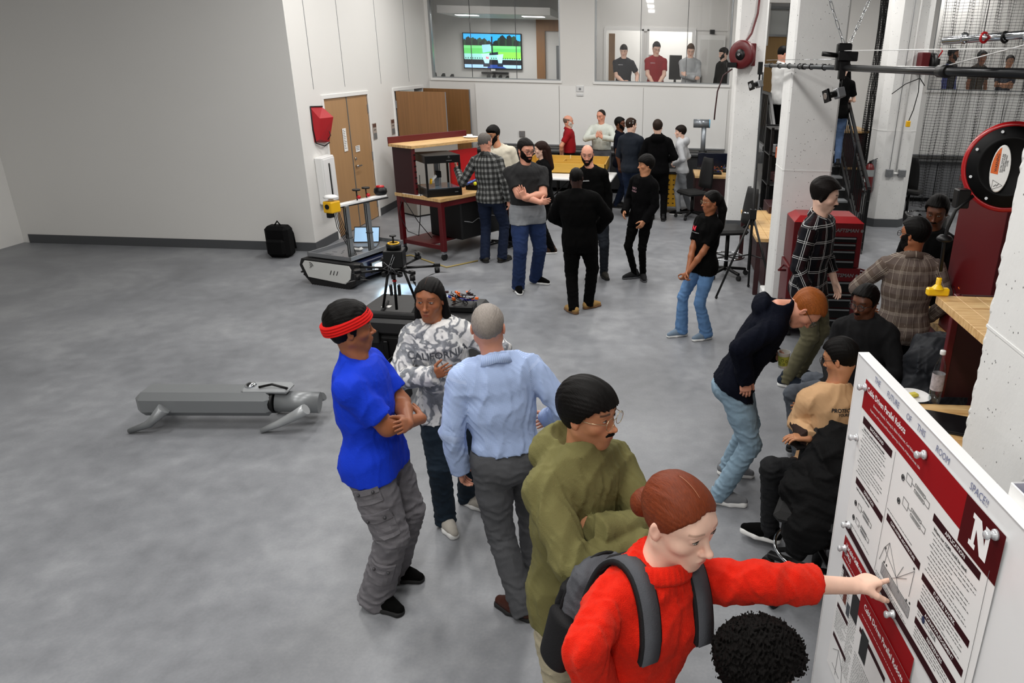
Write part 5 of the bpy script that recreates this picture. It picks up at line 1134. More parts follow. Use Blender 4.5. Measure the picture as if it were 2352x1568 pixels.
for k in range(5): MB().tube([(.13+k*.012, -.36+.01*k, .95), (.10+.03*k, -.30, .75), (.16+.012*k, -.22+.01*k, .50), (.12+.02*k, -.12, .36)], .005, 5).build('cable', M_blk, t)
lp = MB(.003).box((-.08, .38, .362), (.34, .24, .018), .5).build('laptop_base', M_graym, t)
R_ = Matrix.Rotation(.5, 3, 'Z') @ Matrix.Rotation(math.radians(-38), 3, 'X')
MB(.003).box((-.15, .53, .47), (.34, .008, .24), R=R_).build('laptop_lid', M_blk, lp); MB().box((-.148, .524, .47), (.32, .003, .21), R=R_).build('laptop_screen', mat('screen_glow', '#9fc4e6', .2, emit=.35), lp)
MB(.02).box((-.02, .12, .375), (.20, .09, .04), .15).build('white_controller', M_white, t); MB(.004).box((-.02, .12, .397), (.14, .04, .006), .15).build('controller_keys', M_blk, t)
ll = MB(.01).b(.40, .46, -.05, .10, .17, .25).build('head_lamp', mat('lamp_front', '#dff4ff', .3, emit=14), t); MB(.006).b(.37, .40, -.10, .15, .14, .28).build('lamp_bracket', M_dark, t)
l = bpy.data.lights.new('robot_lamp_light', 'SPOT'); l.energy = 70; l.color = (.45, .75, 1); l.spot_size = math.radians(80); l.spot_blend = .9; l.shadow_soft_size = .05
lo = link('robot_lamp_light', l); lo.location = (-3.46, 9.12, .26); lo.rotation_euler = (math.radians(66), 0, math.radians(-135)); 
t = thing('black_backpack', 'black backpack with straps on the floor by the wall corner', 'backpack', (-5.42, 10.25, 0)); MB(.05).b(-.17, .17, -.12, .12, 0, .46).build('bag', mat('black_nylon', '#050506', .8, bump=.3, bscale=60, spec=.15), t); MB(.03).b(-.13, .13, -.18, -.10, .05, .28).build('pocket', MATS['black_nylon'], t)
for a in (-.1, .1): MB().tube([(a, .12, .42), (a, .2, .3), (a*1.3, .17, .08)], .02, 6).build('strap', MATS['black_nylon'], t)
MB().tube([(-.05, 0, .45), (0, 0, .52), (.05, 0, .45)], .012, 6).build('grab_handle', MATS['black_nylon'], t)
tag(MB().tube([(-4.0, 10.15, .01), (-3.6, 10.5, .012), (-3.2, 10.15, .01), (-2.9, 9.9, .01), (-2.55, 10.3, .01)], .011, 6).build('yellow_air_hose', mat('hose_tan', '#a08c50', .5)), 'thin yellow hose on the floor between robot and workbench', 'hose')
# ---- case with drone
t = thing('equipment_case', 'large black ribbed equipment case under the drone', 'case', (-2.12, 6.33, 0), math.radians(-4)); MB(.03).b(-.52, .52, -.36, .36, .0, .47).build('body', M_blk, t); MB(.03).b(-.54, .54, -.38, .38, .47, .62).build('lid', mat('case_lid', '#141416', .5), t)
for k in range(5): MB(.008).b(-.42+k*.2, -.38+k*.2, -.385, -.36, .05, .42).build('rib', M_blk, t)
for k in (-.3, .3): MB(.006).b(k-.05, k+.05, -.40, -.37, .40, .52).build('latch', M_rub, t)
MB().b(-.36, -.28, -.05, .01, .620, .622).build('sticker', M_paper, t); MB().b(-.40, -.33, -.24, -.21, .620, .622).build('yellow_sticker', M_yel, t)
MB(.01).bar((-.42, -.30, .64), (.30, -.30, .64), .07, .05).build('handle', M_rub, t)
DX, DY = -2.29, 6.25
t = thing('hexacopter_drone', 'black multirotor drone with sensor stack standing on the case', 'drone', (DX, DY, .622), math.radians(8)); t.scale = (.83, .83, .83)
MB(.006).b(-.10, .10, -.10, .10, .50, .68).build('battery_box', M_blk, t); MB().lathe([(0, 0), (.11, 0), (.12, .02), (.11, .04), (0, .04)], (0, 0, .46)).build('hub_plate', M_blk, t)
st = MB().lathe([(0, 0), (.075, 0), (.08, .05), (.07, .06), (0, .06)], (0, 0, .68)).build('sensor_can', M_blk, t); MB().ring((0, 0, .745), .055, (0, 0, 1), .008, 20, 6).build('yellow_ring', M_yel, st); MB().cyl((0, 0, .74), (0, 0, .82), .010).disc((0, 0, .825), .035, (0, 0, 1), .014, 16).build('mushroom_antenna', M_blk, st)
for k, (a, r_) in enumerate(((12, .43), (-52, .36), (172, .42), (215, .42), (120, .38), (62, .38))):
    c_, s_ = math.cos(math.radians(a)), math.sin(math.radians(a)); e_ = Vector((c_*r_, s_*r_, .47+.02*(k % 2)))
    am = MB().cyl((c_*.09, s_*.09, .47), e_, .014).build('arm', M_blk, t); MB(.006).box(e_+Vector((0, 0, .01)), (.07, .05, .04), math.radians(a)).build('motor_mount', M_blk, am)
    dn = -1 if k != 5 else 1; MB().cyl(e_+Vector((0, 0, .02*dn)), e_+Vector((0, 0, .075*dn)), .028).build('motor', M_dark, am)
    for q in (0, PI):
        aa = math.radians(a*1.7+20)+q; tip = e_+Vector((math.cos(aa)*.17, math.sin(aa)*.17, .085*dn-.02)); MB().add([e_+Vector((0, 0, .08*dn)), e_+Vector((math.cos(aa+.3)*.06, math.sin(aa+.3)*.06, .08*dn)), tip, e_+Vector((math.cos(aa-.2)*.06, math.sin(aa-.2)*.06, .083*dn))], [(0, 1, 2, 3)]).build('propeller_blade', M_blk, am)
for sx in (-1, 1):
    lg = MB().cyl((sx*.08, 0, .45), (sx*.17, -.02 if sx < 0 else .12, .03), .014).build('leg', M_blk, t); MB().cyl((sx*.17, -.20, .02), (sx*.17, .24, .02), .014).build('skid', M_rub, lg)
l2 = MB().cyl((-.02, -.02, .45), (-.02, -.06, .02), .015).build('leg', M_blk, t); MB().cyl((-.02, -.03, .33), (-.02, -.03, .35), .022).build('red_band', M_redb, l2); MB(.005).b(-.075, -.045, -.07, -.03, .18, .30).b(.01, .04, -.07, -.03, .18, .30).build('battery_pack', M_blk, t)
for k in range(6): MB(.003).box((random.uniform(-.12, .12), random.uniform(-.1, .05), random.uniform(.37, .45)), (.05, .04, .05), random.uniform(0, 2)).build('payload', M_dark, t)
for k in range(5): MB().tube([(random.uniform(-.1, .1), -.11, random.uniform(.5, .66)), (random.uniform(-.12, .12), -.13, .5), (random.uniform(-.1, .1), -.09, .42)], .003, 4).build('wire', M_graym, t)
tag(MB(.004).b(-2.16, -2.0, 6.42, 6.56, .623, .78).build('frosted_tub', mat('frosted', '#b9bfcc', .5)), 'pale frosted box standing on the case behind the drone legs', 'box')
def wiry(nm, lab, x, y, z, R_, n, cat='electronics', hgt=.1, seed=1):
    t = thing(nm, lab, cat, (x, y, z)); rr = random.Random(seed); MB(.01).b(-R_*.8, R_*.8, -R_*.6, R_*.6, 0, hgt*.5).build('chassis', M_blk, t)
    ms = [M_blk, M_blk, M_orange, M_dark, M_alu, M_redd, M_blk, M_blue]
    for k in range(n):
        p = [Vector((rr.uniform(-R_, R_), rr.uniform(-R_*.7, R_*.7), hgt*.5+rr.uniform(0, hgt))) for _ in range(3)]
        (MB().tube(p, .004, 5) if k % 2 else MB(.002).box(p[0], (.03, .02, .02), rr.uniform(0, 3))).build('wire' if k % 2 else 'component', ms[rr.randrange(8)], t)
    return t
wiry('small_quadcopter', 'small drone with orange wiring on the case behind the woman in the marbled sweatshirt', -1.72, 6.30, .622, .14, 26, 'drone', .12, 5)
wiry('wired_rover', 'low rover covered in coloured wires in front of the black case', -2.28, 5.62, .0, .26, 60, 'robot', .28, 8)
# ---- four-legged robot lying at the left
t = thing('legged_robot', 'grey four-legged robot lying on the floor left of the man in the red headband', 'robot', (-3.25, 5.15, 0), math.radians(4)); M_rg = mat('robot_grey', '#7e8183', .35, .3)
MB(.05).b(-.75, .30, -.13, .13, .10, .30).build('body', M_rg, t); MB(.02).b(.06, .42, -.08, .08, .28, .33).build('top_deck', mat('robot_grey_light', '#a2a5a7', .35, .3), t); MB().cyl((.30, -.02, .20), (.62, .02, .17), .085).build('thigh', M_rg, t)
MB().tube([(.58, -.16, .20), (.50, -.16, .15), (.36, -.18, .08), (.22, -.18, .02)], [.045, .04, .03, .02], 10).build('leg', MATS['robot_grey_light'], t); MB().tube([(.60, .16, .16), (.48, .16, .10), (.34, .17, .05), (.20, .17, .02)], [.035, .03, .025, .018], 10).build('leg', M_rg, t)
for a in (-.16, .16): MB().tube([(-.5, a, .2), (-.62, a*1.2, .08), (-.78, a*1.2, .02)], [.05, .03, .02], 8).build('leg', M_rg, t)
MB().sphere((.12, -.02, .335), .045, sc=(1, 1, .6)).build('lidar_dome', M_chrome, t); MB().tube([(.2, -.06, .34), (.3, -.05, .36), (.42, -.06, .33)], .010, 8).build('handle', M_blk, t); MB().cyl((.26, -.02, .2), (.30, -.02, .2), .095).build('joint_ring', M_blk, t)
# ---- folding table with wooden maze box
t = thing('folding_table', 'white folding table under the wooden walled box', 'table', (-1.42, 14.1, 0), math.radians(-3)); MB(.01).b(-.62, .66, -.62, .38, .71, .75).build('tabletop', M_white, t)
for x in (-.5, .55):
    for y in (-.5, .25): MB().cyl((x, y, 0), (x, y, .71), .013, seg=8).build('leg', M_blk, t)
    MB().cyl((x, -.5, .35), (x, .25, .35), .010, seg=6).build('brace', M_blk, t); MB().cyl((x, -.12, .35), (x*.3, -.12, .7), .010, seg=6).build('brace', M_blk, t)
t = thing('folding_table', 'second folding table behind, carrying the far end of the wooden box', 'table', (-2.05, 15.0, 0)); MB(.01).b(-.45, .42, -.55, .40, .71, .75).build('tabletop', M_white, t)
for x in (-.38, .36):
    for y in (-.45, .32): MB().cyl((x, y, 0), (x, y, .71), .013, seg=8).build('leg', M_blk, t)
M_pine = mat('yellow_pine', '#c79b3e', .5, var=.15, vscale=3, stretch=(1, 1, 8)); M_pineL = mat('pale_plywood', '#dcc693', .55)
t = thing('wooden_maze_box', 'shallow wooden box of yellow boards with inner walls on the table', 'box', (-1.55, 14.75, .75)); MB(.003).b(-.95, .60, -.66, .62, 0, .02).build('floor_board', M_pineL, t)
for a in ((-.95, .60, -.66, -.64), (-.95, .60, .60, .62), (-.95, -.93, -.66, .62), (-.62, -.60, -.3, .62), (.58, .60, -.66, .62), (-.25, .45, .1, .115), (-.25, -.235, -.3, .1), (-.6, .1, -.32, -.305), (.2, .215, -.3, .35)): MB(.002).b(*a, 0, .19).build('wall_board', M_pine, t)
for a in (-.61, -.2, .2, .59): MB(.002).b(a-.01, a+.01, .55, .60, .02, .20).build('post', M_pineL, t)
tag(MB(.003).b(-.98, -.86, 13.6, 13.72, .751, .754).build('paper_slip', M_paper), 'white slip lying on the folding table', 'paper')
# ---- robot arm and yellow rack behind the boy
t = thing('jointed_robot', 'grey and blue jointed robot arm rising behind the boy in pale hoodie', 'robot arm', (.97, 15.6, 0)); M_ur = mat('arm_grey', '#8a9096', .3, .5); MB().cyl((0, 0, .0), (0, 0, .75), .09).build('pedestal', M_dark, t)
MB().cyl((0, 0, .75), (0, 0, .95), .07).build('base_joint', M_ur, t); MB().cyl((0, 0, .95), (0, 0, 1.55), .05).build('upper_arm', M_ur, t); MB().cyl((-.22, 0, 1.62), (.10, 0, 1.62), .085).build('elbow_joint', M_ur, t); MB().cyl((.10, 0, 1.62), (.12, 0, 1.62), .086).build('blue_cap', mat('arm_blue', '#6fb0d0', .3), t); MB().disc((0, 0, 1.0), .09, (1, 0, 0), .16).build('shoulder_joint', M_dark, t)
t = thing('yellow_rack', 'yellow perforated rack on casters beside the boy in pale hoodie', 'rack', (.30, 14.6, 0)); MB(.01).b(-.16, .2, -.2, .25, .12, .75).build('body', mat('rack_yellow', '#c79410', .5), t)
for i in range(4):
    for j in range(6): MB().b(-.13+i*.09, -.10+i*.09, -.205, -.2, .18+j*.09, .20+j*.09).build('hole', M_blk, t)
for a in (-.12, .16): MB().disc((a, -.15, .04), .04, (1, 0, 0), .03, 14).build('wheel', M_rub, t)
MB(.005).b(-.17, .21, -.21, .26, .75, .80).build('top', M_blk, t)
# ---- desk by the first column, another by the second
t = thing('red_desk', 'red-sided desk with wooden top left of the first white column', 'desk', (1.05, 14.35, 0)); top = thing('worktop', None, None); top.parent = t
for k in range(5): MB(.002).b(-.28, .66, -.02+k*.18, .158+k*.18, .70, .745).build('stave', M_wood, top)
MB(.004).b(-.26, .64, .0, .88, .0, .70).build('pedestal', M_redd, t)
wiry('rc_car', 'black model vehicle with red parts on the wooden desk', 1.18, 14.62, .745, .15, 22, 'model vehicle', .10, 2); wiry('rc_car', 'second black model vehicle at the right end of the wooden desk', 1.45, 14.95, .745, .13, 20, 'model vehicle', .10, 3)
t = thing('desk_monitor', 'dark monitor lying low on the desk by the first column', 'monitor', (1.15, 15.15, .745), .1); MB(.006).b(-.3, .3, -.02, .02, .06, .34).build('screen', mat('screen_navy', '#0d1222', .2), t); MB(.004).b(-.08, .08, -.08, .08, 0, .012).b(-.02, .02, -.02, .02, .01, .1).build('stand', M_blk, t)
t = thing('red_desk', 'wooden desk top with dark red frame between the first two columns', 'desk', (1.40, 9.05, 0)); top = thing('worktop', None, None); top.parent = t
for k in range(6): MB(.002).b(-.10+k*.15, .047+k*.15, .0, 1.9, .70, .745).build('stave', M_wood, top)
for a in (-.06, .72):
    for b in (.05, 1.85): MB(.003).b(a-.03, a+.03, b-.03, b+.03, 0, .70).build('leg', M_redd, t)
MB(.003).b(.05, .70, .1, 1.8, .05, .68).build('cabinet', M_redd, t)
tag(MB(.01).b(1.36, 1.56, 8.62, 8.85, .0, .20).build('white_tray', M_white), 'white tray on the floor at the foot of the second column', 'tray')
# tall black shelving between the first columns
t = thing('black_shelving', 'tall black shelving rack with gear between the first and second columns', 'shelf', (2.0, 11.75, 0)); 
for a in (-.25, .05):
    for b in (-.3, .3): MB().b(a-.02, a+.02, b-.02, b+.02, 0, 1.9).build('post', M_blk, t)
MB().b(-.27, .07, .30, .33, 0, 1.9).build('back_panel', M_blk, t)  # black sheet added behind the shelves to deepen the dark between the columns
for z in (.15, .6, 1.05, 1.5, 1.88): MB(.004).b(-.27, .07, -.32, .32, z-.02, z).build('shelf', M_blk, t)
for k in range(7): MB(.004).box((-.1+.03*(k % 3), -.2+.07*k, .22+.45*(k % 4)), (.2, .1, .12), .2*k).build('gear', (M_blk, M_dark, M_redd, M_graym)[k % 4], t)
t = thing('screens_cart', 'tilted dark flat screens with an orange box on a red cart', 'screen', (1.88, 11.0, 0)); 
for k, a in enumerate((0, .09, .16)): MB(.004).box((a, -.02*k, 1.15), (.02, .5, .62), R=Matrix.Rotation(.15, 3, 'Y')).build('flat_screen', mat('screen_steel', '#5c7788', .25, .3), t)
MB(.01).b(-.12, .12, -.1, .1, 1.5, 1.66).build('orange_box', mat('rust_orange', '#a84a1c', .6), t); MB(.005).b(-.2, .25, -.3, .3, .1, .85).build('cart', M_redd, t)
# ---- chairs and stools
def chair(lab, x, y, rz, sz=.5, bh=.55, tall=False, ring=False, cat='chair', lettered=False):
    t = thing('task_stool' if tall else 'task_chair', lab, cat, (x, y, 0), rz); MF = mat('black_mesh_fabric', '#060607', .8, bump=.3, bscale=200)
    MB(.04).b(-.24, .24, -.23, .22, sz, sz+.07).build('seat', MF, t)
    bk = [Vector((.20*a*(1-.35*b**3), .25+.05*b-.05*(1-a*a), sz+.12+bh*b)) for b in np.linspace(0, 1, 7) for a in (-1, -.5, 0, .5, 1)]; fr = [p+Vector((0, .045, 0)) for p in bk]; n = len(bk)
    fs = [(r*5+k, r*5+k+1, r*5+k+6, r*5+k+5) for r in range(6) for k in range(4)]; ed = [(k, k+1) for k in range(4)]+[(30+k, 31+k) for k in range(4)]+[(r*5, r*5+5) for r in range(6)]+[(r*5+4, r*5+9) for r in range(6)]
    MB().add(bk+fr, fs+[tuple(i+n for i in f) for f in fs]+[(a, b, b+n, a+n) for a, b in ed], True).build('backrest', MF, t)
    MB().tube([(0, .28, sz+.3), (0, .27, sz+.1), (0, .1, sz-.02)], .02, 8).build('back_bracket', M_blk, t); MB().cyl((0, 0, .10), (0, 0, sz), .028).build('gas_column', M_blk if not lettered else M_dark, t)
    for k in range(5):
        a = k*2*PI/5+.3; e_ = (.30*math.cos(a), .30*math.sin(a)); l = MB(.006).bar((0, 0, .12), (e_[0], e_[1], .085), .045, .035).build('leg', M_blk, t); MB().disc((e_[0], e_[1], .034), .034, (math.sin(a), -math.cos(a), 0), .04, 14).build('caster', M_rub, l)
    if ring:
        MB().ring((0, 0, .28), .24, (0, 0, 1), .011, 40, 8).build('foot_ring', M_chrome, t)
        for k in range(4): a = k*PI/2+.5; MB().bar((.03*math.cos(a), .03*math.sin(a), .28), (.235*math.cos(a), .235*math.sin(a), .28), .03, .012).build('ring_spoke', M_blk, t)
    return t
chair('black task stool with foot ring standing by the wooden desk between the columns', 1.03, 9.95, math.radians(-75), .62, .48, True, True, 'stool')
chair('black task chair left of the red-sided desk', .72, 13.95, math.radians(-60), .45, .55)
chair('black chair with white armrest partly hidden behind the column with the extinguisher', 5.0, 14.6, math.radians(150), .48, .6)
chair('black drafting stool with chrome foot ring under the draped black jacket', .98, 3.42, math.radians(-20), .52, .20, True, True, 'stool', True)
MB1s = COL.objects[-1]
# ---- tripod with head under the rig
t = thing('light_stand', 'tall black tripod stand carrying the left end of the pipe rig', 'tripod', (1.22, 9.0, 0))
MB().cyl((0, 0, .35), (0, 0, 1.6), .018).build('lower_tube', M_blk, t); MB().cyl((0, 0, 1.5), (-.02, 0, 2.70), .012).build('upper_tube', mat('brushed_dark', '#55585a', .4, .6), t)
for a in (200, 320, 80):
    c_, s_ = math.cos(math.radians(a)), math.sin(math.radians(a)); l = MB().cyl((0, 0, 1.05), (c_*.42, s_*.42, .03), .014).build('leg', M_blk, t); MB().cyl((0, 0, .55), (c_*.22, s_*.22, .53), .008).build('brace', M_dark, l); MB().sphere((c_*.42, s_*.42, .02), .02, 8).build('foot', M_rub, l)
MB(.004).b(-.04, .04, -.04, .04, 1.0, 1.12).build('collar', M_blk, t); MB().cyl((0, 0, 1.06), (-.12, -.02, 1.08), .008).build('lever', M_chrome, t)
# ---- pipe rig with cameras, chains
PA, PB_ = Vector((1.22, 8.95, 2.775)), Vector((1.70, 3.3, 2.775)); PD = (PB_-PA).normalized()
t = thing('pipe_rig', 'long black pipe hung across the hall with joints and wrapped cables', 'pipe', PA)
L_ = lambda k: (PB_-PA)*k
MB().cyl(L_(0), L_(.49), .019).build('thin_pipe', mat('rig_grey', '#4a4c4e', .35, .6), t); MB().cyl(L_(.475), L_(1.02), .024).build('thick_pipe', mat('rig_black', '#1f2022', .3, .5), t)
MB().cyl(L_(.275), L_(.29), .027).build('coupler', M_dark, t); MB().cyl(L_(.79), L_(.81), .034).build('coupler', M_dark, t)
MB().tube([L_(.01+.0165*k)+Vector((0, 0, .026*(1 if k % 2 else -.6))) for k in range(28)], .005, 5).build('wrapped_cable', M_blk, t)
for k in range(6): MB().ring(L_(.05+.07*k), .024, PD, .004, 10, 5).build('zip_tie', M_blk, t)
def chain(lab, a, b, n):
    q = thing('hanging_chain', lab, 'chain', a); a, b = Vector(a), Vector(b); d = (b-a)/n; dn = d.normalized(); u = dn.orthogonal().normalized(); v = dn.cross(u)
    for k in range(n):
        c_ = d*(k+.5); s_ = u if k % 2 else v; L2 = d.length*.62; MB().tube([c_+dn*L2*math.cos(w)+s_*.010*math.sin(w)*1.2 for w in np.linspace(0, 2*PI, 11)[:-1]], .0028, 5, closed=True).build('chain_link', M_chrome, q)
mt = L_(.483)+PA
def chain_top(u):
    p = at(u, 0, mt.y); k = (4.6-2.93)/(p[2]-2.93); return (mt.x+(p[0]-mt.x)*k, mt.y, 4.6)
chain('steel chain holding the pipe from the upper left', (mt.x, mt.y, 2.93), chain_top(1906), 26); chain('steel chain holding the pipe from the upper right', (mt.x+.03, mt.y, 2.93), chain_top(1990), 26)
tag(MB().cyl((chain_top(1906)[0]-.02, mt.y, 4.6), (chain_top(1990)[0]+.02, mt.y, 4.6), .02).build('chain_beam', M_graym), 'steel bar above the hall holding the rig chains', 'bar')
def rigcam(lab, base, d, s=1.0):
    q = thing('tracking_camera', lab, 'camera', base); d = Vector(d).normalized()
    MB(.004).b(-.03*s, .03*s, -.03*s, .03*s, -.10*s, .06*s).build('clamp', M_blk, q); MB().cyl((0, 0, -.1*s), (0, 0, -.17*s), .012*s).build('ball_joint', M_blk, q)
    R_ = Vector((0, 1, 0)).rotation_difference(d).to_matrix(); c_ = Vector((0, 0, -.22*s)); MB(.006).box(c_, (.09*s, .08*s, .09*s), R=R_).build('body', M_graym, q); MB().cyl(c_+d*.04*s, c_+d*.12*s, .028*s).build('lens_barrel', M_blk, q)
    MB(.004).box(c_+d*.135*s, (.095*s, .03*s, .115*s), R=R_).build('hood', M_blk, q); MB().disc(c_+d*.152*s, .03*s, d, .003).build('lens', M_chrome, q); return q
rigcam('small tracking camera at the left end of the pipe above the tripod', (PA.x-.06, PA.y, 2.76), (-.8, -.55, -.15), .85)
q = rigcam('larger tracking camera clamped where the chains hold the pipe', (mt.x-.01, mt.y-.05, 2.775), (-.95, -.35, -.2), .85)
MB(.01).b(-.055, .055, -.02, .05, -.02, .30-.12).build('mount_block', M_blk, q); MB().cyl((-.05, 0, .09), (-.17, 0, .10), .018).build('grip_handle', M_blk, q); MB(.006).b(-.05, .10, -.05, .03, .05, .12).build('cable_box', M_blk, q)
tag(MB().cyl((mt.x-.02, mt.y, 2.90), (1.74, 2.9, 2.88), .0035, seg=5).build('tension_cable', M_white), 'thin white steel cable stretched above the pipe to the right', 'cable'); tag(MB().cyl((1.22, 8.9, 2.83), (mt.x, mt.y, 2.84), .003, seg=5).build('tension_cable', M_chrome), 'thin steel cable with turnbuckle left of the chains', 'cable')
tag(MB().cyl((1.66, 4.6, 2.80), (1.72, 3.2, 2.96), .0035, seg=5).build('tension_cable', M_white), 'short pale cable rising to the right from the pipe coupler', 'cable')
t = thing('cable_bundle', 'silver pipe end wrapped with wires at the right edge', 'cable', (1.60, 3.62, 2.93)); MB().cyl((-.16, .42, -.01), (.14, -.36, .02), .018).build('silver_tube', M_chrome, t)
for k in range(6): MB().ring((-.12+.05*k, .27-.11*k, 0), .022, (.3, -.7, 0), .006, 12, 5).build('wire_wrap', (M_chrome, M_redb, M_blk)[k % 3], t)
# ---- hose and cord reels
t = thing('hose_reel', 'round dark red hose reel on the first white column', 'hose reel', (1.37, 13.05, 2.92)); AX = (-.55, -.8, 0)
MB().lathe([(.0, -.06), (.20, -.06), (.22, -.04), (.22, .04), (.20, .06), (.08, .07), (.0, .03)], (-.02, -.25, 0), AX, 36).build('drum', M_red, t); MB().lathe([(0, .004), (.085, .004), (.088, -.03)], (-.06, -.31, 0), AX, 20).build('hub', M_blk, t); MB(.01).b(.0, .22, -.1, .02, -.17, .18).build('bracket', M_red, t)
MB(.005).b(-.26, -.1, -.3, -.2, -.2, -.12).build('outlet', M_blk, t); MB().disc((-.08, -.34, -.0), .02, AX, .05).build('shaft', M_chrome, t)
tag(MB().tube([(1.20, 12.75, 2.70), (1.06, 12.72, 2.6), (.98, 12.72, 2.35), (.96, 12.72, 2.05), (.955, 12.72, 1.9)], .012, 8).build('air_hose', M_redd), 'dark red hose hanging from the round reel', 'hose')
tag(MB().tube([(1.60, 13.05, 3.9), (1.58, 13.04, 3.55), (1.50, 13.0, 3.25), (1.38, 12.9, 3.08), (1.32, 12.85, 3.0)], .018, 8).build('supply_hose', M_red), 'red supply hose running down the first column to the reel', 'hose')
t = thing('cord_reel', 'small red and black cord reel on the column with the outlets', 'cord reel', (4.55, 13.55, 2.86)); MB(.01).b(-.12, .02, -.2, .06, -.17, .17).build('frame', M_red, t); MB().disc((.1, -.06, 0), .17, (1, 0, 0), .10, 28).build('drum', M_blk, t); MB(.01).b(.14, .22, -.14, 0, -.14, .08).build('motor_box', M_blk, t); MB().tube([(.18, -.08, .08), (.24, -.1, .2), (.2, -.1, .24)], .012, 6).build('grip', M_redb, t)
tag(MB().tube([(4.45, 13.4, 2.7), (4.47, 13.38, 2.4), (4.43, 13.38, 2.1), (4.38, 13.38, 1.92)], .008, 6).build('drop_cord', M_blk), 'black cord hanging from the small red reel', 'cord'); tag(MB(.008).b(4.34, 4.41, 13.35, 13.41, 1.82, 1.92).build('yellow_plug', M_yel), 'small yellow plug at the end of the hanging cord', 'plug')
tag(MB().tube([(4.50, 13.5, 2.62), (4.25, 13.45, 2.52), (4.0, 13.3, 2.36)], .008, 6).tube([(4.50, 13.5, 2.62), (4.6, 13.5, 2.5)], .008, 6).build('hook_cable', M_blk), 'black cable looping left from the small red reel', 'cable')
t = thing('conduit', 'thin vertical conduit with two grey outlet boxes on the third column', 'conduit', (4.34, 13.62, 0)); MB().cyl((.02, -.02, 1.0), (.04, -.02, 6), .014).build('pipe', M_trimw, t); MB().cyl((-.1, -.02, 1.0), (-.06, -.02, 6), .005).build('wire', M_graym, t)
for a in (-.10, .13): b_ = MB(.006).b(a-.065, a+.065, -.06, 0, .93, 1.06).build('outlet_box', M_graym, t); MB().disc((a, -.062, .995), .03, (0, 1, 0), .004, 16).build('socket', M_alu, b_)
MB().cyl((-.03, -.03, .99), (.06, -.03, .99), .018).build('coupling', M_trimw, t)
t = thing('big_cord_reel', 'large red and black cord reel with an oval warning label', 'cord reel', tuple(at(2318, 384, 4.0))); AXR = Vector((-.45, -.88, .12)).normalized(); M_bk2 = mat('satin_black', '#050506', .55, spec=.15)
MB().lathe([(0, -.11), (.222, -.11), (.236, -.09), (.236, -.02), (.224, -.005), (.208, -.005), (.208, -.03)], (0, 0, 0), AXR, 64).build('red_flange', mat('gloss_red', '#a30d12', .25), t)
fc = MB().lathe([(.213, -.03), (.209, .004), (.165, .008), (.155, .020), (.145, .022), (.137, .012), (.0, .020)], (0, 0, 0), AXR, 64).build('black_cover', M_bk2, t)
rt_ = AXR.cross(Vector((0, 0, 1))).normalized()*-1; up_ = rt_.cross(AXR).normalized()*1; rt_ = Vector((0, 0, 1)).cross(AXR).normalized(); up_ = AXR.cross(rt_).normalized()
for k in range(8): a = k*PI/4+.35; c_ = rt_*math.cos(a)*.188+up_*math.sin(a)*.188+AXR*.008; MB().disc(c_, .008, AXR, .008, 12).build('bolt', M_chrome, t)
def oval(a, b, d, u0=-1, u1=1, n=28):
    pts = [(a*math.cos(2*PI*k/n), b*math.sin(2*PI*k/n)) for k in range(n)]; return [Vector(rt_*x+up_*y+AXR*d) for x, y in pts]
lx, ly = -.040, -.012
L0 = rt_*lx+up_*ly
ov = [p+L0 for p in oval(.046, .118, .036)]; MB().add([L0+AXR*.036]+ov, [(0, 1+k, 1+(k+1) % 28) for k in range(28)]).add([L0+AXR*.030+(p-L0-AXR*.036)*1.04 for p in ov]+ov, [(k, (k+1) % 28, 28+(k+1) % 28, 28+k) for k in range(28)]).build('warning_label', mat('label_white', '#e8e8e6', .4), t)
hp = [L0+(p-L0-AXR*.036)*.95+AXR*.0368 for p in ov if (p-L0).dot(rt_) < -.006 and (p-L0).dot(up_) > -.03]+[L0-up_*.030-rt_*.006+AXR*.0368]
MB().add(hp, [list(range(len(hp)))]).build('orange_field', M_orange, t)
for s_, off, sz in (('WARNING', -.019, .016), ('ELECTRIC SHOCK RISK', .003, .0078), ('DISCONNECT POWER', .012, .0078), ('BEFORE REMOVING', .021, .0078), ('COVER', .030, .0078)): lettering(s_, L0+rt_*off+up_*(.030)+AXR*.0375, up_, -rt_, sz*1.2, M_ink, t, depth=0, bold=.0002)
tri = [L0+up_*(-.085)+rt_*.026+AXR*.037, L0+up_*(-.06)-rt_*.024+AXR*.037, L0+up_*(-.11)-rt_*.024+AXR*.037]; MB().tube(tri, .0016, 5, closed=True).build('hazard_triangle', M_ink, t)
MB().tube([L0+up_*-.076+rt_*.008+AXR*.037, L0+up_*-.09-rt_*.002+AXR*.037, L0+up_*-.082-rt_*.004+AXR*.037, L0+up_*-.094-rt_*.016+AXR*.037], .0016, 5).build('bolt_sign', M_ink, t)
MB(.006).box((.10, .25, -.02), (.28, .12, .36)).build('mounting_frame', M_redd, t); MB(.006).box((-.22, .0, -.17), (.07, .07, .10)).build('cord_guide', M_blk, t)
tag(MB().tube([(1.70, 3.97, 2.16), (1.62, 3.97, 2.08), (1.595, 3.97, 1.98), (1.590, 3.97, 1.9), (1.600, 3.97, 1.74)], .010, 8).build('hanging_flex', M_blk), 'black power cord hanging down from the large reel', 'cord')
tag(MB().lathe([(.012, .022), (.03, .016), (.042, .004), (.044, -.006), (.03, -.016), (.012, -.02)], (1.59, 3.97, 1.925)).build('cord_stopper', M_blk), 'black round stopper threaded on the hanging cord', 'stopper')
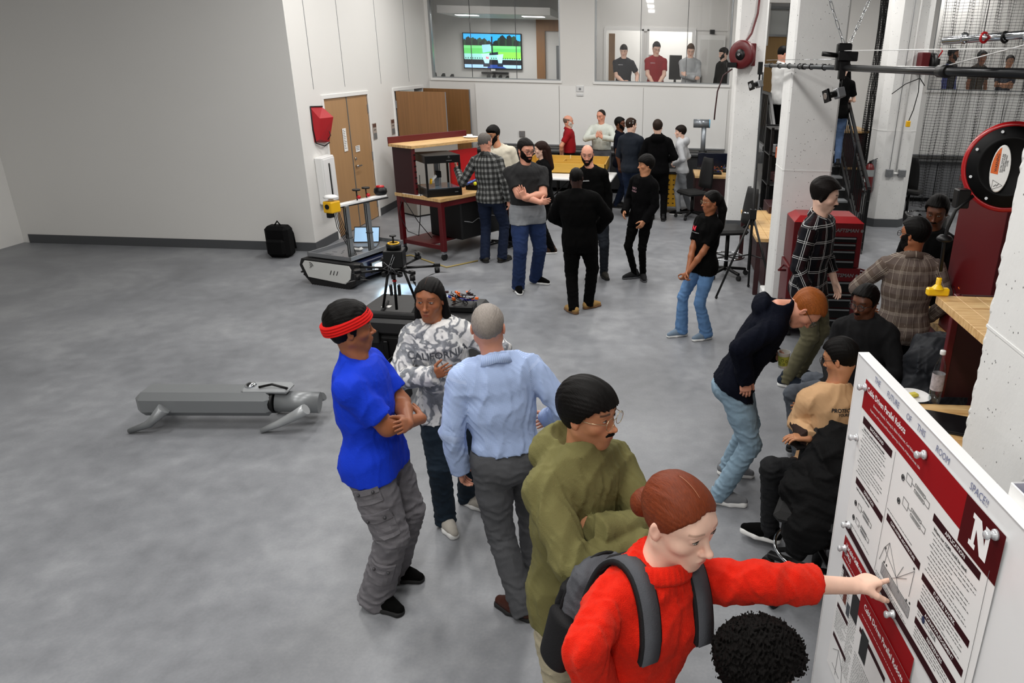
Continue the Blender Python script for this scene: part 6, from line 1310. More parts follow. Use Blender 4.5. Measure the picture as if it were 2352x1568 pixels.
t = thing('yellow_outlet_block', 'bright yellow triple outlet block at the end of the hanging cord', 'outlet', (1.603, 3.97, 1.60)); M_y2 = mat('safety_yellow', '#f0c010', .35); MB(.008).b(-.062, .062, -.02, .02, 0, .045).build('body', M_y2, t); MB().lathe([(.035, 0), (.016, .022), (.014, .024), (.014, .06), (.010, .062)], (-.003, 0, .042), seg=18).build('neck', M_y2, t)
for k in range(4): MB().ring((-.003, 0, .072+k*.008), .014, (0, 0, 1), .002, 14, 5).build('grip_rib', M_y2, t)
# ---- right-hand workbenches
wb = workbench('red workbench with raised wooden shelf beside the rough white column', 2.05, 4.10, math.radians(-90), .98, .86, None, caster=False, lowshelf=False)
wb.rotation_euler[2] = 0; wb.location = (1.24, 3.17, 0)
for c_ in list(children(wb)):
    pass
for nm, a, m_ in (('upright', (.56, .90, .965, .99, .9, 1.555), M_redd), ('upright_post', (.54, .58, .955, 1.0, .9, 1.555), M_red), ('upright', (.56, .90, .0, .03, .9, 1.555), M_redd)): MB(.003).b(*a).build(nm, m_, wb)
sh = thing('riser_shelf', None, None); sh.parent = wb
for k in range(5): MB(.0015).b(.36+k*.11, .468+k*.11, -.05, .80, 1.555, 1.6-.0003*(k % 2)).build('stave', M_wood, sh)
t = workbench('dark red workbench with tall hutch behind the man in black', 2.25, 4.75, 0, 1.3, 1.3, None, caster=False, lowshelf=False, m=M_red)
for nm, a, m_ in (('hutch_side', (.02, .06, .0, .75, .9, 2.02), M_red), ('hutch_side', (.30, .95, .02, .05, 1.6, 2.02), M_redd), ('hutch_top', (.0, .98, .0, .8, 2.02, 2.06), M_red), ('hutch_post', (.26, .32, .0, .06, .9, 2.02), M_red), ('hutch_back', (.3, 1.2, .75, .78, .9, 1.5), M_redd), ('hutch_side', (.62, 1.0, .0, .03, .95, 1.53), M_redd), ('hutch_bar', (.06, .62, .0, .03, .95, 1.02), M_redd), ('hutch_shelf', (.3, 1.2, .0, .7, 1.53, 1.56), M_wood)): MB(.003).b(*a).build(nm, m_, t)
wiry('tool_clutter', 'clutter of small orange and white parts inside the red hutch', 2.42, 5.3, 1.0, .16, 40, 'parts', .3, 11)
t = workbench('red workbench with raised wooden shelf beyond the stair railing', 3.42, 15.0, 0, .80, 1.3, None, caster=False, lowshelf=False); sh = thing('riser_shelf', None, None); sh.parent = t
for k in range(3): MB(.0015).b(-.02+k*.28, .258+k*.28, -.05, 1.3, 1.56, 1.6).build('stave', M_wood, sh)
MB(.003).b(.1, .74, .0, .03, .9, 1.56).build('upright', M_redd, t); MB(.003).b(.0, .78, .02, 1.05, .0, .85).build('cabinet', M_redd, t)
wiry('bench_gear', 'white and black gear on the bench behind the fire extinguisher', 4.02, 15.3, .9, .12, 14, 'gear', .2, 6)
# fire extinguisher on third column
t = thing('fire_extinguisher', 'red fire extinguisher mounted on the third column', 'fire extinguisher', (3.90, 13.66, .62)); MB().lathe([(0, 0), (.075, 0), (.085, .02), (.085, .44), (.06, .50), (.025, .53), (0, .53)], seg=24).build('cylinder', mat('extinguisher_red', '#5e060b', .4), t)
MB(.004).b(-.02, .02, -.03, .03, .53, .57).bar((0, 0, .57), (.12, .0, .62), .02, .012).bar((0, 0, .56), (.11, .0, .57), .02, .012).build('valve_lever', M_blk, t); MB().tube([(-.02, 0, .54), (-.10, -.02, .5), (-.10, -.02, .3)], .010, 6).build('hose', M_blk, t); MB().lathe([(.0865, .30), (.0865, .42)], seg=24).build('label', mat('label_grey', '#8f9494', .5), t)
for k in (.05, .2): MB().b(-.09, -.06, -.062, -.058, k, k+.09).build('white_tag', M_white, t)
MB(.003).b(.04, .1, -.03, .03, .1, .6).build('bracket', M_graym, t)
# trash can
t = thing('trash_can', 'tall black bin with bag liner near the man in pale plaid', 'trash can', (3.82, 10.3, 0)); MB().lathe([(.0, 0), (.22, 0), (.28, .86), (.27, .86), (.21, .02), (0, .02)], seg=30).build('can', mat('bin_grey', '#26282c', .45), t)
n_ = 48; MB().add([Vector(((r_+.008*math.sin(k*5.1)+.006*math.sin(k*2.3))*math.cos(2*PI*k/n_), (r_+.008*math.sin(k*5.1))*math.sin(2*PI*k/n_), z)) for r_, z in ((.26, .60), (.268, .80), (.285, .885), (.300, .87), (.298, .74)) for k in range(n_)], [(i*n_+k, i*n_+(k+1) % n_, (i+1)*n_+(k+1) % n_, (i+1)*n_+k) for i in range(4) for k in range(n_)], True).build('bag_liner', mat('bin_liner', '#0a0a0b', .25, bump=.6, bscale=25), t)
# ---- red tool chest (two stacked units)
def chest(lab, x0, x1, y0, z0, z1, drawers, lid):
    t = thing('tool_chest', lab, 'tool chest', ((x0+x1)/2, y0, z0)); w_ = (x1-x0)/2; H_ = z1-z0; MB(.006).b(-w_, w_, 0, .46, 0, H_).build('case', M_red, t); z = H_-.14
    for h_ in drawers: d_ = MB(.004).b(-w_+.06, w_-.06, -.012, .01, z-h_+.01, z).build('drawer', M_blk, t); MB(.003).b(-w_+.07, w_-.07, -.028, -.012, z-.022, z-.006).build('handle', M_alu, d_); z -= h_
    lettering('CRAFTSMAN', (.16, -.004, H_-.075), (1, 0, 0), (0, 0, 1), .052, M_alu, t, bold=.0012, depth=.001, shear=.15); MB().lathe([(.0, 0), (.018, 0)], (.345, -.006, H_-.075), (0, -1, 0), 6).build('badge', M_alu, t)
    if lid:
        MB(.006).add([(-w_, 0, H_), (w_, 0, H_), (w_, .46, H_), (-w_, .46, H_), (-w_+.07, .09, H_+.055), (w_-.07, .09, H_+.055), (w_-.07, .4, H_+.055), (-w_+.07, .4, H_+.055)], [(0, 1, 5, 4), (1, 2, 6, 5), (2, 3, 7, 6), (3, 0, 4, 7), (4, 5, 6, 7)]).build('lid', mat('lid_red', '#9c1218', .3), t)
    else:
        for sx in (-1, 1): MB().cyl((sx*(w_+.02), .05, H_-.05), (sx*(w_+.11), -.06, H_-.02), .012).cyl((sx*w_, .3, H_-.06), (sx*(w_+.11), -.06, H_-.02), .010).build('side_handle', M_red, t)
        for a in (-w_+.08, w_-.08): MB().disc((a, .08, -.05), .05, (1, 0, 0), .04, 16).build('caster', M_rub, t)
    return t
chest('upper red tool chest with lid and silver handled drawers', 1.46, 2.18, 7.55, .80, 1.27, (.07, .075, .105, .105), True); chest('lower red rolling tool cabinet under the upper chest', 1.44, 2.20, 7.53, .10, .795, (.13, .06, .11, .12, .14), False)
# ---- nets
def net(lab, x0, x1, y0, z0, z1, nx, nz, amp, pl, th, phase=0, lean=0):
    vs, fs = [], []; P = []
    for i in range(nx+1):
        u = i/nx; X = x0+(x1-x0)*u+amp*.35*math.sin(u*pl*2*PI*2+phase); Y = y0+amp*math.sin(u*pl*2*PI+phase)+amp*.4*math.sin(u*pl*4.7*PI); P.append((X, Y))
    def q(i, z, s): 
        X, Y = P[i]; k = (z-z0)/(z1-z0); return (X+lean*(k-.5)+.02*math.sin(z*2+i*.3), Y+.03*math.sin(z*1.5), z)
    for i in range(nx+1):
        for j in range(nz):
            a, b = z0+(z1-z0)*j/nz, z0+(z1-z0)*(j+1)/nz; A, B = q(i, a, 0), q(i, b, 0); n = len(vs); vs += [(A[0]-th, A[1], A[2]), (A[0]+th, A[1]+th, A[2]), (A[0], A[1]-th, A[2]), (B[0]-th, B[1], B[2]), (B[0]+th, B[1]+th, B[2]), (B[0], B[1]-th, B[2])]; fs += [(n, n+1, n+4, n+3), (n+1, n+2, n+5, n+4), (n+2, n, n+3, n+5)]
            if i < nx: C = q(i+1, a, 0); n = len(vs); vs += [(A[0], A[1], A[2]-th), (A[0], A[1]+th, A[2]+th), (C[0], C[1], C[2]-th), (C[0], C[1]+th, C[2]+th)]; fs += [(n, n+1, n+3, n+2)]
    o = MB().add(vs, fs).build('safety_net', mat('net_black', '#060606', .8)); return tag(o, lab, 'netting')
net('wide black safety net hanging in folds over the right windows', 5.28, 8.6, 15.2, .12, 5.0, 140, 92, .10, 13, .0026, lean=.05)
net('narrow gathered black net hanging between the stair and the third column', 4.06, 4.44, 14.95, .5, 5.0, 110, 105, .09, 9, .0042, 1)
for x0, x1, y in ((5.2, 8.7, 15.2), (4.0, 4.55, 14.95)): struct('trim_net_track', MB().b(x0, x1, y-.03, y+.03, 5.0, 5.06), M_alu)
# ---- things on the near bench
t = thing('water_bottle', 'clear plastic bottle with flowered label on the near workbench', 'bottle', (1.735, 4.06, .901)); PR = [(.0, 0), (.034, .002), (.037, .02), (.034, .045), (.037, .07), (.037, .20), (.034, .235), (.018, .28), (.013, .295), (.013, .31)]
MB().lathe(PR, seg=24).build('bottle', glassy('clear_plastic', (.9, .92, .92)), t); MB().lathe([(0, .31), (.016, .31), (.017, .314), (.017, .332), (.015, .336), (0, .336)], seg=20).build('cap', M_white, t); MB().lathe([(.0378, .085), (.0378, .19)], seg=24).build('label', mat('flower_label', '#a9a2a6', .5, var=.9, vscale=45), t); MB().lathe([(0, .003), (.031, .004), (.033, .05), (0, .05)], seg=20).build('water', glassy('water_tint', (.75, .78, .8)), t)
t = thing('snack_plate', 'white plate with a yellow snack on the near workbench', 'plate', (1.63, 4.12, .901)); MB().lathe([(0, .004), (.07, .004), (.10, .014), (.103, .014), (.072, 0), (0, 0)], seg=28).build('plate', M_white, t); MB(.012).box((-.01, -.005, .016), (.08, .05, .022), .4).build('snack', mat('banana_yellow', '#cfc04a', .6), t)
t = thing('laptop', 'closed black laptop lying on the near workbench', 'laptop', (1.70, 3.76, .901), math.radians(-20)); MB(.006).b(-.17, .17, -.12, .12, 0, .012).build('base', M_blk, t); MB(.006).b(-.17, .17, -.12, .12, .013, .020).build('lid', mat('laptop_black', '#101012', .3), t)
# ---- poster board
BO, BR = (.74, 2.41, 0), math.atan2(-.9954, .0959)
t = thing('mobile_whiteboard', 'tall white mobile board carrying three posters', 'whiteboard', BO, BR); BH = 1.85
MB(.003).b(0, 1.7, 0, .032, .25, BH).build('panel', mat('board_white', '#e4e5e6', .25), t); MB(.002).b(-.002, 1.702, -.004, .036, BH-.002, BH+.002).build('top_edge', mat('white_gloss', '#ececec', .3), t); MB(.002).b(-.004, .0, -.003, .035, .25, BH).build('side_edge', MATS['white_gloss'], t)
for a in (.3, 1.4): MB(.004).b(a-.02, a+.02, -.3, .35, .02, .06).b(a-.02, a+.02, .04, .07, .06, .5).build('foot', M_graym, t)
RT, UP = Vector((1, 0, 0)), Vector((0, 0, 1)); M_hand = mat('marker_line', '#6c7394', .6); M_hand2 = mat('marker_faint', '#8d93ab', .6)
for s_, u_, z_ in (('THE', .185, -.030), ('FUTURE', .315, -.032), ('OF', .435, -.034), ('THIS', .52, -.032), ('ROOM', .655, -.034), ('SPACE!!', .85, -.033)): lettering(s_, (u_, -.002, BH+z_), RT, UP, .030, M_hand, t, name='handwriting', depth=.0, xs=.88, shear=.12)
PK_D = mat('poster_red', '#8e0810', .6, spec=.15); PK_M = mat('poster_maroon', '#2c040c', .6, spec=.15); PK_P = mat('poster_paper', '#e9e9e8', .3); PK_N = mat('poster_dark_red', '#480409', .6, spec=.15); M_gl = mat('line_grey', '#55565a', .6); M_wt = mat('poster_white', '#f2f2f2', .4)
NPOLY = [(0, 0), (.34, 0), (.34, .16), (.26, .16), (.26, .62), (.60, 0), (.90, 0), (.90, .84), (1, .84), (1, 1), (.64, 1), (.64, .84), (.72, .84), (.72, .42), (.42, 1), (.0, 1), (.0, .84), (.10, .84), (.10, .16), (0, .16)]
def sheet(nm, lab, u0, z0, w_, h_, dy, wave=.004):
    q = thing(nm, lab, 'poster', BO, BR); n, m_ = 18, 10
    S_ = lambda u, v: (u, -dy-wave*(.5+.5*math.sin(u*9+v*6))-.0035*max(0, (u-u0)/w_-.93)*30*wave*20*(v/h_), z0-v)
    def patch(name, a, b, c_, d_, mm, off=.0, nu=14, nv=6, par=None):
        vs = []; 
        for i in range(nu+1):
            for j in range(nv+1):
                p = S_(u0+a+(b-a)*i/nu, c_+(d_-c_)*j/nv); vs.append((p[0], p[1]-off, p[2]))
        return MB().add(vs, [(i*(nv+1)+j, (i+1)*(nv+1)+j, (i+1)*(nv+1)+j+1, i*(nv+1)+j+1) for i in range(nu) for j in range(nv)], True).build(name, mm, par or q)
    patch('paper', 0, w_, 0, h_, PK_P, 0, n, m_); return q, patch, S_
def ontext(q, S_, s_, u, v, size, mm, u0, name='lettering', **k):
    me = text_mesh(s_, size, 0, **k); bm = bmesh.new(); bm.from_mesh(me); bmesh.ops.triangulate(bm, faces=bm.faces[:]); bm.to_mesh(me); bm.free()
    for w in me.vertices: p = S_(u0+u+w.co.x, v-w.co.y); w.co = (p[0], p[1]-.0012, p[2])
    me.materials.clear(); me.materials.append(mm); return link(name, me, q)
def body_text(q, S_, u0, u, v, w_, rows, pitch, seed, mm=None, indent=0, th=.0022, title=None):
    rr = random.Random(seed); mb = MB()
    for r_ in range(rows):
        x = u+(.012 if indent and r_ % indent else 0); end = u+w_*(rr.uniform(.86, 1) if (r_+1) % 4 else rr.uniform(.4, .8))
        while x < end:
            l_ = min(rr.uniform(.006, .022), end-x); a, b = S_(u0+x, v+r_*pitch), S_(u0+x+l_, v+r_*pitch+th); mb.add([(a[0], a[1]-.0010, a[2]), (b[0], b[1]-.0010, a[2]), (b[0], b[1]-.0010, b[2]), (a[0], a[1]-.0010, b[2])], [(0, 1, 2, 3)]); x += l_+.0035
    o = mb.build('small_print', mm or M_ink, q); o['kind'] = 'stuff'; return o
def draw(q, S_, u0, polys, mm=None, r=.0007, name='drawing'):
    mb = MB()
    for P in polys:
        pts = []
        for (a, b), (c_, d_) in zip(P, P[1:]):
            for k in range(5): w = k/5; pts.append(Vector(S_(u0+a+(c_-a)*w, b+(d_-b)*w))-Vector((0, .0012, 0)))
        a, b = P[-1]; pts.append(Vector(S_(u0+a, b))-Vector((0, .0012, 0))); mb.tube(pts, r, 4)
    o = mb.build(name, mm or M_ink, q); o['kind'] = 'stuff'; return o
U0, Z0 = .108, BH-.052
q, patch, S_ = sheet('upper_poster', 'large upper poster with red title band and white letter N', U0, Z0, .885, .60, .004)
patch('title_band', 0, .885, 0, .108, PK_D, .0006); patch('maroon_block', .706, .885, 0, .140, PK_N, .0009); patch('bottom_band', 0, .885, .572, .600, PK_M, .0006)
ontext(q, S_, 'Cable Driven Parallel Robots', .178, .028, .030, M_wt, U0, bold=.0006, xs=.86)
ontext(q, S_, 'Emmanuel Abande, Tsekong Li, Blake Anderson, Carl Nelson', .25, .058, .0135, M_wt, U0, xs=.95); ontext(q, S_, 'Department of Mechanical and Materials Engineering, University of Nebraska-Lincoln, USA', .262, .082, .0115, M_wt, U0, xs=.9)
me = bpy.data.meshes.new('letter_n'); bm = bmesh.new(); 
for P_, dd, mm in ((NPOLY, .0016, 0),):
    f = bm.faces.new([bm.verts.new(Vector(S_(U0+.752+x*.090, .115-y*.090))-Vector((0, dd, 0))) for x, y in P_]); bmesh.ops.triangulate(bm, faces=[f])
bm.to_mesh(me); bm.free(); me.materials.append(M_wt); link('letter_n', me, q)
for s_, a, b, v0, v1, sz in (('BACKGROUND', .026, .268, .128, .155, .016), ('DEFINITION', .036, .280, .362, .388, .016), ('CDPR SYSTEM ARCHITECTURE', .306, .557, .330, .355, .0135), ('APPLICATION', .574, .826, .148, .172, .017), ('FUTURE WORK', .577, .841, .345, .368, .017), ('ACKNOWLEDGEMENT', .580, .843, .438, .462, .016), ('REFERENCES', .583, .826, .494, .518, .016)):
    patch('heading_band', a, b, v0, v1, PK_M, .0006, 8, 2); ontext(q, S_, s_, (a+b)/2, (v0+v1)/2, sz, M_wt, U0, bold=.0002)
ontext(q, S_, 'Cable driving parallel robots: why they matter', .130, .168, .0105, M_ink, U0, bold=.0004, xs=.9); ontext(q, S_, 'Cable spool design overview', .110, .400, .0105, M_ink, U0, bold=.0004); ontext(q, S_, 'Where our CDPR could be used:', .680, .188, .0135, M_ink, U0, bold=.0004)
body_text(q, S_, U0, .028, .178, .23, 13, .0135, 1, indent=3); body_text(q, S_, U0, .585, .202, .24, 10, .0135, 2, indent=3); body_text(q, S_, U0, .590, .376, .24, 5, .0125, 3); body_text(q, S_, U0, .59, .468, .12, 2, .01, 9); body_text(q, S_, U0, .590, .524, .22, 4, .0105, 4)
body_text(q, S_, U0, .30, .315, .2, 1, .01, 6); body_text(q, S_, U0, .30, .555, .24, 2, .009, 7); body_text(q, S_, U0, .05, .55, .2, 1, .01, 8)
def gad(x, y, s): 
    R_ = lambda a, b: (x+a*s, y+b*s)
    return [[R_(0, 0), R_(.5, 0), R_(.5, .35), R_(0, .35), R_(0, 0)], [R_(.5, .17), R_(.8, .17)], [R_(.8, 0), R_(1.7, 0), R_(1.7, .12), R_(.8, .12), R_(.8, 0)], [R_(.8, .24), R_(1.7, .24), R_(1.7, .36), R_(.8, .36), R_(.8, .24)], [R_(1.7, .06), R_(2.1, .06), R_(2.1, .3), R_(1.7, .3)], [R_(.9, .06), R_(1.6, .06)], [R_(.9, .3), R_(1.6, .3)]]
draw(q, S_, U0, gad(.385, .135, .075)+gad(.39, .215, .075)+gad(.085, .44, .06)+gad(.085, .50, .06), r=.0006)
for a, b in ((.364, .165), (.364, .247), (.062, .455), (.062, .515)):
    p = Vector(S_(U0+a, b)); MB().ring(p-Vector((0, .001, 0)), .009, (0, 1, 0), .0015, 16, 4).build('dial', M_ink, q); MB().disc(p-Vector((0, .0013, 0)), .0045, (0, 1, 0), .0006, 10).build('dial_centre', M_ink, q)
gp = [(.335, .490), (.50, .505), (.535, .498), (.36, .484)]
draw(q, S_, U0, [[(.31, .505), (.33, .445), (.36, .405)], [(.33, .445), (.44, .475), (.535, .375)], [(.36, .405), (.44, .475), (.47, .51)], [(.47, .41), (.44, .475), (.41, .50)], [(.535, .375), (.53, .47)], [(.36, .405), (.35, .49)], [(.44, .475), (.50, .43)]], M_gl, .0007)
patch('deck', .335, .545, .498, .538, mat('hatch_grey', '#b9b9ba', .6), .0007, 6, 2); draw(q, S_, U0, [[(.335+k*.0075, .498), (.335+k*.0075, .538)] for k in range(29)]+[[(.335, .498), (.545, .498)], [(.335, .538), (.545, .538)]], M_ink, .0005)
for a, b in ((.345, .49), (.365, .487), (.52, .492), (.54, .486), (.34, .44), (.53, .37)): MB().sphere(Vector(S_(U0+a, b))-Vector((0, .001, 0)), .0045, 8, (1, .3, 1)).build('node', M_ink, q)
ontext(q, S_, 'EOA', .685, .475, .02, M_gl, U0, xs=.8); MB().sphere(Vector(S_(U0+.625, .472))-Vector((0, .001, 0)), .010, 10, (1, .1, 1.2)).build('emblem', mat('navy_ink', '#1f2b4d', .5), q)
draw(q, S_, U0, [[(.29, .118), (.29, .565)], [(.855, .118), (.862, .565)]], M_gl, .0005)
U1 = .126; q, patch, S_ = sheet('lower_left_poster', 'lower poster titled Variable Stiffness, partly under its neighbour', U1, BH-.673, .60, .60, .003, .003)
patch('title_band', 0, .60, 0, .100, PK_D, .0006); ontext(q, S_, 'Variable Stiffness A', .115, .028, .028, M_wt, U1, bold=.0006, xs=.82); ontext(q, S_, '(DPRs)', .052, .058, .026, M_wt, U1, bold=.0006, xs=.82); body_text(q, S_, U1, .02, .082, .2, 1, .012, 20, M_wt)
for v0, a, b in ((.115, .018, .12), (.135, .13, .21), (.29, .02, .13), (.43, .02, .16)): patch('heading_band', a, b, v0, v0+.02, PK_M, .0006, 4, 2)
body_text(q, S_, U1, .02, .14, .10, 10, .012, 21); body_text(q, S_, U1, .02, .32, .11, 8, .012, 22); body_text(q, S_, U1, .135, .25, .09, 22, .012, 23)
for a, b, c_, d_, m_ in ((.035, .06, .125, .165, M_redd), (.075, .10, .12, .16, M_redd), (.02, .05, .19, .225, mat('photo_navy', '#22304e', .5)), (.06, .09, .20, .25, mat('photo_rust', '#6e2a14', .5)), (.10, .13, .22, .275, mat('photo_grey', '#3b4048', .5)), (.135, .22, .14, .245, M_blk)): patch('photo', a, b, c_, d_, m_, .0007, 3, 3)
draw(q, S_, U1, [[(.04, .50), (.09, .46), (.14, .50), (.16, .56)], [(.09, .46), (.09, .58)], [(.05, .56), (.13, .56)]], M_gl)
U2 = .335; q, patch, S_ = sheet('lower_right_poster', 'lower poster with red title band overlapping the one at its left', U2, BH-.752, .885, .60, .0075, .003)
patch('title_band', 0, .885, 0, .105, PK_D, .0006); patch('maroon_block', .70, .885, 0, .13, PK_N, .0009); ontext(q, S_, 'Cable Driven Parallel Robots', .20, .034, .032, M_wt, U2, bold=.0006, xs=.86); body_text(q, S_, U2, .03, .075, .4, 1, .012, 30, M_wt)
patch('heading_band', .03, .26, .13, .15, PK_M, .0006, 4, 2); patch('photo', .05, .11, .12, .23, M_blk, .0010, 3, 3); body_text(q, S_, U2, .02, .25, .22, 20, .0125, 31); patch('heading_band', .29, .52, .15, .175, PK_M, .0006, 4, 2); body_text(q, S_, U2, .29, .19, .22, 20, .0125, 32); patch('heading_band', .57, .83, .15, .175, PK_M, .0006, 4, 2); body_text(q, S_, U2, .57, .19, .24, 20, .0125, 33)
for k, (a, b, lb) in enumerate(((.117, -.080, 'silver push magnet on the top left corner of the upper poster'), (.577, -.078, 'silver push magnet on the middle of the red title band'), (.958, -.072, 'silver push magnet beside the white letter N'), (.105, -.28, 'small clear clip on the left edge of the upper poster'), (.153, -.612, 'silver push magnet on the lower left corner of the upper poster'), (.152, -.715, 'silver push magnet on the Variable Stiffness poster'), (.579, -.640, 'silver push magnet below the pointing hand'))):
    q = thing('push_magnet', lb, 'magnet', BO, BR, 'poster magnets'); MB().lathe([(0, .030), (.009, .029), (.012, .024), (.008, .016), (.009, .008), (.0135, .006), (.014, 0), (0, 0)], (a, -.008 if k != 6 else -.012, BH+b), (0, -1, 0), 18).build('magnet', mat('clear_magnet', '#c9cbce', .18, .35), q)
q = thing('eraser_tray', 'white tray with compartments hung on the top of the board', 'tray', BO, BR)
MB(.003).b(.90, 1.25, .036, .16, BH-.09, BH-.085).b(.90, .905, .036, .16, BH-.09, BH+.035).b(.90, 1.25, .036, .041, BH-.09, BH+.035).b(.90, 1.25, .155, .16, BH-.09, BH+.005).b(1.03, 1.034, .036, .16, BH-.09, BH+.005).build('tray', M_white, q)
q = thing('board_eraser', 'dark blue board eraser standing in the white tray', 'eraser', BO, BR); MB(.014).box((.955, .10, BH-.005), (.062, .055, .15), R=Matrix.Rotation(.18, 3, 'Y')).build('body', mat('eraser_blue', '#1a1f8c', .3), q)
for k, (mm, lb) in enumerate(((M_redb, 'red capped marker lying in the white tray'), (M_blue, 'blue capped marker lying in the white tray'), (M_white, 'white bodied marker lying in the tray'))):
    q = thing('marker_pen', lb, 'marker', BO, BR); MB().cyl((1.05, .07+k*.025, BH-.06), (1.13, .08+k*.02, BH-.045+.004*k), .010).build('barrel', M_white, q); MB().cyl((1.05, .07+k*.025, BH-.06), (1.02+.03, .07+k*.025, BH-.02), .0112).build('cap', mm, q)

F = Field([seg(V3(1.22, 3.60, .80), V3(.98, 3.34, .56), V3(.9, .1, 0), (.25, .09), (.30, .15)), seg(V3(1.30, 3.60, .81), V3(1.0, 3.60, .80), V3(0, 1, 0), (.09, .05), (.11, .06)), cone((1.02, 3.56, .82), (.86, 3.30, .48), .09, .12), cone((.86, 3.28, .50), (.83, 3.30, .36), .12, .07), cone((1.25, 3.42, .8), (1.30, 3.22, .40), .14, .16)], .010, k=.07)
wrinkle(F, .022, 31, [], .16, 1.0); V, Q = F.mesh(); o = link('draped_jacket', np_mesh('jacket', V, Q, mat('black_nylon', '#0d0d0e', .7))); tag(o, 'black jacket draped over the drafting stool behind the tan sweatshirt', 'jacket')
F = Field([seg(V3(2.0, 4.72, 1.02), V3(1.95, 4.62, .60), V3(1, 0, 0), (.20, .12), (.24, .16)), ell((1.95, 4.66, .95), (.2, .13, .12))], .010, k=.07); wrinkle(F, .018, 33, [], .14, 1.0); V, Q = F.mesh(); o = link('dark_backpack', np_mesh('bagb', V, Q, mat('navy_nylon', '#10141b', .7))); tag(o, 'dark navy bag standing behind the seated person with round glasses', 'bag')
# ---------------------------------------------------------------- clothes
def plaid(name, base, a_, b_, lines=(), rough=.85, sa=.07, wa=.035, k=.7):
    g = Nd('cloth_'+name, rough); h = g.attr('pu').outputs['Fac']; z = g.attr('pv').outputs['Fac']
    c = g.mix(g.math('MULTIPLY', g.stripe(h, sa, wa), .7), lin(base), lin(a_)); c = g.mix(g.math('MULTIPLY', g.stripe(z, sa, wa), .7), c, lin(b_))
    for (ax, per, wd, off, col, am) in lines: c = g.mix(g.math('MULTIPLY', g.stripe(h if ax else z, per, wd, off), am), c, lin(col))
    g.col(c); g.bump(g.noise(300, 3), .2, .003); g.p.inputs['Specular IOR Level'].default_value = .2; return g.m
C_black = cloth('black', '#050505', .9, bump=.2); C_black2 = cloth('soft_black', '#060607', .9, bump=.2, scale=160); C_navy = cloth('navy', '#0a0d18', .85, bump=.3, scale=120)
for m_ in (C_black, C_black2, C_navy): m_.node_tree.nodes['Principled BSDF'].inputs['Specular IOR Level'].default_value = .08
C_denim = cloth('denim_dark', '#16233a', .85, var=.35, scale=300); C_jean = cloth('denim_mid', '#1c2d52', .85, var=.35, scale=300); C_deepblue = cloth('denim_deep', '#0f1a30', .85, var=.35, scale=300)
C_light = cloth('denim_light', '#7f97a8', .85, var=.35, scale=300); C_lblue = cloth('denim_faded', '#5c80ab', .85, var=.35, scale=300); C_grey = cloth('grey_marl', '#8e9092', .9, var=.2)
C_white = cloth('white', '#d9d9d8', .85); C_cargo = cloth('cargo_grey', '#6c6a6e', .85, var=.2, scale=240); C_slate = cloth('slate_wool', '#4a4b4e', .8, var=.18, scale=320); C_khaki = cloth('khaki', '#5f5b45', .85, var=.2)
C_redp = cloth('red_polo', '#8f0d18', .8); C_royal = cloth('royal_blue', '#0a37c8', .8, var=.1, scale=200); C_olive = cloth('olive', '#6c6840', .9, var=.12, scale=260); C_tan = cloth('tan_fleece', '#c39c74', .9, var=.1)
C_cream = cloth('cream', '#cdc6b4', .85); C_pale = cloth('pale_shirt', '#c9cec6', .8); C_hood = cloth('pale_grey_hoodie', '#b8babd', .9)
g = Nd('cloth_red_knit', .95); n1 = g.noise(420, 3); n2 = g.noise(60, 4); g.col(g.mix(n2, lin('#d41a0e'), lin('#ef2c18'))); g.bump(g.math('ADD', n1, g.math('MULTIPLY', n2, .5)), .9, .004); g.p.inputs['Sheen Weight'].default_value = .25; g.p.inputs['Sheen Tint'].default_value = (1, .3, .2, 1); g.p.inputs['Specular IOR Level'].default_value = .1; C_knit = g.m
g = Nd('cloth_marbled', .9); d1 = g.noise(3.4, 2, None, 2.2); d2 = g.noise(8, 2, None, 1.6); f_ = g.math('ADD', g.math('MULTIPLY', d1, .65), g.math('MULTIPLY', d2, .35)); g.col(g.ramp(f_, [(.40, lin('#dedddb')), (.455, lin('#cfcfce')), (.475, lin('#6d7075')), (.53, lin('#8d9095')), (.555, lin('#d9d8d6')), (.60, lin('#dcdbd9')), (.63, lin('#77797e')), (.70, lin('#d5d4d2'))])); g.bump(g.noise(260, 3), .25, .004); C_marble = g.m
g = Nd('cloth_blue_check', .8); o = g.xyz(); s1 = g.stripe(g.attr('pu').outputs['Fac'], .0044, .0020); s2 = g.stripe(g.attr('pv').outputs['Fac'], .0044, .0020); g.col(g.mix(g.math('MULTIPLY', g.math('ADD', s1, s2), .5), lin('#b4c5e6'), lin('#8ba4d3'))); g.bump(g.noise(26, 3), .15, .01); C_check = g.m
C_buff = plaid('buffalo', '#7b7c7a', '#080808', '#0b0b0b', (), sa=.075, wa=.038); C_flan = plaid('flannel', '#0c0d14', '#250a0d', '#06060a', ((1, .125, .005, 0, '#cfcfcf', .8), (1, .125, .005, .12, '#cfcfcf', .7), (0, .135, .005, 0, '#cfcfcf', .8), (0, .135, .005, .11, '#cfcfcf', .7)), sa=.125, wa=.05)
C_taupe = plaid('taupe', '#5e524c', '#6d615a', '#57493f', ((1, .055, .0022, 0, '#cbbfae', .7), (0, .11, .002, 0, '#cbbfae', .7), (0, .11, .002, .08, '#cbbfae', .7), (0, .11, .002, .16, '#cbbfae', .6), (1, .22, .002, .05, '#cbbfae', .6), (1, .22, .002, .1, '#cbbfae', .6)), sa=.11, wa=.04)
g = Nd('cloth_two_tone', .85); o = g.xyz(); n2 = g.noise(14, 4, g.mapv((.4, 1, 3))); g.col(g.mix(g.math('GREATER_THAN', o[2], 1.10), g.mix(n2, lin('#6f7276'), lin('#8c8f93')), lin('#0b0b0d'))); C_two = g.m
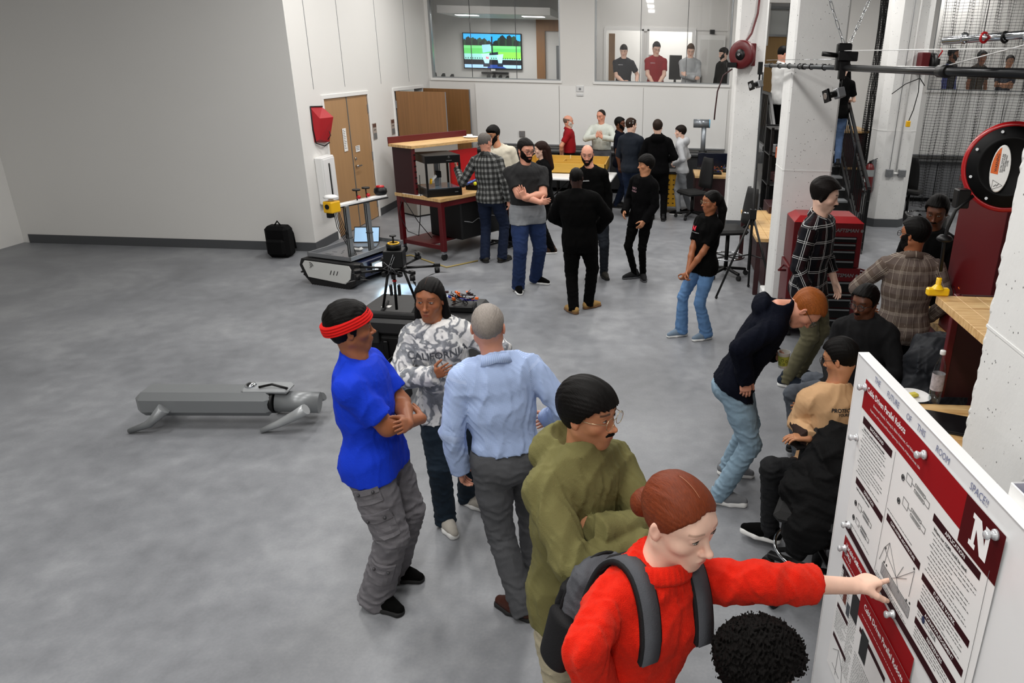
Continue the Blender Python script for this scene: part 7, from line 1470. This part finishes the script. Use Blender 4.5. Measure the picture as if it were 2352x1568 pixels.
g = Nd('cloth_vest', .8); o = g.xyz(); g.col(g.mix(g.math('GREATER_THAN', g.math('ABSOLUTE', o[0]), .19), lin('#0c0c0f'), lin('#5560a8'))); C_vest = g.m
g = Nd('cloth_tan_panel', .9); o = g.xyz(); g.col(g.mix(g.math('LESS_THAN', g.math('ABSOLUTE', g.math('SUBTRACT', g.math('ABSOLUTE', o[0]), .20)), .022), lin('#c9a177'), lin('#2a1710'))); g.bump(g.noise(200, 3), .2, .004); C_tanp = g.m
S_wh = mat('sole_white', '#d8d8d6', .6); S_or = mat('sole_gum', '#6b4a2a', .7); K_grey = cloth('shoe_grey', '#6f7174', .8); K_brown = cloth('shoe_brown', '#3c1d14', .5, bump=.1); K_tan = cloth('shoe_tan', '#a5824d', .8); K_blue = cloth('shoe_bluegrey', '#6e7f90', .8); K_lg = cloth('shoe_pale', '#a8a39a', .8); K_dk = cloth('shoe_dark', '#26241f', .7)
M_gold = mat('spectacle_gold', '#b9a98a', .25, .9); M_gls = mat('spectacle_black', '#0a0a0b', .35); M_hb = cloth('headband_red', '#cf1410', .8, scale=300)
def T(kind, m, **k): return dict(kind=kind, mat=m, **k)
def top_(kind, m, **k):
    b = dict(tee=dict(e=.014, sleeve='short', hem=-.10), polo=dict(e=.014, sleeve='short', hem=-.12, pointed=1), shirt=dict(e=.014, sleeve='long', hem=.05, pointed=1), hoodie=dict(e=.024, sleeve='long', hem=-.10, hood=1, cuff=1, amp=.008), jacket=dict(e=.022, sleeve='long', hem=-.12, amp=.007), sweater=dict(e=.022, sleeve='long', hem=-.08, cuff=1, crew=1, amp=.008))[kind]
    b = dict(b); b.update(kind=kind, mat=m); b.update(k); return b
def pn(m, **k): return dict(mat=m, **k)
HS = dict(style='short', t=.012)
# ---------------------------------------------------------------- behind the second window strip
person('W1', 'person in dark grey cap and dark polo behind the second window, leftmost', dict(ground=(-.80, 17.75), z0=ZF, top=(1433, 103), face=8, look=-5, pitch=22, w=1.08, skin='fair', haircol='#1a1512', hair=HS, cap=dict(mat=cloth('cap_grey', '#26272a')), shirt=top_('polo', cloth('dark_polo', '#25272d')), pants=pn(C_navy), bare=1, wrR=(.02, .26, 1.0), wrL=(-.28, .12, .95), glasses=None))
person('W2', 'person in crimson polo with hands together behind the second window', dict(ground=(-.07, 17.75), z0=ZF, top=(1508, 97), face=5, look=15, pitch=28, w=1.06, skin='fair', haircol='#0f0b0a', hair=dict(HS, top=.01), shirt=top_('polo', C_redp), pants=pn(C_black), bare=1, wrL=(-.04, .20, .92), wrR=(.04, .20, .92), poL=(-1, -.2, -.1), poR=(1, -.2, -.1)))
person('W3', 'person in pale grey quarter-zip with folded arms behind the second window', dict(ground=(.70, 17.75), z0=ZF, top=(1587, 102), face=5, look=0, pitch=28, skin='fair', haircol='#4a3626', hair=dict(HS, top=.014), shirt=top_('sweater', cloth('pale_quarter_zip', '#a6a9ab', .9, var=.15)), pants=pn(C_navy), pose='crossed'))
person('W4', 'person in black cap and jacket half hidden by the hose reel', dict(ground=(1.50, 17.9), z0=ZF, top=(1663, 110), face=-60, look=-75, pitch=15, skin='fair', haircol='#15110f', hair=HS, beardm=.006, cap=dict(mat=C_black), shirt=top_('jacket', C_black), pants=pn(C_black)))
# right windows behind the net
person('R0', 'person in grey shirt behind the cord reel at the right window', dict(ground=(6.05, 18.2), z0=ZF, H=1.72, face=20, skin='tan', haircol='#15110f', hair=HS, shirt=top_('tee', cloth('mid_grey', '#77787a')), pants=pn(C_black)))
person('R1', 'person in black vest over blue sleeves seen through the netting', dict(ground=(6.72, 18.2), z0=ZF, top=(2192, 111), face=45, look=60, skin='brown', haircol='#0d0b0a', hair=HS, beardm=.004, shirt=top_('shirt', C_vest), pants=pn(C_black)))
person('R2', 'person with dark hair in brown top behind the netting', dict(ground=(7.35, 18.2), z0=ZF, top=(2258, 118), face=20, skin='brown', haircol='#15100e', hair=dict(HS, t=.02), shirt=top_('tee', cloth('brown_top', '#3a2f22')), pants=pn(C_black), bare=1))
person('R3', 'person in dark blue at the right edge behind the netting', dict(ground=(7.95, 18.2), z0=ZF, top=(2322, 128), face=-10, skin='tan', haircol='#15100e', hair=dict(HS, t=.02), shirt=top_('tee', cloth('navy_top', '#182036')), pants=pn(C_black), bare=1, wrL=(.0, .25, 1.1), wrR=(0, .28, 1.15)))
# stairs
person('S1', 'person in white polo and black trousers on the stair landing', dict(ground=(2.12, 13.75), z0=ZF, top=(1800, 107), face=115, look=110, pitch=25, skin='pink', haircol='#0c0a09', hair=HS, shirt=top_('polo', C_white), pants=pn(C_black), bare=1, wrR=(.10, .30, 1.05), wrL=(-.1, .30, 1.1)))
person('S2', 'person in black hooded top standing at the head of the stairs', dict(ground=(3.12, 14.6), z0=ZF, top=(1936, 92), face=170, look=160, skin='fair', haircol='#2a1a12', hair=HS, shirt=top_('hoodie', C_black), pants=pn(C_black)))
person('S3', 'person in black shirt and blue jeans climbing the stairs behind the tracking camera', dict(ground=(3.10, 13.28), z0=1.14, top=(1940, 140), face=175, skin='fair', haircol='#1a1210', hair=HS, shirt=top_('tee', C_black, hem=-.12), pants=pn(cloth('washed_denim', '#4a5f80', .85, var=.5, scale=300)), wrL=(-.12, .25, 1.1), wrR=(.12, .25, 1.1)))
# group at the back wall
person('A1', 'balding person with white beard in red polo by the white board', dict(ground=(-1.80, 15.7), top=(1305, 265), face=95, look=95, pitch=8, w=1.05, belly=.4, skin='pink', haircol='#6b5a50', hair=dict(style='bald', t=.006), beardm=.010, beardcol='#c9c4bd', glasses=dict(), shirt=top_('polo', C_redp, hem=.05), pants=pn(C_black), bare=1, wrL=(-.10, -.16, .92), wrR=(.10, -.18, .92), poL=(-.8, -.6, 0), poR=(.8, -.6, 0)))
person('A2', 'large person in pale green-white shirt gesturing with both hands', dict(ground=(-1.14, 15.85), top=(1381, 252), face=-5, look=-30, pitch=15, w=1.22, belly=1, skin='pink', haircol='#2a2522', hair=dict(style='receded', t=.006), shirt=top_('shirt', C_pale), pants=pn(cloth('grey_slacks', '#55565a', .85), belt=M_blk), wrR=(.06, .30, 1.26), wrL=(-.06, .30, 1.24), poL=(-1, 0, -.5), poR=(1, 0, -.5), handL='open', handR='open', hdR=(-.7, .1, .6), hdL=(.7, .1, .5), pnR=(0, -1, 0), pnL=(0, -1, 0)))
person('A3', 'dark-haired person in dark polo between the pale shirt and the patterned cap', dict(ground=(-.70, 14.85), top=(1424, 270), face=80, look=75, skin='dark', haircol='#0b0908', hair=dict(HS, t=.014), beardm=.003, shirt=top_('polo', C_navy), pants=pn(C_deepblue), bare=1))
person('A4', 'person in white and grey cap and dark blue jacket seen from behind', dict(feet=((1440, 493), (1456, 496)), top=(1450, 272), face=165, look=130, skin='fair', haircol='#2a1d15', hair=HS, cap=dict(mat=mat('cap_mesh', '#8d8d8c', .8, var=.7, vscale=14), brim=M_blk), shirt=top_('jacket', cloth('dark_blue_jacket', '#131a24', .8)), pants=pn(C_denim), wrL=(-.15, .25, 1.0), wrR=(.15, .25, 1.0)))
person('A5', 'person in black hoodie seen from behind beside the yellow rack', dict(feet=((1497, 500), (1524, 503)), top=(1511, 276), face=175, w=1.1, skin='fair', haircol='#2b211b', hair=dict(HS, t=.018), shirt=top_('hoodie', C_black2), pants=pn(C_black), wrL=(-.17, .2, 1.05), wrR=(.17, .2, 1.05), poL=(-.6, -.6, -.4), poR=(.6, -.6, -.4)))
person('A6', 'boy in pale grey hoodie and grey joggers standing in profile', dict(feet=((1578, 487), (1552, 491)), top=(1564, 288), face=-105, look=-95, w=.85, skin='fair', haircol='#1c1512', hair=dict(style='bowl', t=.016), shirt=top_('hoodie', C_hood), pants=pn(cloth('grey_joggers', '#7d8084', .9)), shoes=dict(mat=C_black, sole=S_wh), toes=(-95, -100), wrL=(-.12, .12, 1.02), wrR=(.12, .12, 1.0)))
# middle of the hall
person('B1', 'grey-haired person in black and grey checked shirt, jeans, seen from behind', dict(feet=((1112, 596), (1160, 596)), top=(1113, 305), face=165, look=150, w=1.1, near=1, skin='pink', haircol='#5d5854', hair=dict(HS, t=.006), browk=.3, shirt=top_('shirt', C_buff, hem=-.10), pants=pn(C_deepblue, flare=.012), shoes=dict(mat=K_dk, sole=M_rub), toes=(-150, 150), J=dict(wrL=tuple(at(1050, 388, 10.72)), elL=tuple(at(1062, 420, 10.40))), handL='open', wrR=(.26, .02, .86)))
person('B2', 'bearded person in black cap and cream jacket behind the checked shirt', dict(ground=(-2.16, 11.25), top=(1132, 290), face=-10, look=-25, pitch=12, w=1.18, belly=.5, near=1, skin='tan', haircol='#0d0a09', hair=dict(HS, t=.02), beardm=.012, glasses=dict(thick=1.5, r=(.027, .021)), cap=dict(mat=C_black), shirt=top_('jacket', C_cream, pointed=1), pants=pn(C_black)))
person('B3', 'bearded person in black and grey polo with folded arms and blue jeans', dict(feet=((1240, 648), (1192, 668)), top=(1206, 320), face=22, look=45, pitch=12, w=1.24, belly=.7, near=1, skin='pink', haircol='#0e0a09', hair=dict(HS, t=.014), beardm=.009, glasses=dict(thick=1.8, r=(.026, .018)), shirt=top_('polo', C_two, hem=-.13), pants=pn(C_jean, e=.02, flare=.01), shoes=dict(mat=C_black, sole=S_wh), toes=(75, 15), pose='crossed', bare=1, handL='splay', hdL=(.4, .1, .9)))
person('B4', 'woman with long dark brown hair in black, in profile behind the folded arms', dict(ground=(-1.62, 10.98), top=(1243, 325), face=-75, look=-85, pitch=8, fem=1, near=1, skin='fair', haircol='#24130e', hair=dict(style='woman', t=.014, extra=(cone((.0, -.085, .0), (.0, -.10, -.28), .062, .055), cone((.055, -.04, -.03), (.045, -.06, -.26), .035, .03), cone((-.055, -.04, -.03), (-.045, -.06, -.26), .035, .03))), shirt=top_('jacket', C_black2), pants=pn(C_black), shoes=dict(mat=cloth('boot_brown', '#2f1d12'), sole=S_wh)))
person('B5', 'person all in black with tan shoes seen from behind in mid floor', dict(feet=((1312, 712), (1360, 702)), top=(1324, 385), face=178, look=175, w=1.22, near=1, skin='deep', haircol='#0a0807', hair=dict(HS, t=.006), shirt=top_('jacket', C_black, e=.03, hem=-.2), pants=pn(C_black, e=.018), shoes=dict(mat=K_tan, sole=S_or), toes=(-140, 130), wrL=(-.14, .22, 1.02), wrR=(.20, .22, .98), poL=(-1, -.1, -.25), poR=(1, -.1, -.25)))
person('B6', 'bald bearded person in black long-sleeved polo facing the camera', dict(ground=(-.74, 9.62), top=(1349, 333), face=8, look=3, pitch=10, near=1, skin='pink', haircol='#1a1310', hair=dict(style='bald', t=.003), beardm=.007, glasses=dict(), shirt=top_('polo', C_black, sleeve='long'), pants=pn(cloth('charcoal_jean', '#1f242b')), shoes=dict(mat=K_dk, sole=M_rub), toes=(20, -20)))
person('A7', 'young person in black bomber jacket over printed tee looking left', dict(feet=((1478, 640), (1449, 636)), top=(1485, 357), face=-35, look=-75, pitch=6, near=1, w=.93, skin='tan', haircol='#0a0807', hair=dict(style='bowl', t=.022, top=.006), shirt=top_('jacket', C_black2, hem=-.16), pants=pn(C_black, e=.006), shoes=dict(mat=cloth('trainer_black', '#17181a'), sole=mat('sole_grey', '#45474a', .7)), toes=(10, -65), wrL=(-.16, .14, .90), wrR=(.14, .2, .98)))
person('B8', 'woman in black v-neck tee and flared light jeans with hands clasped', dict(feet=((1612, 776), (1555, 768)), top=(1636, 438), face=-50, look=-72, pitch=5, fem=1, near=1, hb=.1, pf=.75, skin='brown', haircol='#0b0908', hair=dict(style='woman', t=.010, part=.0, extra=(cone((0, -.10, .02), (.0, -.13, -.10), .045, .05), cone((0, -.13, -.10), (.0, -.11, -.30), .05, .035))), glasses=dict(thick=1.2, mat=M_gold), shirt=top_('tee', C_black, hem=-.12), pants=pn(C_lblue, e=.008, flare=.03), shoes=dict(mat=K_blue, sole=S_wh, laces=S_wh), toes=(-60, -65), bare=1, wrR=(-.01, .26, .86), wrL=(.0, .26, .84), poL=(-.8, -.5, -.2), poR=(.8, -.5, -.2), handL='grip', handR='grip', pnL=(1, 0, 0), pnR=(-1, 0, 0)))
# right middle
person('C1', 'person with long dark hair in dark tartan shirt by the red tool chests', dict(feet=((1850, 868), (1822, 884)), top=(1898, 413), face=55, look=75, pitch=14, lean=.14, w=1.12, near=1, skin='fair', haircol='#120d0b', hair=dict(style='short', t=.028, top=.004, extra=(cone((.07, .0, .03), (.074, -.01, -.03), .02, .016), cone((-.07, .0, .03), (-.074, -.01, -.03), .02, .016))), moustache=1, stubble=.4, shirt=top_('shirt', C_flan, sleeve='long', hem=-.14, slR='mid', slL='mid'), pants=pn(C_khaki), shoes=dict(mat=cloth('trainer_navy', '#1c2430'), sole=S_wh), toes=(70, 75), wrL=(-.22, .14, .88), wrR=(.22, .12, .88)))
P_ = lambda u, v, Y: tuple(at(u, v, Y))
person('C2', 'ginger-haired person in navy hoodie and light jeans bending down with a cup', dict(feet=((1690, 1085), (1672, 1150)), face=80, tface=85, near=2, H=1.72, hs=1.05, pel=P_(1686, 868, 4.34), spine=tuple(unit(at(1790, 705, 4.34)-at(1686, 868, 4.34))), head_top=P_(1905, 700, 4.34), head=P_(1848, 708, 4.36), look=80, pitch=62, skin='pink', haircol='#8a4a1a', browcol='#8a5a3a', hair=dict(style='short', t=.014), browk=.5, glasses=dict(thick=1.3), shirt=top_('hoodie', C_navy, hood=.9, hem=-.06), pants=pn(C_light, e=.016, flare=.008), shoes=dict(mat=K_grey, sole=S_wh, laces=K_grey, solez=.034), toes=(80, 78), J=dict(elR=P_(1700, 800, 4.08), wrR=P_(1712, 868, 4.14), elL=P_(1752, 800, 4.62), wrL=P_(1776, 812, 4.52)), hdR=(.1, .1, -1), hdL=(.3, .9, .2), handL='grip', pnL=(1, 0, 0), handR='relax'))
person('C3', 'person in taupe plaid shirt seen from behind near the hanging yellow block', dict(ground=(1.98, 5.45), top=(2108, 502), face=172, look=-140, w=1.15, near=1, skin='brown', haircol='#0a0807', hair=dict(HS, t=.018), beardm=.005, glasses=dict(thick=1.8), shirt=top_('shirt', C_taupe, hem=-.16), pants=pn(C_black), poL=(-1, -.2, -.2), wrL=(-.25, .2, 1.0), wrR=(.22, .12, .95)))
person('C4', 'person with moustache in black behind the taupe plaid shirt', dict(ground=(2.34, 6.15), top=(2158, 452), face=-40, look=-30, pitch=18, w=1.05, near=1, skin='dark', haircol='#090706', hair=dict(HS, t=.022), moustache=1, stubble=.4, shirt=top_('sweater', C_black), pants=pn(C_black)))
person('C5', 'seated person with round glasses in dark grey top beside the tool cabinet', dict(ground=(1.50, 4.95), H=1.76, face=-60, tface=-35, look=-45, pitch=8, near=1, pel=(1.58, 4.96, .56), head_top=P_(1992, 658, 5.02), skin='dark', haircol='#0a0807', hair=dict(HS, t=.018, top=.006), stubble=.5, moustache=1, glasses=dict(thick=1.8, r=(.025, .022), sq=1), shirt=top_('sweater', cloth('dark_grey_top', '#0b0b0d', .9)), pants=pn(cloth('grey_jean', '#51565e', .85, var=.25)), J=dict(knR=tuple(gz(1822, 905, .60)), anR=(1.12, 4.62, .12), knL=(1.22, 5.05, .58), anL=(1.25, 5.0, .12)), toes=(-70, -60), wrL=(-.15, .3, .70), wrR=(.12, .28, .68)))
person('C6', 'seated person in tan sweatshirt seen from behind on the drafting stool', dict(ground=(1.02, 3.95), H=1.70, face=-105, tface=-158, look=-125, pitch=20, near=2, pel=(1.06, 3.92, .50), head_top=P_(1938, 780, 4.0), skin='tan', haircol='#0b0908', hair=dict(HS, t=.014), stubble=.5, glasses=dict(thick=1.5), shirt=top_('sweater', C_tanp, cuff=0), pants=pn(cloth('black_print', '#1a1b1d', .85, var=.9, scale=90)), shoes=dict(mat=C_black, sole=S_wh, solez=.034), J=dict(knL=P_(1772, 1075, 3.72), anL=P_(1768, 1212, 3.80), knR=P_(1860, 1090, 4.25), anR=P_(1862, 1225, 3.90), elL=P_(1832, 968, 3.95), wrL=P_(1856, 1006, 3.74)), hdL=(-.93, .37, 0), pnL=(0, 0, -1), toes=(-115, -100), handL='relax', wrR=(.12, .30, .74)))
# foreground
person('D1', 'person in red headband, royal blue tee and grey cargo trousers', dict(feet=((925, 1322), (885, 1388)), top=(797, 702), face=85, tface=95, look=118, pitch=0, w=1.12, near=2, hb=0, pf=.35, skin='brown', haircol='#0b0908', hair=dict(style='short', t=.020, top=.018, seed=5), headband=M_hb, stubble=.3, shirt=top_('tee', C_royal, e=.018, hem=-.10, amp=.007), pants=pn(C_cargo, e=.028, flare=.022, amp=.011), shoes=dict(mat=C_black, sole=M_rub), toes=(82, 62), bare=1, pose='crossed', aw=1.05))
person('D2', 'woman with long black hair in marbled grey sweatshirt and dark jeans', dict(feet=((1088, 1155), (1030, 1210)), top=(984, 641), face=12, look=0, pitch=2, fem=1, near=2, hs=1.08, w=1.0, skin='brown', haircol='#0a0807', browcol='#241611', browk=.8, hw=.98, jaw=.92, eyeo=.0042, parting=1, gaze=(.002, -.001), hair=dict(style='woman', t=.010, part=.004, ragged=.001, extra=(cone((.0, -.09, .01), (.02, -.115, -.24), .055, .055), cone((.070, -.02, .02), (.082, -.02, -.15), .022, .030), cone((.082, -.02, -.15), (.075, .02, -.24), .030, .02), cone((-.070, -.02, .02), (-.086, -.03, -.18), .022, .032))), shirt=top_('sweater', C_marble, e=.032, hem=-.13, amp=.012), pants=pn(cloth('denim_teal', '#15222e', .85, var=.5, scale=300), e=.02, flare=.01), shoes=dict(mat=K_lg, sole=S_wh, laces=S_wh, solez=.036), toes=(60, 35), wrR=(.055, .27, 1.22), poR=(1, .1, -.9), handR='open', hdR=(-.85, .25, .35), pnR=(0, -1, 0), wrL=(-.26, .18, 1.12), poL=(-1, -.2, -.5)))
person('D3', 'grey-haired person in light blue checked shirt and slate trousers seen from behind', dict(feet=((1182, 1398), (1236, 1325)), top=(1118, 698), face=-155, tface=-160, look=-172, pitch=2, w=1.04, near=2, hb=-.1, pf=.55, skin='pink', haircol='#8f8780', hair=dict(HS, t=.005, amp=.0006), browk=.3, shirt=top_('shirt', C_check, e=.022, hem=.035, amp=.011, wl=.10), pants=pn(C_slate, e=.020, flare=.008, amp=.009, belt=M_blk), shoes=dict(mat=K_brown, sole=M_rub, laces=K_brown), toes=(-118, 175), wrL=(-.24, .06, .86), poL=(-.8, -.7, 0), wrR=(.26, .16, 1.0)))
person('D4', 'person in olive zip hoodie with wire glasses and folded arms', dict(ground=(-.32, 2.32), top=(1350, 878), face=48, look=64, pitch=4, near=2, w=1.0, skin='tan', haircol='#0b0908', hair=dict(style='bowl', t=.020, top=.004, hl=.004), moustache=1, stubble=.35, glasses=dict(mat=M_gold, thick=1.1, r=(.026, .023), sq=1), shirt=top_('hoodie', C_olive, e=.030, hem=-.16, amp=.012, hood=1.1), pants=pn(cloth('beige_trouser', '#a39b84', .85)), shoes=dict(mat=C_black, sole=S_wh), pose='crossed', wrR=(-.06, .30, 1.19), wrL=(.05, .22, 1.26), poR=(.9, .2, -.4), poL=(-.9, .2, -.4), handL='fist', hdL=(.2, -.95, -.1)))
person('D5', 'woman in red knit sweater with auburn bun pointing at the posters', dict(ground=(-.03, 1.80), H=1.74, top=(1562, 1093), pel=(-.06, 1.72, .885), head_top=P_(1563, 1096, 1.76), face=35, tface=38, look=46, pitch=12, roll=-2, fem=1, near=2, w=1.05, hs=1.12, skin='fair', haircol='#6e2f13', browcol='#6a4028', iris='#3a3a28', browk=.6, parting=1, gaze=(.002, -.002), nose=1.3, hair=dict(style='woman', t=.006, part=.0, amp=.0009, ragged=.001, extra=(ell((0, -.118, -.035), (.042, .036, .042)),)), shirt=top_('sweater', C_knit, e=.026, hem=-.10, amp=.010, ribs=1, slL='pushed', collar=.045), pants=pn(C_denim), J=dict(elL=tuple(at(1752, 1338, 1.76)), wrL=tuple(at(1962, 1345, 1.87)), elR=tuple(at(1345, 1490, 1.50)), wrR=tuple(at(1400, 1650, 1.60))), handL='point', pnL=(.15, .2, -1), hk=1.1, hdL=(-.93, .1, .12), hdR=(0, .3, -1)))
person('D6', 'person with a round black curly afro seen from above at the lower edge', dict(ground=(.40, 1.40), H=1.68, face=95, look=90, pitch=12, near=2, pel=(.40, 1.34, .42), head_top=P_(1745, 1466, 1.60), skin='dark', haircol='#0c0a09', hair=dict(style='short', t=.042, top=.012, curly=380, amp=.006), shirt=top_('tee', C_black), pants=pn(C_black), J=dict(knL=(.80, 1.46, .46), anL=(.78, 1.46, .1), knR=(.80, 1.24, .46), anR=(.78, 1.24, .1)), wrL=(-.12, .3, .55), wrR=(.12, .3, .55), bare=1))

r_, c_ = backpack('D5', 'grey and black backpack worn by the woman in red', cloth('pack_grey', '#4d4f54', .8, var=.2), cloth('pack_black', '#121214', .7))
print_on('D2', 'CALIFORNIA', .17, .0, .062, mat('print_grey', '#4c4f55', .7), bold=.001, xs=.95, arc=-.6)
print_on('C6', 'PROTECTION', .105, .02, .032, M_ink, back=True, bold=.0012); print_on('C6', 'YOURSELF', .132, .02, .024, M_ink, back=True, bold=.0008); print_on('C6', 'ICONIC STYLE', .27, .0, .024, M_ink, back=True, bold=.0008); print_on('C6', 'PRINT ESSENTIALS', .295, -.02, .026, M_ink, back=True, bold=.0008)
print_on('B8', 'N', .14, -.07, .06, mat('n_red', '#d0213a', .6), bold=.004); print_on('B8', 'NEBRASKA ENGINEERING', .185, -.07, .012, M_wt)
print_on('B6', 'NEBRASKA', .14, -.08, .022, M_wt); print_on('W2', 'NEBRASKA', .12, -.08, .022, M_wt); print_on('W1', 'NEBRASKA', .12, -.08, .022, M_wt)
print_on('A7', 'ABBO', .16, -.08, .04, mat('print_pink', '#b9919a', .7)); print_on('A7', 'ANGELS', .2, -.08, .03, mat('print_pink', '#b9919a', .7))
J_ = PEOPLE['C2']['J']; wr_, (xt_, yy_, zb_), tips_, hk_ = PEOPLE['C2']['handL']
cc = wr_+yy_*.085-zb_*.045
t = thing('paper_cup', 'pale green patterned paper cup held by the bending person', 'cup', (cc[0], cc[1], cc[2]-.05)); MB().lathe([(0, 0), (.027, .0), (.029, .002), (.040, .104), (.0425, .106), (.0425, .110), (.038, .108), (.027, .008), (0, .008)], seg=32).build('cup', mat('cup_white', '#e6e6dc', .5), t)
MB().lathe([(.0292, .006), (.0393, .085)], seg=32).build('green_band', mat('cup_green', '#b9bf4a', .5, var=.3, vscale=40), t); MB().ring((0, 0, .109), .0415, (0, 0, 1), .0022, 28, 6).build('rim', M_wt, t)
for k, (a, z, r) in enumerate(((-1.9, .06, .009), (-1.6, .035, .006), (-2.4, .04, .007), (-1.2, .055, .008))): MB().ring((.0385*math.cos(a), .0385*math.sin(a), z), r, (math.cos(a), math.sin(a), 0), .0012, 16, 4).build('ring_print', M_ink, t)
wr_, (xt_, yy_, zb_), tips_, hk_ = PEOPLE['C6']['handL']; cc = wr_+yy_*.07-zb_*.02
tag(MB(.004).box(Vector(cc)-Vector((0, 0, .02)), (.075, .15, .009), .4).build('smartphone', M_blk), 'black phone under the hand of the seated person in tan', 'phone')

line_on('D4', [(0, -.06), (0, -.60)], .005, mat('zip_olive', '#4e4b2e', .5), 'zipper'); cargo('D1', C_cargo)
